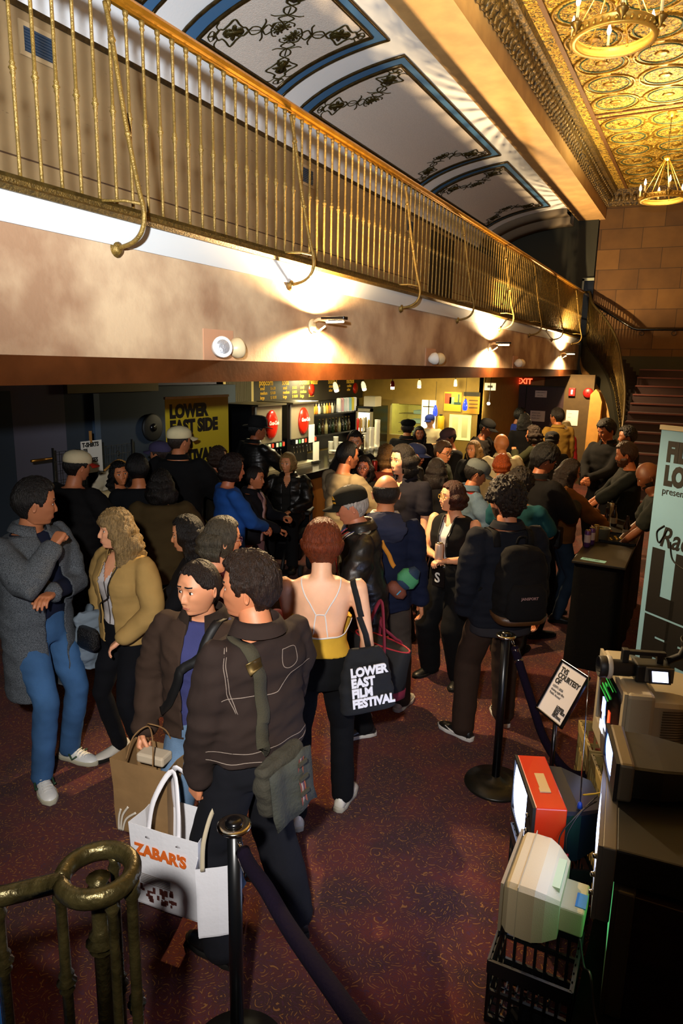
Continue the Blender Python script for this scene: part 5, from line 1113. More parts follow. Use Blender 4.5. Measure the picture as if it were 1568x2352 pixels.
t = tv('television with a grey metal front and black tapered back on top of the stack', (-.140, 2.58, .878), .24, .32, .058, .30, .16, mat('taupe_metal', '#6d6352', .4, .4), mat('satin_black_housing', '#0d0d0b', .55), BLK, BSC, (.30, .95), (.12, .92), .75)
an = MB(); an.tube([(.27, .05, .14), (.262, .085, .42), (.26, .10, .60)], [.0035, .0025, .0015], 6); an.build('antenna', CHROME, t)
for k, (dx, z) in enumerate(((0, 0), (0, .285))):
    for q in range(2): crate('yellowed milk crate stacked under the beige television, ' + (('lower near', 'lower far'), ('upper near', 'upper far'))[k][q], (-.22 - .115 * q, 3.13 + .33 * q - .0, z), .33, MCY, .32, .282, grp='yellowed milk crates')
t = tv('large beige television with vent slots and a camcorder on top', (-.175, 3.20, .572), .33, .54, .13, .32, .47, CREAMB, CREAMB, CREAMB, CSC, (.08, .92), (.20, .94), .78, 0, bevel=.02)
for nm, c, e, pts in (('green_streaks', '#2f9a3c', 1.2, ((.30, .34, .36, .37), (.22, .40, .33, .34), (.18, .42, .39, .395), (.26, .44, .30, .305))), ('pale_blue_figure', '#9fb4ff', 5, ((.30, .36, .20, .28), (.31, .34, .14, .20))), ('red_figure', '#ff4a28', 3, ((.20, .23, .17, .27), (.21, .225, .12, .17))), ('white_panel', '#dfe4ff', 5, ((.30, .37, .10, .15),))):
    mb = MB()
    for a in pts: mb.box(-.018, -.0165, a[0], a[1], a[2], a[3])
    mb.build('screen_' + nm, mat('lit_' + nm, c, .3, emit=e), t)
mb = MB()
for k in range(26): mb.box(.0, .21, -.004, .004, .06 + k * .013, .066 + k * .013, Matrix.Translation((.17, .0225, 0)) @ Matrix.Rotation(.12, 4, 'Z'))
mb.build('vent_slot', mat('vent_shadow_grey', '#5c5444', .8), t, kind='stuff')
# camcorder
t = thing('camcorder', 'black and grey professional camcorder lying on the beige television', 'camcorder', (-.155, 3.40, 1.045), .36); G2 = mat('camcorder_grey', '#6c6a64', .45); CB = mat('camcorder_black', '#17181a', .5)
MB().box(-.02, .14, -.05, .05, 0, .09, bev=.01).build('body', CB, t); MB().box(.02, .15, -.058, -.045, .01, .085, bev=.005).build('side_panel', G2, t)
M = Matrix.Translation((-.02, 0, .05)) @ Matrix.Rotation(-PI / 2, 4, 'Y'); MB().lathe([(.036, 0), (.040, .02), (.040, .10), (.045, .11), (.052, .12), (.052, .16), (.046, .165), (.044, .14), (.01, .13)], 20, M).build('lens_barrel', CB, t); MB().lathe([(.054, .105), (.057, .11), (.057, .122), (.054, .127)], 20, M).build('lens_ring', mat('ring_white', '#c9c4b8', .4), t)
MB().box(-.08, .12, -.015, .015, .125, .145, bev=.004).box(-.08, -.05, -.02, .02, .085, .15, bev=.004).box(.08, .11, -.012, .012, .085, .14).build('carry_handle', CB, t)
vf = MB(); vf.tube([(.13, 0, .10), (.19, 0, .13), (.21, -.01, .19)], [.018, .02, .022], 10); vf.lathe([(.022, 0), (.035, .02), (.042, .045), (.038, .05), (.025, .02)], 16, Matrix.Translation((.21, -.01, .18)) @ Matrix.Rotation(.35, 4, 'X')); vf.build('viewfinder', BLK, t)
l = MB().box(.0, .095, -.012, 0, -.03, .035, Matrix.Translation((.03, -.075, .045)) @ Matrix.Rotation(-.5, 4, 'X')).build('flip_screen', CB, t); MB().box(.012, .083, -.0145, -.012, -.022, .027, Matrix.Translation((.03, -.075, .045)) @ Matrix.Rotation(-.5, 4, 'X')).build('lcd', screen_mat('lcd_glow', '#c8d4ff', 4), l)
for q in range(8): MB().sphere((.04 + (q % 4) * .025, -.060, .03 + (q // 4) * .025), .004, 6).build('button', BLK, t)
# cables
def cable(label, pts, r, c, name='cable', plug=None):
    t = thing(name, label, 'cable', pts[0]); o = Vector(pts[0]); MB().tube(spline([tuple(Vector(p) - o) for p in pts], 6), r, 6).build('cord', mat('cord_' + c[1:], c, .5), t)
    e = Vector(pts[-1]) - o; MB().tube([e, e + Vector((0, -.01, -.05))], r * 2.2, 8).build('plug', mat('plug_' + (plug or c)[1:], plug or c, .4), t)
cable('black cable with a metal joint trailing from the cream television to the cloth', [(-.20, 2.42, .36), (-.17, 2.36, .30), (-.14, 2.30, .33), (-.10, 2.22, .23), (-.02, 2.12, .215)], .0045, '#101114', plug='#8a8a50')
cable('black video lead with a red plug hanging down the yellowed crates', [(-.24, 2.98, .60), (-.29, 2.90, .58), (-.33, 2.84, .50), (-.33, 2.82, .44), (-.325, 2.83, .40)], .0035, '#0c0c0e', plug='#b01018')
cable('thin lead with a white plug looped beside the red plug', [(-.24, 2.99, .62), (-.31, 2.88, .56), (-.36, 2.83, .48), (-.355, 2.81, .40), (-.35, 2.82, .37)], .003, '#17171a', plug='#d0d0d0')
cable('yellow-jacketed lead running into the beige television', [(-.30, 3.0, .60), (-.24, 2.98, .64), (-.19, 3.0, .66)], .004, '#c09a20')
# draped cloth in the corner
mb = MB(); n = 46; rows = []
for i in range(n + 1):
    row = []
    for j in range(n + 1):
        x = lerp(-.42, 1.1, j / n); y = lerp(.9, 2.30, i / n); hgt = .03 + .24 * sstep(-.42, .05, x + .25 * math.sin(y * 3)) * sstep(2.42, 2.05, y)
        row.append((x, y, hgt + .05 * noise.noise(Vector((x * 4, y * 4, 0))) + .035 * abs(noise.noise(Vector((x * 11 + y * 5, y * 9, 2))))))
    rows.append(row)
mb.loft(rows, False, False); o = mb.build('black_cloth', CL, None); tag(o, 'crumpled black cloth heaped over the floor at the bottom right', 'cloth'); sm = o.modifiers.new('t', 'SOLIDIFY'); sm.thickness = .004
# ------------------------------------------------------------------ stanchions and ropes
def stanchion(label, x, y):
    t = thing('stanchion', label, 'stanchion', (x, y, 0), 0, 'rope stanchions'); SB = mat('stanchion_base_black', '#1b1b16', .35, .3, .1, 40)
    MB().lathe([(.185, 0), (.19, .008), (.185, .018), (.10, .032), (.04, .045), (.026, .06)], 40).build('base', SB, t); MB().lathe([(.0245, .05), (.0245, .955)], 20).build('pole', mat('stanchion_black', '#0c0d0f', .3), t)
    MB().lathe([(.028, .955), (.052, .965), (.058, .972), (.058, .978), (.050, .982), (.03, .98)], 30).build('ring_plate', CHROME, t); MB().lathe([(.032, .978), (.030, .990), (.022, .998), (.008, 1.0)], 24).build('cap', BLKG, t)
stanchion('black stanchion standing farther off by the man with the backpack', -.89, 3.79); stanchion('black stanchion nearest the camera, in front of the white shopping bags', -1.25, 1.64)
def rope(label, pts):
    o = Vector(pts[0]); t = thing('barrier_rope', label, 'rope', pts[0], 0, 'barrier ropes'); P = spline([tuple(Vector(p) - o) for p in pts], 8); d = (P[4] - P[0]).normalized(); q = Vector((0, 0, 1)).rotation_difference(d)
    MB().tube([P[0] + d * .11] + P[3:], .024, 14).build('velvet_cord', mat('purple_velvet', '#120b1a', .95, 0, .3, 90, spec=.1), t)
    M = Matrix.Translation(P[0]) @ q.to_matrix().to_4x4(); MB().lathe([(.006, .02), (.017, .03), (.024, .045), (.024, .10), (.027, .105), (.026, .12), (.012, .122)], 16, M).build('chrome_end', CHROME, t); MB().tube([(.012 * math.sin(a * PI / 6), 0, .004 + .018 * math.cos(a * PI / 6)) for a in range(12)], .003, 5, M, closed=True).build('snap_hook', CHROME, t)
rope('purple velvet rope swagged from the farther stanchion behind the small sign', [(-.845, 3.765, .955), (-.80, 3.745, .86), (-.68, 3.68, .62), (-.61, 3.65, .48), (-.52, 3.60, .39), (-.42, 3.56, .35), (-.30, 3.5, .42)])
rope('purple velvet rope running from the nearest stanchion out of the bottom of the picture', [(-1.195, 1.60, .945), (-1.13, 1.555, .935), (-1.0, 1.464, .965), (-.858, 1.366, .975), (-.643, 1.215, 1.03), (-.50, 1.12, 1.06), (-.3, .99, 1.12)])
# ------------------------------------------------------------------ sign stand
t = thing('sign_stand', 'black framed sign on a stand reading TVS COURTESY OF beside the rope', 'sign', (0, 0, 0)); M = Matrix.Translation((-.514, 3.55, .809)) @ Matrix.Rotation(-.811, 4, 'Z') @ Matrix.Rotation(-.507, 4, 'X') @ Matrix.Rotation(-.031, 4, 'Y')
mb = MB(); w2, h2 = .1225, .155
for a in ((-w2, w2, h2 - .014, h2), (-w2, w2, -h2, -h2 + .014), (-w2, -w2 + .014, -h2, h2), (w2 - .014, w2, -h2, h2)): mb.box(a[0], a[1], -.008, .008, a[2], a[3], M, bev=.003)
fr = mb.build('frame', BLKG, t); MB().box(-.11, .11, -.002, .004, -.143, .143, M).build('sheet', mat('lit_sheet_white', '#dcd8da', .6), t)
mb = MB(); R = Matrix.Rotation(PI / 2, 4, 'X')
for s, x, z, sz, b in (('TVS', -.09, .095, .040, .0016), ('COURTESY', -.09, .062, .040, .0016), ('OF', -.09, .029, .040, .0016), ("LESFF's 2026", -.088, .004, .019, 0), ('closing night film', -.088, -.016, .019, 0), ("'Public Access'", -.088, -.036, .019, 0), ('LOWER', .015, -.080, .020, .001), ('EAST SIDE', .015, -.096, .020, .001), ('FILM', .015, -.112, .020, .001), ('FESTIVAL', .015, -.128, .020, .001)): text_mb(mb, s, sz, M @ Matrix.Translation((x, -.0035, z)) @ R, .0005, b, sx=.92)
mb.build('lettering', BLK, t); p = M @ Vector((.03, .012, -.12)); MB().tube([p, (p.x, p.y, .03)], .012, 10).build('post', BLKG, t); MB().lathe([(.13, 0), (.13, .01), (.02, .025)], 28, Matrix.Translation((p.x, p.y, 0))).build('base', BLK, t)
# ------------------------------------------------------------------ blue roll-up banner
t = thing('roll_up_banner', 'light blue roll-up banner with heavy black lettering at the right edge', 'banner', (-.29, 5.72, 0), math.radians(-38)); SKYB = mat('pale_blue_banner', '#8cc0e4', .6, 0, 0, 1, .1, 1.5)
MB().box(0, .85, -.002, .002, .08, 2.08).build('panel', SKYB, t); MB().box(-.01, .86, -.013, .013, 2.08, 2.115).build('top_bar', mat('ivory_bar', '#cfc4a4', .4), t); MB().box(-.01, .86, -.09, .09, 0, .08, bev=.01).build('base', STEEL, t); MB().tube([(.4, .04, .08), (.4, .04, 2.08)], .01, 6).build('support_pole', STEEL, t)
mb = MB()
for s, x, z, sz, b, sx in (('FILMS', .075, 1.855, .195, .013, .72), ('LOWER', .075, 1.675, .195, .013, .72), ('presented by', .07, 1.60, .075, 0, .95), ('Radio', .10, 1.20, .22, .003, .8), ('LES', .05, .70, .62, .05, .72), ('FF.', .05, .16, .62, .05, .72)): text_mb(mb, s, sz, Matrix.Translation((x, -.004, z)) @ R, .001, b, sx=sx, shear=.25 if s == 'Radio' else 0)
mb.tube(spline([(.13, -.005, 1.36), (.07, -.005, 1.30), (.10, -.005, 1.22), (.16, -.005, 1.34)], 6), .006, 5); mb.tube(spline([(.20, -.005, 1.25), (.24, -.005, 1.12), (.36, -.005, 1.07)], 6), .006, 5); mb.build('lettering', BLK, t)
# ------------------------------------------------------------------ drinks table
t = thing('drinks_table', 'long black covered bar-height table on the right', 'table', (0, 0, 0)); MB().box(-.86, -.44, 5.78, 7.9, .925, .95, bev=.006).build('tabletop', mat('dark_table_top', '#12100a', .4), t)
mb = MB(); rings = []
for z in (0, .3, .6, .925): rings.append([(px + .012 * math.sin(k * 2.3 + z * 3), py, z) for k, (px, py) in enumerate([(-.85, lerp(7.88, 5.80, q / 16)) for q in range(17)] + [(lerp(-.85, -.45, q / 5), 5.80) for q in range(1, 5)] + [(-.45, lerp(5.80, 7.88, q / 16)) for q in range(17)])])
mb.loft(rings, True, False); mb.build('black_skirt', CL, t)
def can(label, x, y, z, c, r=.033, h=.125, tall=0, grp=None, band=None):
    t = thing('drink_can', label, 'can', (x, y, z), 0, grp); MB().lathe([(r * .8, 0), (r, .008), (r, h - .012), (r * .82, h)], 16).build('can_body', mat('can_' + c[1:], c, .3, .4), t); MB().lathe([(r * .82, h), (r * .84, h + .003), (r * .7, h - .001), (.003, h)], 16).build('lid', CHROME, t)
    if band: MB().lathe([(r * 1.02, h * .3), (r * 1.02, h * .75)], 16, caps=False).build('label_panel', mat('band_' + band[1:], band, .5), t)
    return t
can('nearest slim purple can on the black table', -.86 + .04, 6.30, .95, '#5d3a78', .028, .155, band='#c0b0b4')
can('second slim purple can, behind the nearest one', -.80, 6.42, .95, '#5d3a78', .028, .155, band='#c0b0b4'); can('third slim can of the purple row, farthest back', -.785, 6.56, .95, '#8a7040', .028, .155)
can('tall cream can at the back of the table', -.80, 7.75, .95, '#b8ac90', .034, .17, band='#8a7c60')
t = thing('plastic_tub', 'clear plastic tub of white napkins on the black table', 'tub', (-.74, 6.62, .95)); MB().lathe([(.055, 0), (.075, .12), (.078, .125), (.070, .12), (.05, .01)], 20).build('tub', mat('frosty_tub', '#8a8f7c', .3, trans=.4), t); 
mb = MB()
for k in range(9): mb.sphere((.03 * math.cos(k * 2.1), .03 * math.sin(k * 2.1), .09 + .012 * (k % 3)), (.03, .025, .02), 8)
mb.build('paper_wads', mat('wad_paper', '#8f8a6a', .8), t, kind='stuff')
for k, (x, y, lb) in enumerate(((-.77, 7.15, 'dark bottle left of the tall cream can'), (-.72, 7.35, 'dark bottle behind the tub on the table'), (-.55, 6.85, 'dark bottle gripped by the bald man at the tray'))):
    t = thing('beer_bottle', lb, 'bottle', (x, y, .95)); MB().lathe([(.03, 0), (.032, .01), (.032, .12), (.014, .17), (.013, .215), (.016, .22)], 14).build('glass', mat('brown_bottle_glass', '#140a06', .1, spec=.8), t); MB().lathe([(.033, .03), (.033, .09)], 14, caps=False).build('paper_label', mat('bottle_label', '#8d8674', .6), t)
t = thing('tray', 'flat black tray with bottle caps on the table', 'tray', (-.60, 6.75, .95)); MB().box(-.15, .17, -.2, .2, 0, .012, bev=.004).build('tray_plate', BLKG, t); MB().box(-.15, .17, -.2, -.19, .01, .025).box(-.15, .17, .19, .2, .01, .025).box(-.15, -.14, -.2, .2, .01, .025).box(.16, .17, -.2, .2, .01, .025).build('rim', BLKG, t)
for k in range(7): t = thing('bottle_cap', 'gold bottle cap scattered on the black tray', 'bottle cap', (-.70 + .035 * (k % 3) + .01 * k, 6.66 + .05 * (k // 2), .962), 0, 'bottle caps on the tray'); MB().lathe([(.013, 0), (.0135, .004), (.010, .007)], 12).build('cap', mat('gold_cap', '#b8963c', .3, .8), t)
t = thing('flyer', 'small pale blue printed flyer on the near end of the table', 'flyer', (-.70, 5.87, .9505), -.12); MB().box(-.10, .10, -.035, .035, 0, .002).build('card', mat('flyer_blue', '#7fb4b4', .6), t)
mb = MB(); text_mb(mb, 'FILM LOVERS', .026, Matrix.Translation((-.085, -.006, .0022)), .0003, .0008, sx=.9); mb.build('print', BLK, t)
t = thing('waste_bucket', 'round grey-rimmed bucket on the floor behind the table end', 'bucket', (-.33, 5.2, 0)); MB().lathe([(.12, 0), (.16, .36), (.17, .37), (.165, .38), (.15, .36), (.11, .02)], 24).build('bucket', mat('green_bucket', '#1c3424', .5), t); MB().lathe([(.16, .36), (.175, .375), (.16, .39)], 24).build('rim', mat('grey_rim', '#6c7274', .5), t)
# ------------------------------------------------------------------ near stair railing with volute
t = thing('stair_railing', 'dark bronze stair railing ending in a round volute, bottom left foreground', 'railing', (0, 0, 0)); c = Vector((-1.078, .918, 1.385)); NB = mat('near_bronze_rail', '#4d4426', .32, .75, .35, 60, .5, 25)
ringp = [c + Vector((.076 * math.cos(a), .076 * math.sin(a), 0)) for a in (lerp(-2.3, 2 * PI - 2.3, k / 30) for k in range(31))]
pr = [Vector((-1.50, .46, 1.385)), Vector((-1.32, .66, 1.385)), Vector((-1.20, .775, 1.385))] + ringp
MB().tube(pr, .019, 10, flat=1.2, up=(0, 0, 1)).build('volute_handrail', NB, t)
for x, y, kz, r in ((-1.21, .765, 1.222, .012), (-1.135, .862, 1.12, .012), (c.x, c.y, 1.21, .019), (-1.005, .945, .95, .013), (-1.012, .895, 1.0, .011), (-1.055, .99, .98, .012), (-1.10, .985, 1.02, .010)):
    mb = MB(); mb.lathe([(r, .3), (r, kz - .03), (r * 1.5, kz - .02), (r * 1.1, kz - .01), (r * 1.9, kz), (r * 1.1, kz + .01), (r * 1.5, kz + .02), (r, kz + .03), (r, 1.33), (r * 1.5, 1.345), (r, 1.36), (r * 1.4, 1.375)], 12, Matrix.Translation((x, y, 0))); mb.build('baluster', NB, t)
st2 = struct('wall_stair_side', MB().box(-1.9, -1.235, .2, .765, 0, 1.25), mat('blue_stair_panel', '#1c4a7e', .5)); MB().box(-1.95, -1.262, .19, .750, 0, 1.12).build('white_trim', WHITEP, st2)
struct('floor_near_step', MB().box(-1.3, -.9, .2, 1.05, 0, .30), CARPET)
# ------------------------------------------------------------------ the crowd
def J(c, **k): return dict(dict(c=c, name='jacket', off=.022, lo=.49), **k)
def S(c, **k): return dict(dict(c=c, name='shirt', off=.010, lo=.50), **k)
BLKC = '#0d0d10'
P_ = {}
def bagt(name, label, cat, who, group=None):
    t = P_[who]['t']; return thing(name, label, cat, tuple(t.location), t.rotation_euler.z, group)
# front row
P_['grey'] = person(-3.354, 2.544, 1.86, 140, 'man in grey herringbone overcoat and blue jeans at left edge, hand on chin', skin='#a87456', hair=('short', '#1d1a18', .3, 0, 1.1), head=(-8, -52, 0),
    top=[S('#10162a', kind='knit', off=.008, lo=.52), dict(c='#6a7076', name='overcoat', kind='tweed', off=.030, lo=.30, hem=.02, boxy=1, w=1.05, wr=.008, open=dict(w0=.075, w1=.035, cx=.0), collar=1)], pants=('#3d638f', 'denim', 1.05), shoes='#d9d9d4', sole='#b7b199', arms=((-.045, .12, .655, 'relax', (.9, -.1, -.6)), (.035, .125, .80, 'fist', (.9, .2, -1))), feet=((.085, .0, .1), (.075, .05, .5)))
P_['blonde'] = person(-3.017, 2.899, 1.66, 232, 'woman with long wavy blonde hair in a tan leather jacket and white buttoned top', female=True, skin='#d9a88c', hair=('bangs', '#94794e', .75, .85), head=(0, 22, 0), P=dict(lid=.8),
    top=[S('#c9c4c4', kind='knit', off=.006, lo=.535, boxy=.2, neck=dict(z=.80, v=.06, w=.06)), J('#a88850', kind='cloth', off=.022, lo=.52, boxy=.7, w=1.1, open=dict(w0=.05, w1=.055), collar=1)], pants=('#0b0c12', 'denim', .95), shoes='#c8c2b4', arms=((.10, .10, .55, 'relax', (1, -.4, -.3)), 'hip'))
P_['jw'] = person(-1.880, 2.265, 1.68, 203, 'woman with slicked-back dark hair in a brown work jacket holding a paper bag', female=True, skin='#cf9a7c', hair=('pulled', '#1c120e', 0, .5, .55), head=(-4, 24, 3), P=dict(jaw=.2),
    top=[S('#3a3d6c', kind='knit', off=.012, lo=.50), J('#3a2b22', kind='cloth', off=.026, lo=.50, boxy=.9, w=1.15, wr=.011, open=dict(w0=.065, w1=.05), collar=1, cc='#2a201a')], pants=('#6a86a4', 'denim', 1.3), shoes='#2a2a2c', arms=('down', (.165, .04, .50, 'grip', (.6, -1, .1))))
P_['jm'] = person(-1.483, 2.104, 1.78, 322, 'young man with tousled brown hair in a dark brown chore jacket, nearest the camera', skin='#c98d6d', hair=('swept', '#2c1c12', .35, 0, 1.15), head=(0, -42, 0), P=dict(open=1),
    top=[J('#2f2420', kind='cloth', off=.030, lo=.55, boxy=1, w=1.12, wr=.012, collar=1, ch=1.2)], pants=('#15161c', 'cloth', 1.45), shoes='#0c0c0e', arms=((.125, .06, .468, 'grip', (.4, -1, .1)), (.12, .13, .52, 'relax', (.5, -1, 0))), shoulder=1.02, feet=((.09, .02, .2), (.10, -.03, .3)))
P_['gin'] = person(-1.689, 2.994, 1.72, 2, 'woman with short copper hair seen from behind in a yellow camisole and black trousers', female=True, skin='#e6bfa6', hair=('bob', '#74300f', .12, -.10, 1.35), head=(-6, 0, 0),
    top=[dict(c='#d6a838', name='camisole', kind='knit', off=.014, lo=.575, hi=.70, sleeve=0, boxy=0, wr=.003, neck=dict(z=9, back=.652))], pants=('#08090c', 'denim', 1.15), shoes='#c6bfae', sole='#a79f8c', arms=((.05, .20, .62, 'hold', (.35, -1, -.5)), (.15, .06, .50, 'relax', (.2, -1, .1))), feet=((.07, -.04, .25), (.08, .06, .35)))
P_['old'] = person(-1.907, 3.999, 1.75, 262, 'elderly man in a black baseball cap, black leather jacket and striped scarf, looking down', skin='#b27c64', hair=('short', '#b9b4ac', 0, 0, .9), head=(-16, 6, 0), hat=dict(c='#16160f', kind='knit', text=(('▲', .12, .0, .30, '#c08a20'), ('FILM', .06, .0, .20, '#c08a20')), taz=.55),
    top=[S('#a8a08c', off=.010), J('#121211', kind='leather', off=.032, lo=.44, boxy=1, w=1.25, wr=.012, open=dict(w0=.03, w1=.055), collar=1, ch=1.3)], pants=('#101114', 'denim', 1.2), shoes='#1a1a1c', sole='#c9c6bc', arms=('bent', 'down'), lean=.12)
P_['bal'] = person(-1.897, 4.249, 1.78, 3, 'balding man seen from behind in a navy rain jacket with its hood down', skin='#c08a68', hair=('balding', '#1a140f'), head=(-4, -6, 0),
    top=[J('#10172e', kind='cloth', off=.026, lo=.45, boxy=.9, w=1.15, wr=.012, hood=1, hc='#2c2f42', collar=1, cc='#b9b4aa')], pants=('#4a4038', 'denim', 1.3), shoes='#b9b2a4', sole='#c9c4b6', arms=('bent', 'down'), feet=((.07, -.06, .2), (.09, .05, .4)))
P_['polo'] = person(-2.332, 5.639, 1.84, 222, 'tall man with chin-length dark hair in a dark polo shirt, looking left', skin='#d3a288', hair=('bob', '#1e1712', .2, .22, .8), head=(-4, 14, 0),
    top=[S('#17151e', off=.016, sleeve=.33, w=1.1, collar=1, neck=dict(z=.81, v=.04, w=.035))], arms=('down', 'down'), shoulder=1.05)
P_['vest'] = person(-1.659, 5.040, 1.66, 212, 'woman with short auburn hair and glasses in a black waistcoat, holding a can', female=True, skin='#d8a68a', hair=('bob', '#3c170c', .35, .05, .8), head=(2, 32, 0), glasses='#b0903c', P=dict(open=1),
    top=[S('#d5d0cc', off=.004, sleeve=0, lo=.6, neck=dict(z=.81, v=.03, w=.05)), dict(c='#09090b', name='waistcoat', kind='cloth', off=.014, lo=.52, sleeve=0, boxy=.6, open=dict(w0=.004, w1=.05))], pants=('#08080a', 'cloth', 1.6), shoes='#0a0a0a', arms=('bent', (-.02, .17, .665, 'hold', (.9, -.5, -.5))), feet=((.08, 0, .2), (.09, 0, .2)))
P_['cur'] = person(-1.074, 4.361, 1.80, 335, 'curly-haired man in a navy jacket and backpack, seen from behind', skin='#b98062', hair=('curls', '#22160e', .5), head=(-4, -22, 0), beard=('#2a1a12', .02),
    top=[S('#262428', off=.022, lo=.43, sleeve=0, hem=.012), J('#10131c', off=.030, lo=.47, boxy=1, w=1.25, wr=.011, collar=1)], pants=('#2e2018', 'cloth', 1.35), shoes='#121212', sole='#cfcbc4', arms=('pocket', 'down'), feet=((.12, .0, .55), (.08, .08, .1)))
# behind the front row
P_['dk'] = person(-2.708, 3.189, 1.60, 272, 'woman with long straight black hair between the blonde and the brown-jacketed woman', female=True, skin='#b88a6c', hair=('long', '#0b0a0b', .15, .9), head=(-6, 0, 0), top=[J('#0c0c10', off=.018, boxy=.6)], arms=('clasp', 'clasp'))
P_['gl'] = person(-2.310, 2.901, 1.69, 78, 'woman with grey-streaked bob and thin glasses in profile, facing right', female=True, skin='#cf9878', hair=('bob', '#4b4436', .1, .12, .8, 1.8), head=(-4, 0, 0), glasses='#4a2440', top=[S('#4a1226', off=.018, kind='knit', w=1.15)], arms=('hip', 'bent'), fine=True)
P_['olive'] = person(-3.891, 4.194, 1.65, 2, 'dark-haired woman in a brown-olive coat seen from behind at the merchandise rack', female=True, skin='#a87454', hair=('long', '#120e0b', .5, .45), top=[J('#3c3018', off=.035, lo=.42, boxy=1, w=1.3, wr=.01)], arms=('bent', 'bent'), fine=False)
P_['bc'] = person(-4.555, 5.167, 1.90, 18, 'tall man in a long black coat and cream baseball cap before the yellow banner', skin='#a87252', hair=('buzz', '#2a2018'), head=(0, 40, 0), hat=dict(c='#cdbf94'), top=[J('#08080a', off=.04, lo=.36, boxy=1, w=1.3, hem=.02, collar=1)], arms=('bent', 'bent'), fine=False)
P_['pc'] = person(-4.871, 5.307, 1.72, 300, 'person in a dusty purple cap half hidden behind the tall black coat', skin='#a87252', hair=('short', '#2a1a14'), hat=dict(c='#3a3450'), top=[J('#101014', off=.02)], fine=False)
P_['wc'] = person(-4.608, 3.935, 1.78, 48, 'man in a dark jacket and cream cap with a red brim, back half turned', skin='#b47a5c', hair=('short', '#14100e'), head=(-8, 15, 0), hat=dict(c='#c9bc98', b='#9c2414'), top=[J('#0e0e10', off=.03, lo=.45, boxy=1, w=1.2, wr=.01)], arms=('bent', 'bent'))
P_['sm'] = person(-4.869, 4.676, 1.59, 162, 'laughing woman with long dark curls in a cream top, by the T-shirt rack', female=True, skin='#b87a54', hair=('long', '#0e0b0b', .9, .6), head=(4, 0, 6), P=dict(open=1), top=[S('#c0ac7c', off=.012, sleeve=.45)], arms=('bent', 'phone'), fine=False)
P_['dt'] = person(-4.412, 4.474, 1.7, 350, 'person with short dark hair and dark T-shirt seen from behind, facing the laughing woman', skin='#b07450', hair=('short', '#0d0b0c', .2, 0, 1.4), top=[S('#0a0d12', off=.02, sleeve=.45)], arms=('bent', 'bent'), fine=False)
P_['bb'] = person(-3.682, 4.820, 1.73, 72, 'woman in a bright blue blazer with a dark chestnut bob, hands clasped', female=True, skin='#a86c52', hair=('bob', '#1c0e0a', .4, .10, 1.25), head=(-6, 8, 0), top=[J('#1b4a94', off=.022, lo=.45, boxy=.7, wr=.008)], arms=('clasp', 'clasp'))
P_['sw'] = person(-3.855, 5.416, 1.54, 112, 'small dark-haired woman in a dark jacket and satin scarf beside the blue blazer', female=True, skin='#a86f50', hair=('swept', '#120c0a', 0, 0, .5), head=(-4, 0, 0), top=[S('#8a6a70', off=.012, lo=.40, kind='cloth'), J('#0e0f16', off=.022, open=dict(w0=.05, w1=.04), collar=1)], arms=('bent', 'clasp'), fine=False)
P_['wl'] = person(-4.42, 6.98, 1.7, 192, 'woman with a blonde bob seated in a power wheelchair, in a black leather jacket', female=True, skin='#c98f68', hair=('bob', '#94703a', .2, .02, 1.0), head=(0, 18, 0), top=[S('#1c1a18', off=.01, neck=dict(z=.80, v=.05, w=.045)), J('#0f0e0c', kind='leather', off=.028, lo=.52, boxy=1, w=1.2, wr=.011, open=dict(w0=.05, w1=.045), collar=1)], pants=('#0b0b0d', 'cloth', 1.25), shoes='#141210', arms=((.05, .16, .60, 'point', (.9, -.4, -.3)), (.14, .16, .60, 'relax', (.9, -.5, .1))), seat=.67)
P_['hat'] = person(-4.938, 6.957, 1.86, 52, 'man in a black brimmed hat and black leather jacket by the soda dispensers', skin='#8a5236', hair=('short', '#0c0a0a'), head=(-6, 25, 0), hat=dict(c='#0b0b0c', style='fedora'), top=[J('#0e0d0c', kind='leather', off=.028, lo=.46, boxy=1, w=1.2, wr=.01, collar=1)], arms=('down', 'reach'), lean=.06)
P_['tan'] = person(-3.034, 5.785, 1.80, 52, 'man with a dark fade haircut in a khaki sweatshirt, back turned, facing right', skin='#a86e4e', hair=('short', '#0c0a0a', 0, 0, .7), head=(-4, 22, 0), top=[S('#86765a', off=.030, lo=.46, boxy=1, w=1.3, wr=.011)], arms=('bent', 'bent'))
P_['gw'] = person(-3.125, 6.393, 1.60, 178, 'woman in round glasses with an open mouth behind the khaki sweatshirt', female=True, skin='#a8684e', hair=('long', '#1a0f0c', .3, .3), head=(0, 8, 0), glasses='#14100e', P=dict(open=1), top=[J('#0e0d0c', off=.02, collar=1)], fine=False)
P_['bt'] = person(-3.842, 7.605, 1.73, 176, 'man with slicked dark hair, face brightly lit, standing before the beer taps', skin='#c98d64', hair=('swept', '#1a100a', 0, 0, .7), head=(-10, 5, 0), top=[J('#141210', off=.024, collar=1)], arms=('bent', 'bent'), fine=False)
P_['ru'] = person(-3.011, 6.783, 1.68, 322, 'person with wavy light-brown hair in a rust top raising a can', female=True, skin='#c08a64', hair=('bob', '#6e4c24', .5, .15, 1.1), head=(0, -20, 0), top=[S('#5a2012', off=.02, kind='knit')], arms=('bent', 'up'), fine=False)
P_['blc'] = person(-2.820, 7.000, 1.70, 118, 'person in a dark blue cap and glasses just behind the polo-shirted man', skin='#a8684a', hair=('short', '#4a2c18'), hat=dict(c='#141c3c'), head=(-8, 0, 0), glasses='#1c1410', beard=('#5a3018', .02), top=[J('#12121a', off=.02)], fine=False)
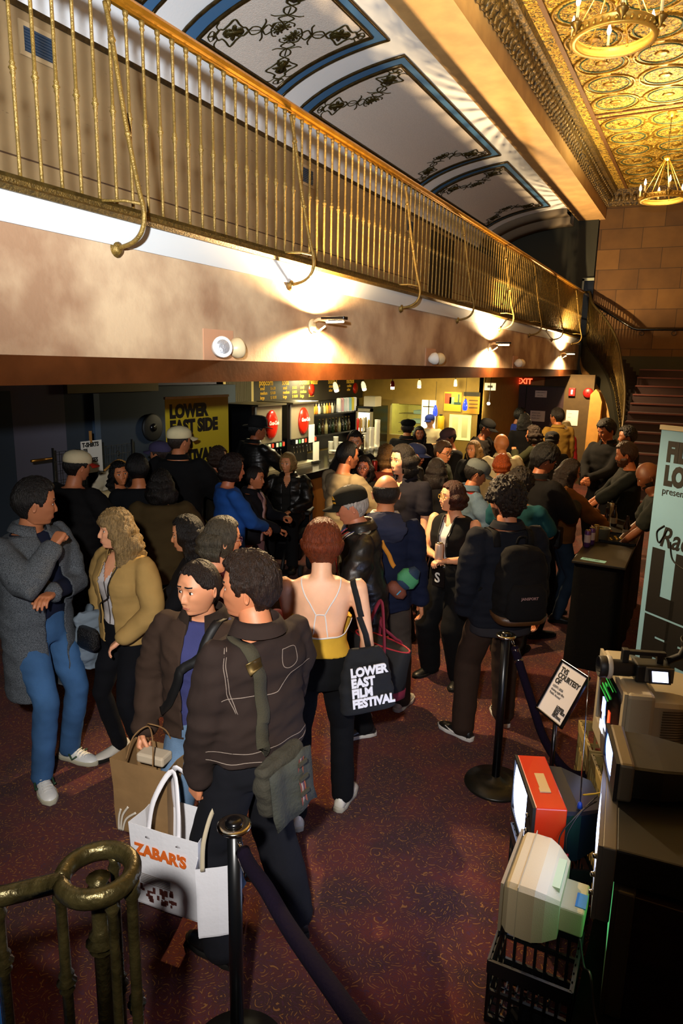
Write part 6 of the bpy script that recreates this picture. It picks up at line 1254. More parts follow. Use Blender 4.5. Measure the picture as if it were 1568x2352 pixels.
P_['be'] = person(-3.918, 9.475, 1.76, 8, 'man in a black beret and black coat seen from behind near the fridge', skin='#94603c', hair=('buzz', '#141010'), hat=dict(c='#08080a', style='beret'), top=[J('#09090b', off=.03, boxy=1, collar=1)], fine=False)
P_['df'] = person(-4.016, 10.221, 1.60, 176, 'dark-haired woman facing the camera beyond the beret', female=True, skin='#9a6040', hair=('long', '#120c0a', .2, .5), top=[J('#1a1614', off=.02)], fine=False)
P_['wk'] = person(-4.736, 12.605, 1.63, 190, 'bar worker in a blue cap and pale shirt beside the bright kitchen window', skin='#d8b08c', hair=('short', '#2a1c14'), hat=dict(c='#1c2c7c'), head=(-8, 20, 0), top=[S('#c0b090', off=.016, sleeve=.3)], arms=('bent', 'bent'), fine=False)
P_['db'] = person(-2.320, 6.410, 1.63, 3, 'woman with long dark brown hair seen from behind, right of the polo-shirted man', female=True, skin='#a87454', hair=('long', '#1a100c', .15, .55), top=[J('#100e10', off=.02)], fine=False)
P_['gm'] = person(-2.674, 7.478, 1.69, 118, 'young man with brown hair and glasses in a dark green jacket', skin='#bf8660', hair=('short', '#3a2412', .2, 0, 1.3), glasses='#1c1612', head=(-8, 10, 0), top=[J('#222a14', off=.024, collar=1)], fine=False)
P_['mc'] = person(-3.067, 8.999, 1.71, 240, 'person in a mauve-grey cap looking down in the middle of the crowd', skin='#7a4c30', hair=('short', '#0e0a0a'), hat=dict(c='#5c4444'), head=(-18, 0, 0), top=[J('#0e0c0c', off=.024)], fine=False)
P_['ln'] = person(-3.114, 10.215, 1.80, 112, 'man in a black cap and dark quilted jacket bending forward before the posters', skin='#7e5034', hair=('buzz', '#0e0a0a'), hat=dict(c='#0a0a0b'), head=(-22, 0, 0), lean=.25, top=[J('#181310', off=.045, boxy=1, w=1.35, wr=.014)], arms=('phone', 'phone'), fine=False)
P_['bw'] = person(-2.627, 8.687, 1.60, 205, 'woman with shoulder-length blonde hair in dark clothes, face lit', female=True, skin='#c48e68', hair=('long', '#8a6a3c', .2, .25), head=(0, 14, 0), top=[J('#0d0d10', off=.026, collar=1)], fine=False)
P_['bd'] = person(-2.217, 8.502, 1.72, 335, 'bald man in a cream denim jacket with blue sleeves, seen from behind', skin='#bd8458', hair=None, head=(-10, -12, 0), top=[J('#c2b694', off=.034, boxy=1, w=1.3, collar=1)], arms=('bent', 'bent'), fine=False)
P_['g2'] = person(-1.929, 7.397, 1.60, 5, 'person with a smooth copper bob behind the grey cap', female=True, skin='#b87e5c', hair=('bob', '#a04410', 0, .0, 1.0), top=[J('#6a5c44', off=.02)], fine=False)
P_['gc'] = person(-1.848, 6.064, 1.70, 72, 'person in a washed grey cap and blue denim jacket looking down', skin='#a06a4c', hair=('short', '#120e0c', .3, 0, 1.4), hat=dict(c='#565c5c'), head=(-24, 10, 0), top=[S('#8a1c1c', off=.014), J('#55697c', kind='denim', off=.028, w=1.2, wr=.011, open=dict(w0=.05, w1=.05), collar=1)], arms=('phone', 'bent'), fine=False)
P_['d39'] = person(-2.810, 12.162, 1.76, 352, 'person with long dark curls seen from behind near the purple doors', female=True, skin='#8e5c3c', hair=('long', '#0c0a0a', .8, .5), top=[J('#0b0b0e', off=.02)], fine=False)
P_['b40'] = person(-3.243, 13.421, 1.78, 80, 'dark-haired person in a blue top beside the person with long dark curls', skin='#7e4e30', hair=('short', '#0c0a0a', .3, 0, 1.5), top=[S('#16287a', off=.016)], fine=False)
P_['cp'] = person(-2.201, 10.288, 1.70, 285, 'woman with curly brown hair in dark green, profile to the left', female=True, skin='#a06440', hair=('bob', '#241509', .7, .2, 1.2), head=(0, -6, 0), top=[J('#232410', off=.026)], arms=('up', 'bent'), fine=False)
P_['tj'] = person(-2.169, 11.765, 1.90, 325, 'tall man in a mustard-tan shirt standing by the doors, seen from behind', skin='#9c6440', hair=('short', '#160e0a', .1, 0, 1.2), head=(0, -20, 0), top=[J('#86682a', off=.034, boxy=1, w=1.25, wr=.01, collar=1)], fine=False)
P_['ph'] = person(-2.345, 13.465, 1.58, 20, 'pale-haired person half hidden beyond the tall man in tan', female=True, skin='#b88a60', hair=('bob', '#b09a68', .2, .1), top=[S('#8a1a20', off=.014)], fine=False)
P_['wb'] = person(-1.822, 9.509, 1.70, 8, 'person wearing a black cap with white lettering on the back', skin='#9c6440', hair=('buzz', '#0e0a0a'), hat=dict(c='#101012', brim=PI, text=(('NYC', .13, 0, .28, '#d0ccc4'),), taz=PI), top=[J('#12100e', off=.02)], fine=False)
P_['bg'] = person(-1.307, 6.384, 1.84, 48, 'man with thick dark hair, glasses and a yellow strap, looking down', skin='#9c6448', hair=('swept', '#0c0a0b', .2, 0, 1.5), head=(-26, 18, 0), glasses='#14100e', top=[J('#100f10', off=.030, boxy=1, w=1.2, collar=1)], arms=('phone', 'phone'), fine=False)
P_['te'] = person(-1.357, 5.840, 1.66, 12, 'person with dark curly hair in a teal T-shirt behind the backpack', skin='#a06c4c', hair=('curls', '#1c110b', .4), head=(-8, 0, 0), top=[S('#14424a', off=.024, sleeve=.4, w=1.15)], arms=('bent', 'bent'), fine=False)
P_['su'] = person(-1.168, 6.939, 1.66, 72, 'woman with long brown hair in a brown suede jacket holding a phone', female=True, skin='#a86c4c', hair=('long', '#22140c', .4, .45), head=(-10, 8, 0), glasses='#3a1c14', top=[J('#6c431a', off=.030, boxy=1, w=1.2, wr=.009, collar=1)], pants=('#28394c', 'denim'), arms=((.02, .22, .655, 'hold', (.9, -.5, -.5)), (.06, .27, .56, 'reach', (.5, -.5, -.5)) if False else (.06, .26, .585, 'hold', (.5, -.6, -.6))))
P_['tl'] = person(-1.123, 9.634, 1.90, 212, 'tall dark-haired man in a black hoodie looking down behind the table', skin='#a06848', hair=('swept', '#0e0a09', .2, 0, 1.1), head=(-26, 20, 0), top=[J('#0c0c0e', off=.026, boxy=1, collar=1)], arms=('clasp', 'clasp'), fine=False)
P_['m8'] = person(-0.869, 9.891, 1.80, 262, 'man with dark hair and folded arms between the tall man and the bearded man', skin='#94603f', hair=('short', '#0e0b0a', .4, 0, 1.5), beard=('#1c120c', .03), head=(-6, 0, 0), top=[S('#11150f', off=.022, sleeve=.35, w=1.1)], arms=('cross', 'cross'), fine=False)
P_['br'] = person(-0.685, 7.969, 1.77, 258, 'bearded man with auburn hair in a black sweatshirt and pale gloves behind the table', skin='#a86c4c', hair=('short', '#3a2010', .2, 0, 1.2), beard=('#4a2812', .07), head=(-12, 10, 0), top=[S('#0d1110', off=.030, sleeve=.72, w=1.15, boxy=1)], arms=((.02, .22, .58, 'hold', (.9, -.5, -.5)), (.05, .20, .60, 'hold', (.9, -.5, -.5))), shoulder=1.08)
P_['bn'] = person(-0.121, 6.753, 1.78, 262, 'bald man in a dark T-shirt leaning over the tray beside the blue banner', skin='#6a4028', hair=None, head=(-30, 0, 0), lean=.42, beard=('#1c120e', .012), top=[S('#1c1f1c', off=.022, sleeve=.4, w=1.15)], arms=((.04, .27, .52, 'hold', (.9, -.5, -.5)), (.06, .26, .54, 'hold', (.9, -.5, -.5))))
P_['yw'] = person(-4.733, 5.959, 1.62, 82, 'brown-haired woman between the yellow banner and the blue blazer', female=True, skin='#9a6240', hair=('bob', '#2c1a0e', .5, .1, 1.0), top=[J('#1c1810', off=.02)], fine=False)
# ------------------------------------------------------------------ details worn by the nearest people
THR = mat('pale_contrast_thread', '#8f8074', .8); I = P_['jm']; j = I['tops'][0]; H = I['H']
for z in (1.035, 1.0): surf(j, [(-.26, -.02, z), (-.18, -.16, z), (0, -.20, z), (.18, -.16, z), (.26, -.02, z)], .003, THR, 'hem_stitching', j, .0005, .0012)
surf(j, [(-.22, -.03, 1.27), (-.12, -.18, 1.265), (0, -.2, 1.275), (.12, -.18, 1.29), (.22, -.03, 1.31)], .003, THR, 'yoke_stitching', j, .0005, .0012)
for x in (-.215, -.205): surf(j, [(x + .02, -.05, 1.46), (x, -.08, 1.40), (x + .01, -.10, 1.30), (x + .015, -.12, 1.20)], .003, THR, 'shoulder_stitching', j, .0005, .0012)
surf(j, [(.03, -.14, 1.42), (.10, -.13, 1.415), (.10, -.14, 1.345), (.03, -.16, 1.35), (.03, -.14, 1.42)], .0025, THR, 'patch_stitching', j, .0005, .0012)
STR = mat('olive_canvas_strap', '#3a3626', .9, 0, .3, 200); CNV = mat('faded_olive_canvas', '#38352a', .9, 0, .4, 120, .25, 7)
t = bagt('messenger_bag', 'faded olive messenger bag with striped trim on the man in the chore jacket', 'bag', 'jm')
surf(j, [(-.10, .02, 1.52), (-.12, -.06, 1.50), (-.10, -.15, 1.38), (-.09, -.2, 1.22), (-.10, -.2, 1.10), (-.11, -.2, 1.04)], .052, STR, 'shoulder_strap', t, .004, .005)
surf(j, [(-.115, -.13, 1.415), (-.11, -.15, 1.375)], .066, mat('brass_buckle', '#6e5a34', .35, .8), 'buckle', t, .010, .003)
mb = MB(); M = Matrix.Translation((-.06, -.24, .86)) @ Matrix.Rotation(.15, 4, 'Z') @ Matrix.Scale(.74, 4) @ Matrix.Rotation(-.12, 4, 'Y'); r = []
for z, w_, d_ in ((0, .15, .05), (.03, .165, .065), (.15, .17, .065), (.26, .165, .05), (.29, .15, .035)): r.append([(px, py - .0, z) for px, py, _ in ring(0, 0, 0, w_, d_, 20, 4)])
mb.loft(r, True, True); me = remesh(mb, .01, 2); wrinkle(me, .010, 4, 1.5); me.transform(M); me.materials.append(CNV); me.polygons.foreach_set('use_smooth', [True] * len(me.polygons)); link('bag_body', me, t)
mb = MB(); mb.loft([[M @ Vector((lerp(-.155, .17, k / 12), -.075 - .012 * math.sin(k) - (.02 if z < 0 else 0), z + .015 * math.sin(k * .9))) for k in range(13)] for z in (.27, .20, .10, .02, -.05)], False, False); fl = mb.build('flap', mat('grey_olive_flap', '#3e4038', .9, 0, .5, 70, .3, 6), t); fl.modifiers.new('s', 'SOLIDIFY').thickness = .006
for k, c in enumerate(('#7a3a30', '#9c8f84', '#5a3a50', '#8a4a2c')):
    x = .04 + .011 * k; MB().loft([[M @ Vector((x + dx, -.088 - .008 * math.sin(z * 30) - (.02 if z < 0 else 0), z)) for dx in (0, .010)] for z in (.26, .2, .14, .08, .02, -.05)], False, False).build('woven_stripe', mat('stripe_' + c[1:], c, .9), t)
for z in (.22, .13, .04): MB().box(.03, .095, -.105, -.095, z, z + .02, M).build('webbing_loop', STR, t)
surf(P_['jw']['tops'], [(-.10, .02, 1.45), (-.08, .10, 1.38), (.02, .18, 1.2), (.12, .17, 1.04), (.19, .08, .95)], .04, BLK, 'black_bag_strap', P_['jw']['t'], .008, .004)
# camisole straps
I = P_['gin']; b = I['body']; WS = mat('white_elastic', '#e2dcd6', .7); cm = I['tops'][0]; H = 1.72
for s in (-1, 1):
    surf(b, [(s * .105, -.03, 1.43), (s * .095, -.10, 1.36), (s * .055, -.14, 1.28), (s * .028, -.15, 1.225)], .0065, WS, 'camisole_strap', cm, .001, .003)
    surf(b, [(s * .028, -.15, 1.225), (s * .045, -.15, 1.14), (s * .052, -.14, 1.08)], .0065, WS, 'camisole_strap', cm, .001, .003)
surf(b, [(-.028, -.15, 1.225), (0, -.15, 1.228), (.028, -.15, 1.225)], .0065, WS, 'cross_strap', cm, .001, .003)
surf(cm, [(-.17, .0, 1.19), (-.13, -.10, 1.14), (0, -.15, 1.11), (.13, -.10, 1.15), (.17, .0, 1.19)], .008, WS, 'top_edging', cm, .001, .003)
t = bagt('tote_bag', 'black tote bag with white lettering LOWER EAST FILM FESTIVAL on a shoulder', 'bag', 'gin'); TB = mat('black_tote_canvas', '#0b0c10', .9, 0, .2, 200)
surf([b, cm], [(.155, .03, 1.42), (.16, -.02, 1.42), (.17, -.09, 1.35), (.20, -.12, 1.22)], .032, TB, 'tote_strap', t, .004, .004); MB().tube([(.20, -.11, 1.24), (.235, -.12, 1.15), (.25, -.12, 1.08)], [.017] * 3, 6, flat=.2, up=(.2, 1, 0)).build('tote_strap', TB, t)
M = Matrix.Translation((.262, -.125, .72)) @ Matrix.Rotation(.25, 4, 'Z') @ Matrix.Rotation(-.10, 4, 'Y') @ Matrix.Rotation(.04, 4, 'X'); mb = MB(); r = []
for z, w_, d_ in ((0, .13, .02), (.02, .15, .045), (.15, .145, .05), (.30, .115, .035), (.37, .085, .014)): r.append([(px, py, z) for px, py, _ in ring(0, 0, 0, w_, d_, 20, 3)])
mb.loft(r, True, True); me = remesh(mb, .009, 2); wrinkle(me, .008, 9, 1.4); me.transform(M); me.materials.append(TB); me.polygons.foreach_set('use_smooth', [True] * len(me.polygons)); tb = link('tote_body', me, t)
mb = MB()
for k, s in enumerate(('LOWER', 'EAST', 'FILM', 'FESTIVAL')): text_mb(mb, s, .066, M @ Matrix.Translation((-.095, -.058 + k * .001, .245 - k * .060)) @ Matrix.Rotation(PI / 2 - .04, 4, 'X'), .003, .0035, sx=.85)
mb.build('lettering', mat('white_ink', '#e8e6ea', .7), t)
# phone of the copper haired woman, earring
W = I['arm'][0][3]; t = bagt('phone', 'white phone held by the copper-haired woman', 'phone', 'gin'); MB().box(W.x - .035, W.x + .035, W.y + .09, W.y + .23, W.z + .03, W.z + .038, bev=.003).build('phone_body', PAPER, t); MB().box(W.x - .03, W.x + .03, W.y + .10, W.y + .22, W.z + .038, W.z + .0385).build('screen', BLKG, t)
# old man's scarf
I = P_['old']; j = I['tops'][1]
SC = mat('cream_scarf', '#c9c0a8', .9, 0, .3, 150); SR = mat('scarf_red', '#a81c20', .9); SN = mat('scarf_navy', '#2a2a5c', .9)
for s, seq in ((1, (('#', 0), )), (-1, (('#', 0),))):
    for k, (m, wd, dx) in enumerate(((SC, .05, 0), (SN, .008, .012), (SR, .012, -.030), (SN, .006, .022))):
        pts = [(s * (.055 + dx), .02, 1.50), (s * (.07 + dx), .09, 1.44), (s * (.065 + dx), .16, 1.34), (s * (.06 + dx), .2, 1.20), (s * (.055 + dx), .2, 1.08)]
        surf([j, I['tops'][0]], pts, wd, m, 'scarf_stripe' if k else 'scarf', j, .010 + .002 * k, .004)
surf(P_['sw']['tops'][1], [(-.06, .1, 1.28), (0, .14, 1.18), (.03, .16, 1.02), (.03, .16, .8)], .05, mat('satin_mauve', '#9c7a78', .3), 'satin_scarf', P_['sw']['t'], .006, .01)
# polo collar buttons omitted; grey man's coat buttons and sneaker marks
I = P_['grey']
for s in range(2):
    sh = [c for c in I['t'].children if c.name.startswith('shoe')][s]; L = I['legs'][s]; an = L[3]; M = Matrix.Translation((an.x, an.y, an.z - .045 * 1.86)) @ Matrix.Rotation(-L[0] * L[4], 4, 'Z') @ Matrix.Scale(1.06, 4)
    for sd in (-1, 1):
        mb = MB(); mb.tube([(sd * .046, .035, .062), (sd * .050, .06, .030), (sd * .047, .09, .055)], .006, 6, M); mb.build('green_mark', mat('sneaker_green', '#26402c', .6), sh)
    mb = MB()
    for q in range(5): mb.tube([(-.024, .055 + q * .018, .082 - q * .008), (.024, .060 + q * .018, .082 - q * .008)], .003, 5, M)
    mb.build('laces', mat('lace_white', '#d0cec8', .8), sh)
I = P_['cur']
for s in range(2):
    sh = [c for c in I['t'].children if c.name.startswith('shoe')][s]; L = I['legs'][s]; an = L[3]; M = Matrix.Translation((an.x, an.y, an.z - .045 * 1.80)) @ Matrix.Rotation(-L[0] * L[4], 4, 'Z')
    for sd in (-1, 1): MB().tube(spline([(sd * .047, .12, .052), (sd * .052, .04, .034), (sd * .045, -.01, .05), (sd * .036, -.055, .075)], 5), [.003] * 3 + [.007] * 8 + [.004] * 5, 6, M).build('white_swoosh', mat('swoosh_white', '#d6d3cc', .6), sh)
# backpack
def backpack(label, who, c, base, z0=.98, sc=1.0, dx=.02, dy=-.22):
    t = bagt('backpack', label, 'backpack', who); M = Matrix.Translation((dx, dy, z0)) @ Matrix.Scale(sc, 4); mb = MB(); r = []
    for z, w_, d_ in ((0, .13, .07), (.04, .155, .10), (.2, .155, .11), (.36, .145, .085), (.44, .11, .06), (.46, .06, .03)): r.append([(px, py, z) for px, py, _ in ring(0, 0, 0, w_, d_, 24, 3.2)])
    mb.loft(r, True, True); me = remesh(mb, .011, 2); wrinkle(me, .010, 6, 1.3); me.transform(M); me.materials.append(cloth(c)); me.polygons.foreach_set('use_smooth', [True] * len(me.polygons)); link('pack_body', me, t)
    mb = MB(); r = [[(px, py - .085, z) for px, py, _ in ring(0, 0, 0, w_, d_, 20, 3.2)] for z, w_, d_ in ((.03, .10, .03), (.06, .125, .05), (.20, .12, .045), (.25, .09, .02))]; mb.loft(r, True, True, M); mb.build('front_pocket', cloth(c), t)
    mb = MB(); mb.loft([[(px, py, z) for px, py, _ in ring(0, 0, 0, w_, d_, 24, 3.2)] for z, w_, d_ in ((-.012, .13, .075), (.0, .150, .100), (.045, .165, .112))], True, True, M); mb.build('leather_base', cloth(base, 'leather'), t)
    jk = P_[who]['tops'][-1]
    for s in (-1, 1): surf(jk, [(s * .12, -.16, 1.40), (s * .115, -.06, 1.50), (s * .115, .05, 1.47), (s * .13, .12, 1.34), (s * .16, .08, 1.15), (s * .18, -.05, 1.08)], .045, cloth(c), 'shoulder_strap', t, .005, .006)
    mb = MB(); mb.tube(spline([(-.03, .03, .46), (-.02, .02, .50), (.02, .02, .50), (.03, .03, .46)], 4), .006, 6, M); mb.build('grab_loop', cloth(c), t)
    return t, M
t, M = backpack('black backpack with a tan base on the curly-haired man', 'cur', '#0c0b0c', '#4a3018', .93, 1.08)
mb = MB(); text_mb(mb, 'JANSPORT', .022, M @ Matrix.Translation((-.055, -.137, .17)) @ Matrix.Rotation(PI / 2, 4, 'X'), .001, .0005); mb.build('logo_patch', mat('patch_pink_grey', '#8a6a66', .7), t)
# sling bag of the balding man
I = P_['bal']; j = I['tops'][0]; t = bagt('sling_bag', 'green and brown sling bag with orange strap on the balding man in navy', 'bag', 'bal')
surf(j, [(-.10, .02, 1.52), (-.10, -.08, 1.48), (-.03, -.2, 1.36), (.05, -.2, 1.24), (.10, -.2, 1.16)], .030, mat('orange_webbing', '#c07a1c', .8), 'orange_strap', t, .008, .004)
M = Matrix.Translation((.135, -.20, 1.05)) @ Matrix.Rotation(.25, 4, 'Z') @ Matrix.Rotation(.75, 4, 'Y')
for nm, c, z0, z1, w0 in (('green_panel', '#3f8a5c', .0, .14, .05), ('brown_panel', '#6e3a28', -.085, .01, .05), ('navy_panel', '#16304a', -.02, .16, .047)):
    mb = MB(); mb.loft([[(px + (z0 + z1) * .0, py, z) for px, py, _ in ring(0, 0, 0, k * (.075 if nm != 'navy_panel' else .062), w0 * k, 18, 2.6)] for z, k in ((z0 - .0, .55), (lerp(z0, z1, .3), 1), (lerp(z0, z1, .7), .95), (z1, .45))], True, True, M); mb.build(nm, mat('sling_' + c[1:], c, .7, 0, .3, 150), t)
MB().box(-.004, .004, -.062, -.056, -.06, -.02, M).build('zip_pull', mat('pull_blue', '#4a8aa8', .4), t)
# maroon and black tote
t = thing('tote_bag', 'black tote with maroon handles and base hanging beside the man in the leather jacket', 'bag', (-1.60, 3.60, .52), -.35); MR = mat('maroon_canvas', '#6c0f2a', .8, 0, .2, 180); K = mat('black_tote_grey', '#121314', .85, 0, .2, 180)
def totebody(mb, r): mb.loft([[(px, py, z) for px, py, _ in ring(0, 0, 0, w_, d_, 24, 4)] for z, w_, d_ in r], True, True)
mb = MB(); totebody(mb, ((.06, .17, .075), (.2, .19, .075), (.33, .225, .06), (.335, .22, .055))); mb.build('tote_body', K, t); mb = MB(); totebody(mb, ((0, .15, .065), (.01, .17, .078), (.065, .174, .080))); mb.build('maroon_base', MR, t)
for s in (-1, 1):
    MB().tube(spline([(-.09, s * .082, .0), (-.10, s * .080, .3), (-.06, s * .05, .45), (.0 if s < 0 else -.03, s * .02, .60 if s < 0 else .42), (.06, s * .05, .45 if s < 0 else .36), (.10, s * .080, .3), (.09, s * .082, .0)], 6), .014, 6, flat=.25, up=(0, 1, 0)).build('handle', MR, t)
MB().tube([(.225 * math.cos(a * PI / 12), .062 * math.sin(a * PI / 12), .336) for a in range(24)], .006, 5, closed=True).build('rim_piping', mat('piping_red', '#9c1c2c', .7), t)
MB().sphere((0, -.078, .21), (.015, .004, .015), 8).box(-.02, .02, -.081, -.076, .18, .186).build('red_emblem', mat('emblem_red', '#9c1414', .7), t)
# vest woman: can, lanyard, black card
I = P_['vest']; W = I['arm'][1][3]; E_ = I['arm'][1][2]; d = (W - E_).normalized(); c = W + d * .09; t = bagt('drink_can', 'tall pale can held up by the woman in the black waistcoat', 'can', 'vest'); M = Matrix.Translation(c + Vector((0, .01, -.03)))
MB().lathe([(.026, 0), (.031, .01), (.031, .135), (.026, .15)], 16, M).build('can_body', mat('pale_pink_can', '#c9a892', .35, .2), t); MB().lathe([(.027, .148), (.027, .155)], 16, M).build('lid', CHROME, t)
vb = I['tops'][1]; t = bagt('lanyard_card', 'black event card with a white S hanging from a lanyard on the waistcoat', 'badge', 'vest')
for s in (-1, 1): surf([vb, I['tops'][0]], [(s * .055, .02, 1.41), (s * .05, .10, 1.33), (s * .03, .14, 1.20), (s * .015, .15, 1.06)], .010, mat('lanyard_black', '#141414', .7), 'lanyard', t, .008, .002)
M = Matrix.Translation((.0, .175, .90)); MB().box(-.055, .055, -.002, .002, -.07, .085, M).build('card', mat('card_black', '#0c0c0d', .4), t); mb = MB(); text_mb(mb, 'S', .11, M @ Matrix.Translation((.035, .0035, -.035)) @ Matrix.Rotation(PI, 4, 'Z') @ Matrix.Rotation(PI / 2, 4, 'X'), .001, .002); mb.build('white_print', PAPER, t)
# phones and cans held by others
def held(name, label, cat, who, k, build, off=(0, .0, 0)):
    I = P_[who]; W, E_ = I['arm'][k][3], I['arm'][k][2]; d = (W - E_).normalized(); t = bagt(name, label, cat, who); M = Matrix.Translation(W + d * .085 + Vector(off)); build(t, M); return t
def b_can(c): return lambda t, M: (MB().lathe([(.026, -.05), (.033, -.04), (.033, .06), (.027, .07)], 16, M).build('can_body', mat('heldcan_' + c[1:], c, .3, .4), t), MB().lathe([(.028, .07), (.028, .075)], 16, M).build('lid', CHROME, t))
def b_phone(t, M): MB().box(-.037, .037, -.004, .004, -.02, .13, M, .003).build('phone_body', mat('phone_dark_violet', '#141018', .2), t); MB().box(-.03, -.008, -.007, -.004, .10, .122, M).build('camera_bump', BLKG, t)
held('drink_can', 'red can raised by the person in the rust top', 'can', 'ru', 1, b_can('#b0301c'), (0, 0, .05))
held('phone', 'dark phone held by the woman in the suede jacket', 'phone', 'su', 0, b_phone, (0, .02, .02))
# suede woman's studded bag
t = bagt('shoulder_bag', 'black shoulder bag edged with silver studs on the woman in suede', 'bag', 'su'); M = Matrix.Translation((.19, -.08, .82)) @ Matrix.Rotation(-.5, 4, 'Z'); MB().box(-.13, .13, -.045, .045, 0, .19, M, .02).build('bag_body', cloth('#0c0b0c', 'leather'), t)
mb = MB()
for k in range(16): mb.sphere((-.11 + k * .0147, -.048, .02), .004, 6, M); 
for k in range(10): mb.sphere((-.115, -.048, .02 + k * .015), .004, 6, M); mb.sphere((.115, -.048, .02 + k * .015), .004, 6, M)
mb.build('stud', CHROME, t, kind='stuff'); surf(P_['su']['tops'][0], [(.13, .04, 1.36), (.13, -.06, 1.36), (.16, -.12, 1.2), (.18, -.12, 1.02)], .016, cloth('#0c0b0c', 'leather'), 'bag_strap', t, .004, .004)
surf(P_['bg']['tops'][0], [(-.11, .02, 1.54), (-.11, -.08, 1.50), (-.02, -.18, 1.36), (.10, -.18, 1.22)], .028, YEL, 'yellow_strap', P_['bg']['t'], .006, .004)
# blonde: chain purse and grey coat over the arm
I = P_['blonde']; t = bagt('purse', 'small black beaded purse on a chain against the tan leather jacket', 'bag', 'blonde'); M = Matrix.Translation((.10, .20, .80)); mb = MB(); totebody(mb, ((0, .07, .025), (.02, .085, .035), (.10, .08, .03), (.13, .07, .02))); mb.v = [tuple(M @ Vector(v)) for v in mb.v]; mb.build('purse_body', mat('beaded_black', '#0c0c0e', .35, 0, 1, 150), t)
surf(I['tops'][1], [(-.09, .02, 1.38), (-.07, .10, 1.28), (.0, .15, 1.12), (.07, .18, .95)], .006, mat('dark_chain', '#2a2622', .4, .6), 'chain', t, .008, .004)
t = bagt('folded_coat', 'pale grey coat draped over the forearm of the blonde woman', 'coat', 'blonde'); W = I['arm'][1][3]; mb = MB(); mb.loft([[(px + .20, py + .10, z) for px, py, _ in ring(0, 0, 0, w_, d_, 20, 2.5)] for z, w_, d_ in ((.62, .05, .09), (.72, .06, .12), (.86, .065, .13), (.96, .05, .12), (1.0, .03, .08))], True, True); me = remesh(mb, .01, 2); wrinkle(me, .02, 8, 1.6); me.materials.append(cloth('#6d7a86')); me.polygons.foreach_set('use_smooth', [True] * len(me.polygons)); link('coat_cloth', me, t); MB().tube([(.2, .10, 1.0), (.2, .12, 1.01)], .03, 8).build('coat_collar', cloth('#5a6670'), t)
mb = MB()
for k in range(6): mb.sphere((-.005, .135 + .0 * k, .93 + k * .055), .007, 8)
surf(I['tops'][0], [(0, .2, .95), (0, .2, 1.10), (0, .2, 1.25)], .006, mat('dark_buttons', '#3a3028', .4), 'button_placket', I['tops'][0], .002, .002)
# shopping bags
def paperbag(name, label, loc, rz, w, d, h, m, flare=1.06):
    t = thing(name, label, 'bag', loc, rz); mb = MB(); mb.loft([[(px * k, py * k, z) for px, py in ((-w / 2, -d / 2), (0, -d / 2 - .004), (w / 2, -d / 2), (w / 2 - .01, 0), (w / 2, d / 2), (0, d / 2), (-w / 2, d / 2), (-w / 2 + .01, 0))] for z, k in ((0, .94), (.01, .97), (h * .3, 1.0), (h * .6, 1.0), (h, flare))], True, False, smooth=False); mb.box(-w / 2 * .95, w / 2 * .95, -d / 2 * .95, d / 2 * .95, 0, .006)
    o = mb.build('bag_body', m, t); o.modifiers.new('s', 'SOLIDIFY').thickness = .003; return t
t = paperbag('paper_bag', 'brown paper shopping bag held by the woman in the brown work jacket', (-2.03, 2.06, .42), .15, .28, .18, .36, mat('kraft_paper', '#8a6a42', .75, 0, .2, 14, .15, 9))
for s in (-1, 1): MB().tube(spline([(-.07, s * .085, .36), (-.05, s * .05, .46), (0, s * .01, .50), (.05, s * .05, .46), (.07, s * .085, .36)], 5), .0035, 6).build('twine_handle', mat('kraft_twine', '#7a5a34', .8), t)
mb = MB()
for k, (x0, x1, z1) in enumerate(((-.12, -.10, .12), (-.11, -.06, .14), (-.10, -.02, .12), (-.05, .03, .10))): mb.tube(spline([(x0, -.0935, .005), (lerp(x0, x1, .3), -.096, z1 * .6), (x1, -.097, z1)], 5), .006, 5, flat=.3, up=(0, 1, 0))
mb.build('leaf_print', mat('leaf_print_white', '#c9bfae', .8), t); MB().box(-.05, .09, -.04, .04, .33, .375, bev=.01).build('wrapped_item', mat('wrapped_cream', '#b8a890', .7), t)
t = paperbag('shopping_bag', "white tote bag with orange ZABAR'S lettering held by the man in the chore jacket", (-1.80, 1.96, .21), .12, .33, .19, .39, mat('white_nonwoven', '#e6e6ea', .7, 0, .1, 60), 1.04); OR = mat('zabars_orange', '#d8641a', .7)
mb = MB(); text_mb(mb, "ZABAR'S", .072, Matrix.Translation((-.140, -.104, .255)) @ Matrix.Rotation(PI / 2, 4, 'X') @ Matrix.Rotation(-.0, 4, 'Z'), .001, .0035, sx=.93); mb.build('lettering', OR, t)
mb = MB(); 
for k in range(6): mb.box(-.12, .03, -.1015, -.0995, .16 - k * .008, .162 - k * .008)
mb.build('fine_print', mat('print_grey', '#8a8078', .8), t); mb = MB(); q = random.Random(3)
for k in range(26): x = q.uniform(-.13, .05); z = q.uniform(.03, .09); mb.box(x, x + q.uniform(.006, .02), -.1015, -.0995, z, z + q.uniform(.008, .03))
mb.build('sketch_print', mat('sketch_maroon', '#5a2a22', .8), t)
for s in (-1, 1): MB().tube(spline([(-.075, s * .10, .34), (-.06, s * .07, .50), (.0, s * .015, .62), (.06, s * .07, .50), (.075, s * .10, .34)], 6), .013, 6, flat=.15, up=(0, 1, 0)).build('handle', mat('white_strap', '#e2e0e4', .7), t)
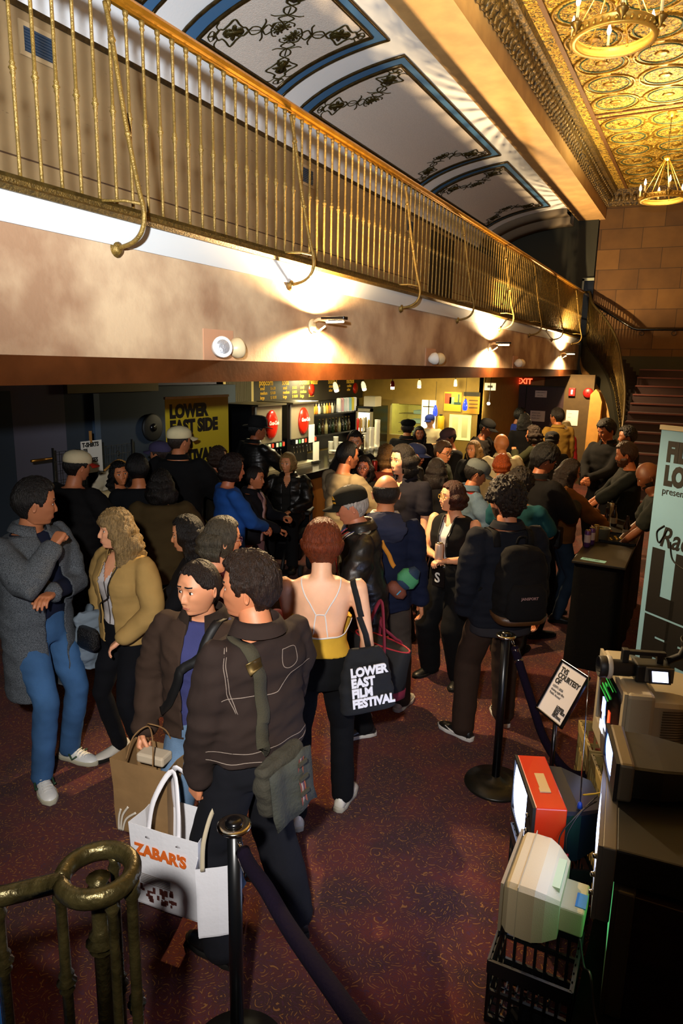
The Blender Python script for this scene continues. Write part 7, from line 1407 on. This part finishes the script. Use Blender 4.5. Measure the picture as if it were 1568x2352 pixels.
t = paperbag('shopping_bag', 'second white shopping bag behind the one with orange lettering', (-1.56, 1.93, .20), .7, .17, .12, .33, mat('white_nonwoven', '#e6e6ea', .7, 0, .1, 60), 1.05); 
for s in (-1, 1): MB().tube(spline([(-.06, s * .09, .34), (-.05, s * .06, .46), (.0, s * .01, .56), (.05, s * .06, .46), (.06, s * .09, .34)], 6), .010, 6, flat=.2, up=(0, 1, 0)).build('handle', mat('cream_strap', '#b5a88c', .7), t)
# wheelchair
I = P_['wl']; t = bagt('power_wheelchair', 'black power wheelchair carrying the blonde woman, small casters in front', 'wheelchair', 'wl'); MB().box(-.24, .24, -.22, .26, .44, .52, bev=.03).build('seat', cloth(BLKC), t); MB().box(-.22, .22, -.28, -.21, .5, 1.05, bev=.03).build('backrest', cloth(BLKC), t); MB().box(-.20, .20, -.30, .20, .16, .40, bev=.03).build('power_base', BLKG, t)
for s in (-1, 1):
    MB().box(s * .27 - .03, s * .27 + .03, -.15, .22, .74, .78, bev=.012).box(s * .27 - .015, s * .27 + .015, -.12, -.08, .48, .74).build('armrest', BLK, t); MB().tube([(s * .2, -.26, 1.02), (s * .21, -.36, 1.03)], .014, 8).build('push_handle', BLK, t)
    wh = MB().lathe([(.10, -.035), (.16, -.03), (.175, -.015), (.175, .015), (.16, .03), (.10, .035)], 24, Matrix.Translation((s * .27, -.06, .176)) @ Matrix.Rotation(PI / 2, 4, 'Y')).build('drive_wheel', mat('tyre', '#15151a', .8), t); MB().lathe([(.02, -.04), (.09, -.036), (.09, .036), (.02, .04)], 16, Matrix.Translation((s * .27, -.06, .176)) @ Matrix.Rotation(PI / 2, 4, 'Y')).build('rim', mat('rim_grey', '#4a4c40', .4, .5), wh)
    MB().lathe([(.03, -.02), (.07, -.02), (.075, 0), (.07, .02), (.03, .02)], 18, Matrix.Translation((s * .22, .33, .076)) @ Matrix.Rotation(PI / 2, 4, 'Y')).build('caster', mat('tyre', '#15151a', .8), t)
MB().box(-.12, .12, .36, .58, .08, .10).tube([(0, .36, .09), (0, .2, .3)], .02, 8).build('footplate', BLK, t); MB().tube([(.27, .24, .78), (.27, .25, .84)], .009, 8).build('joystick', BLK, t)
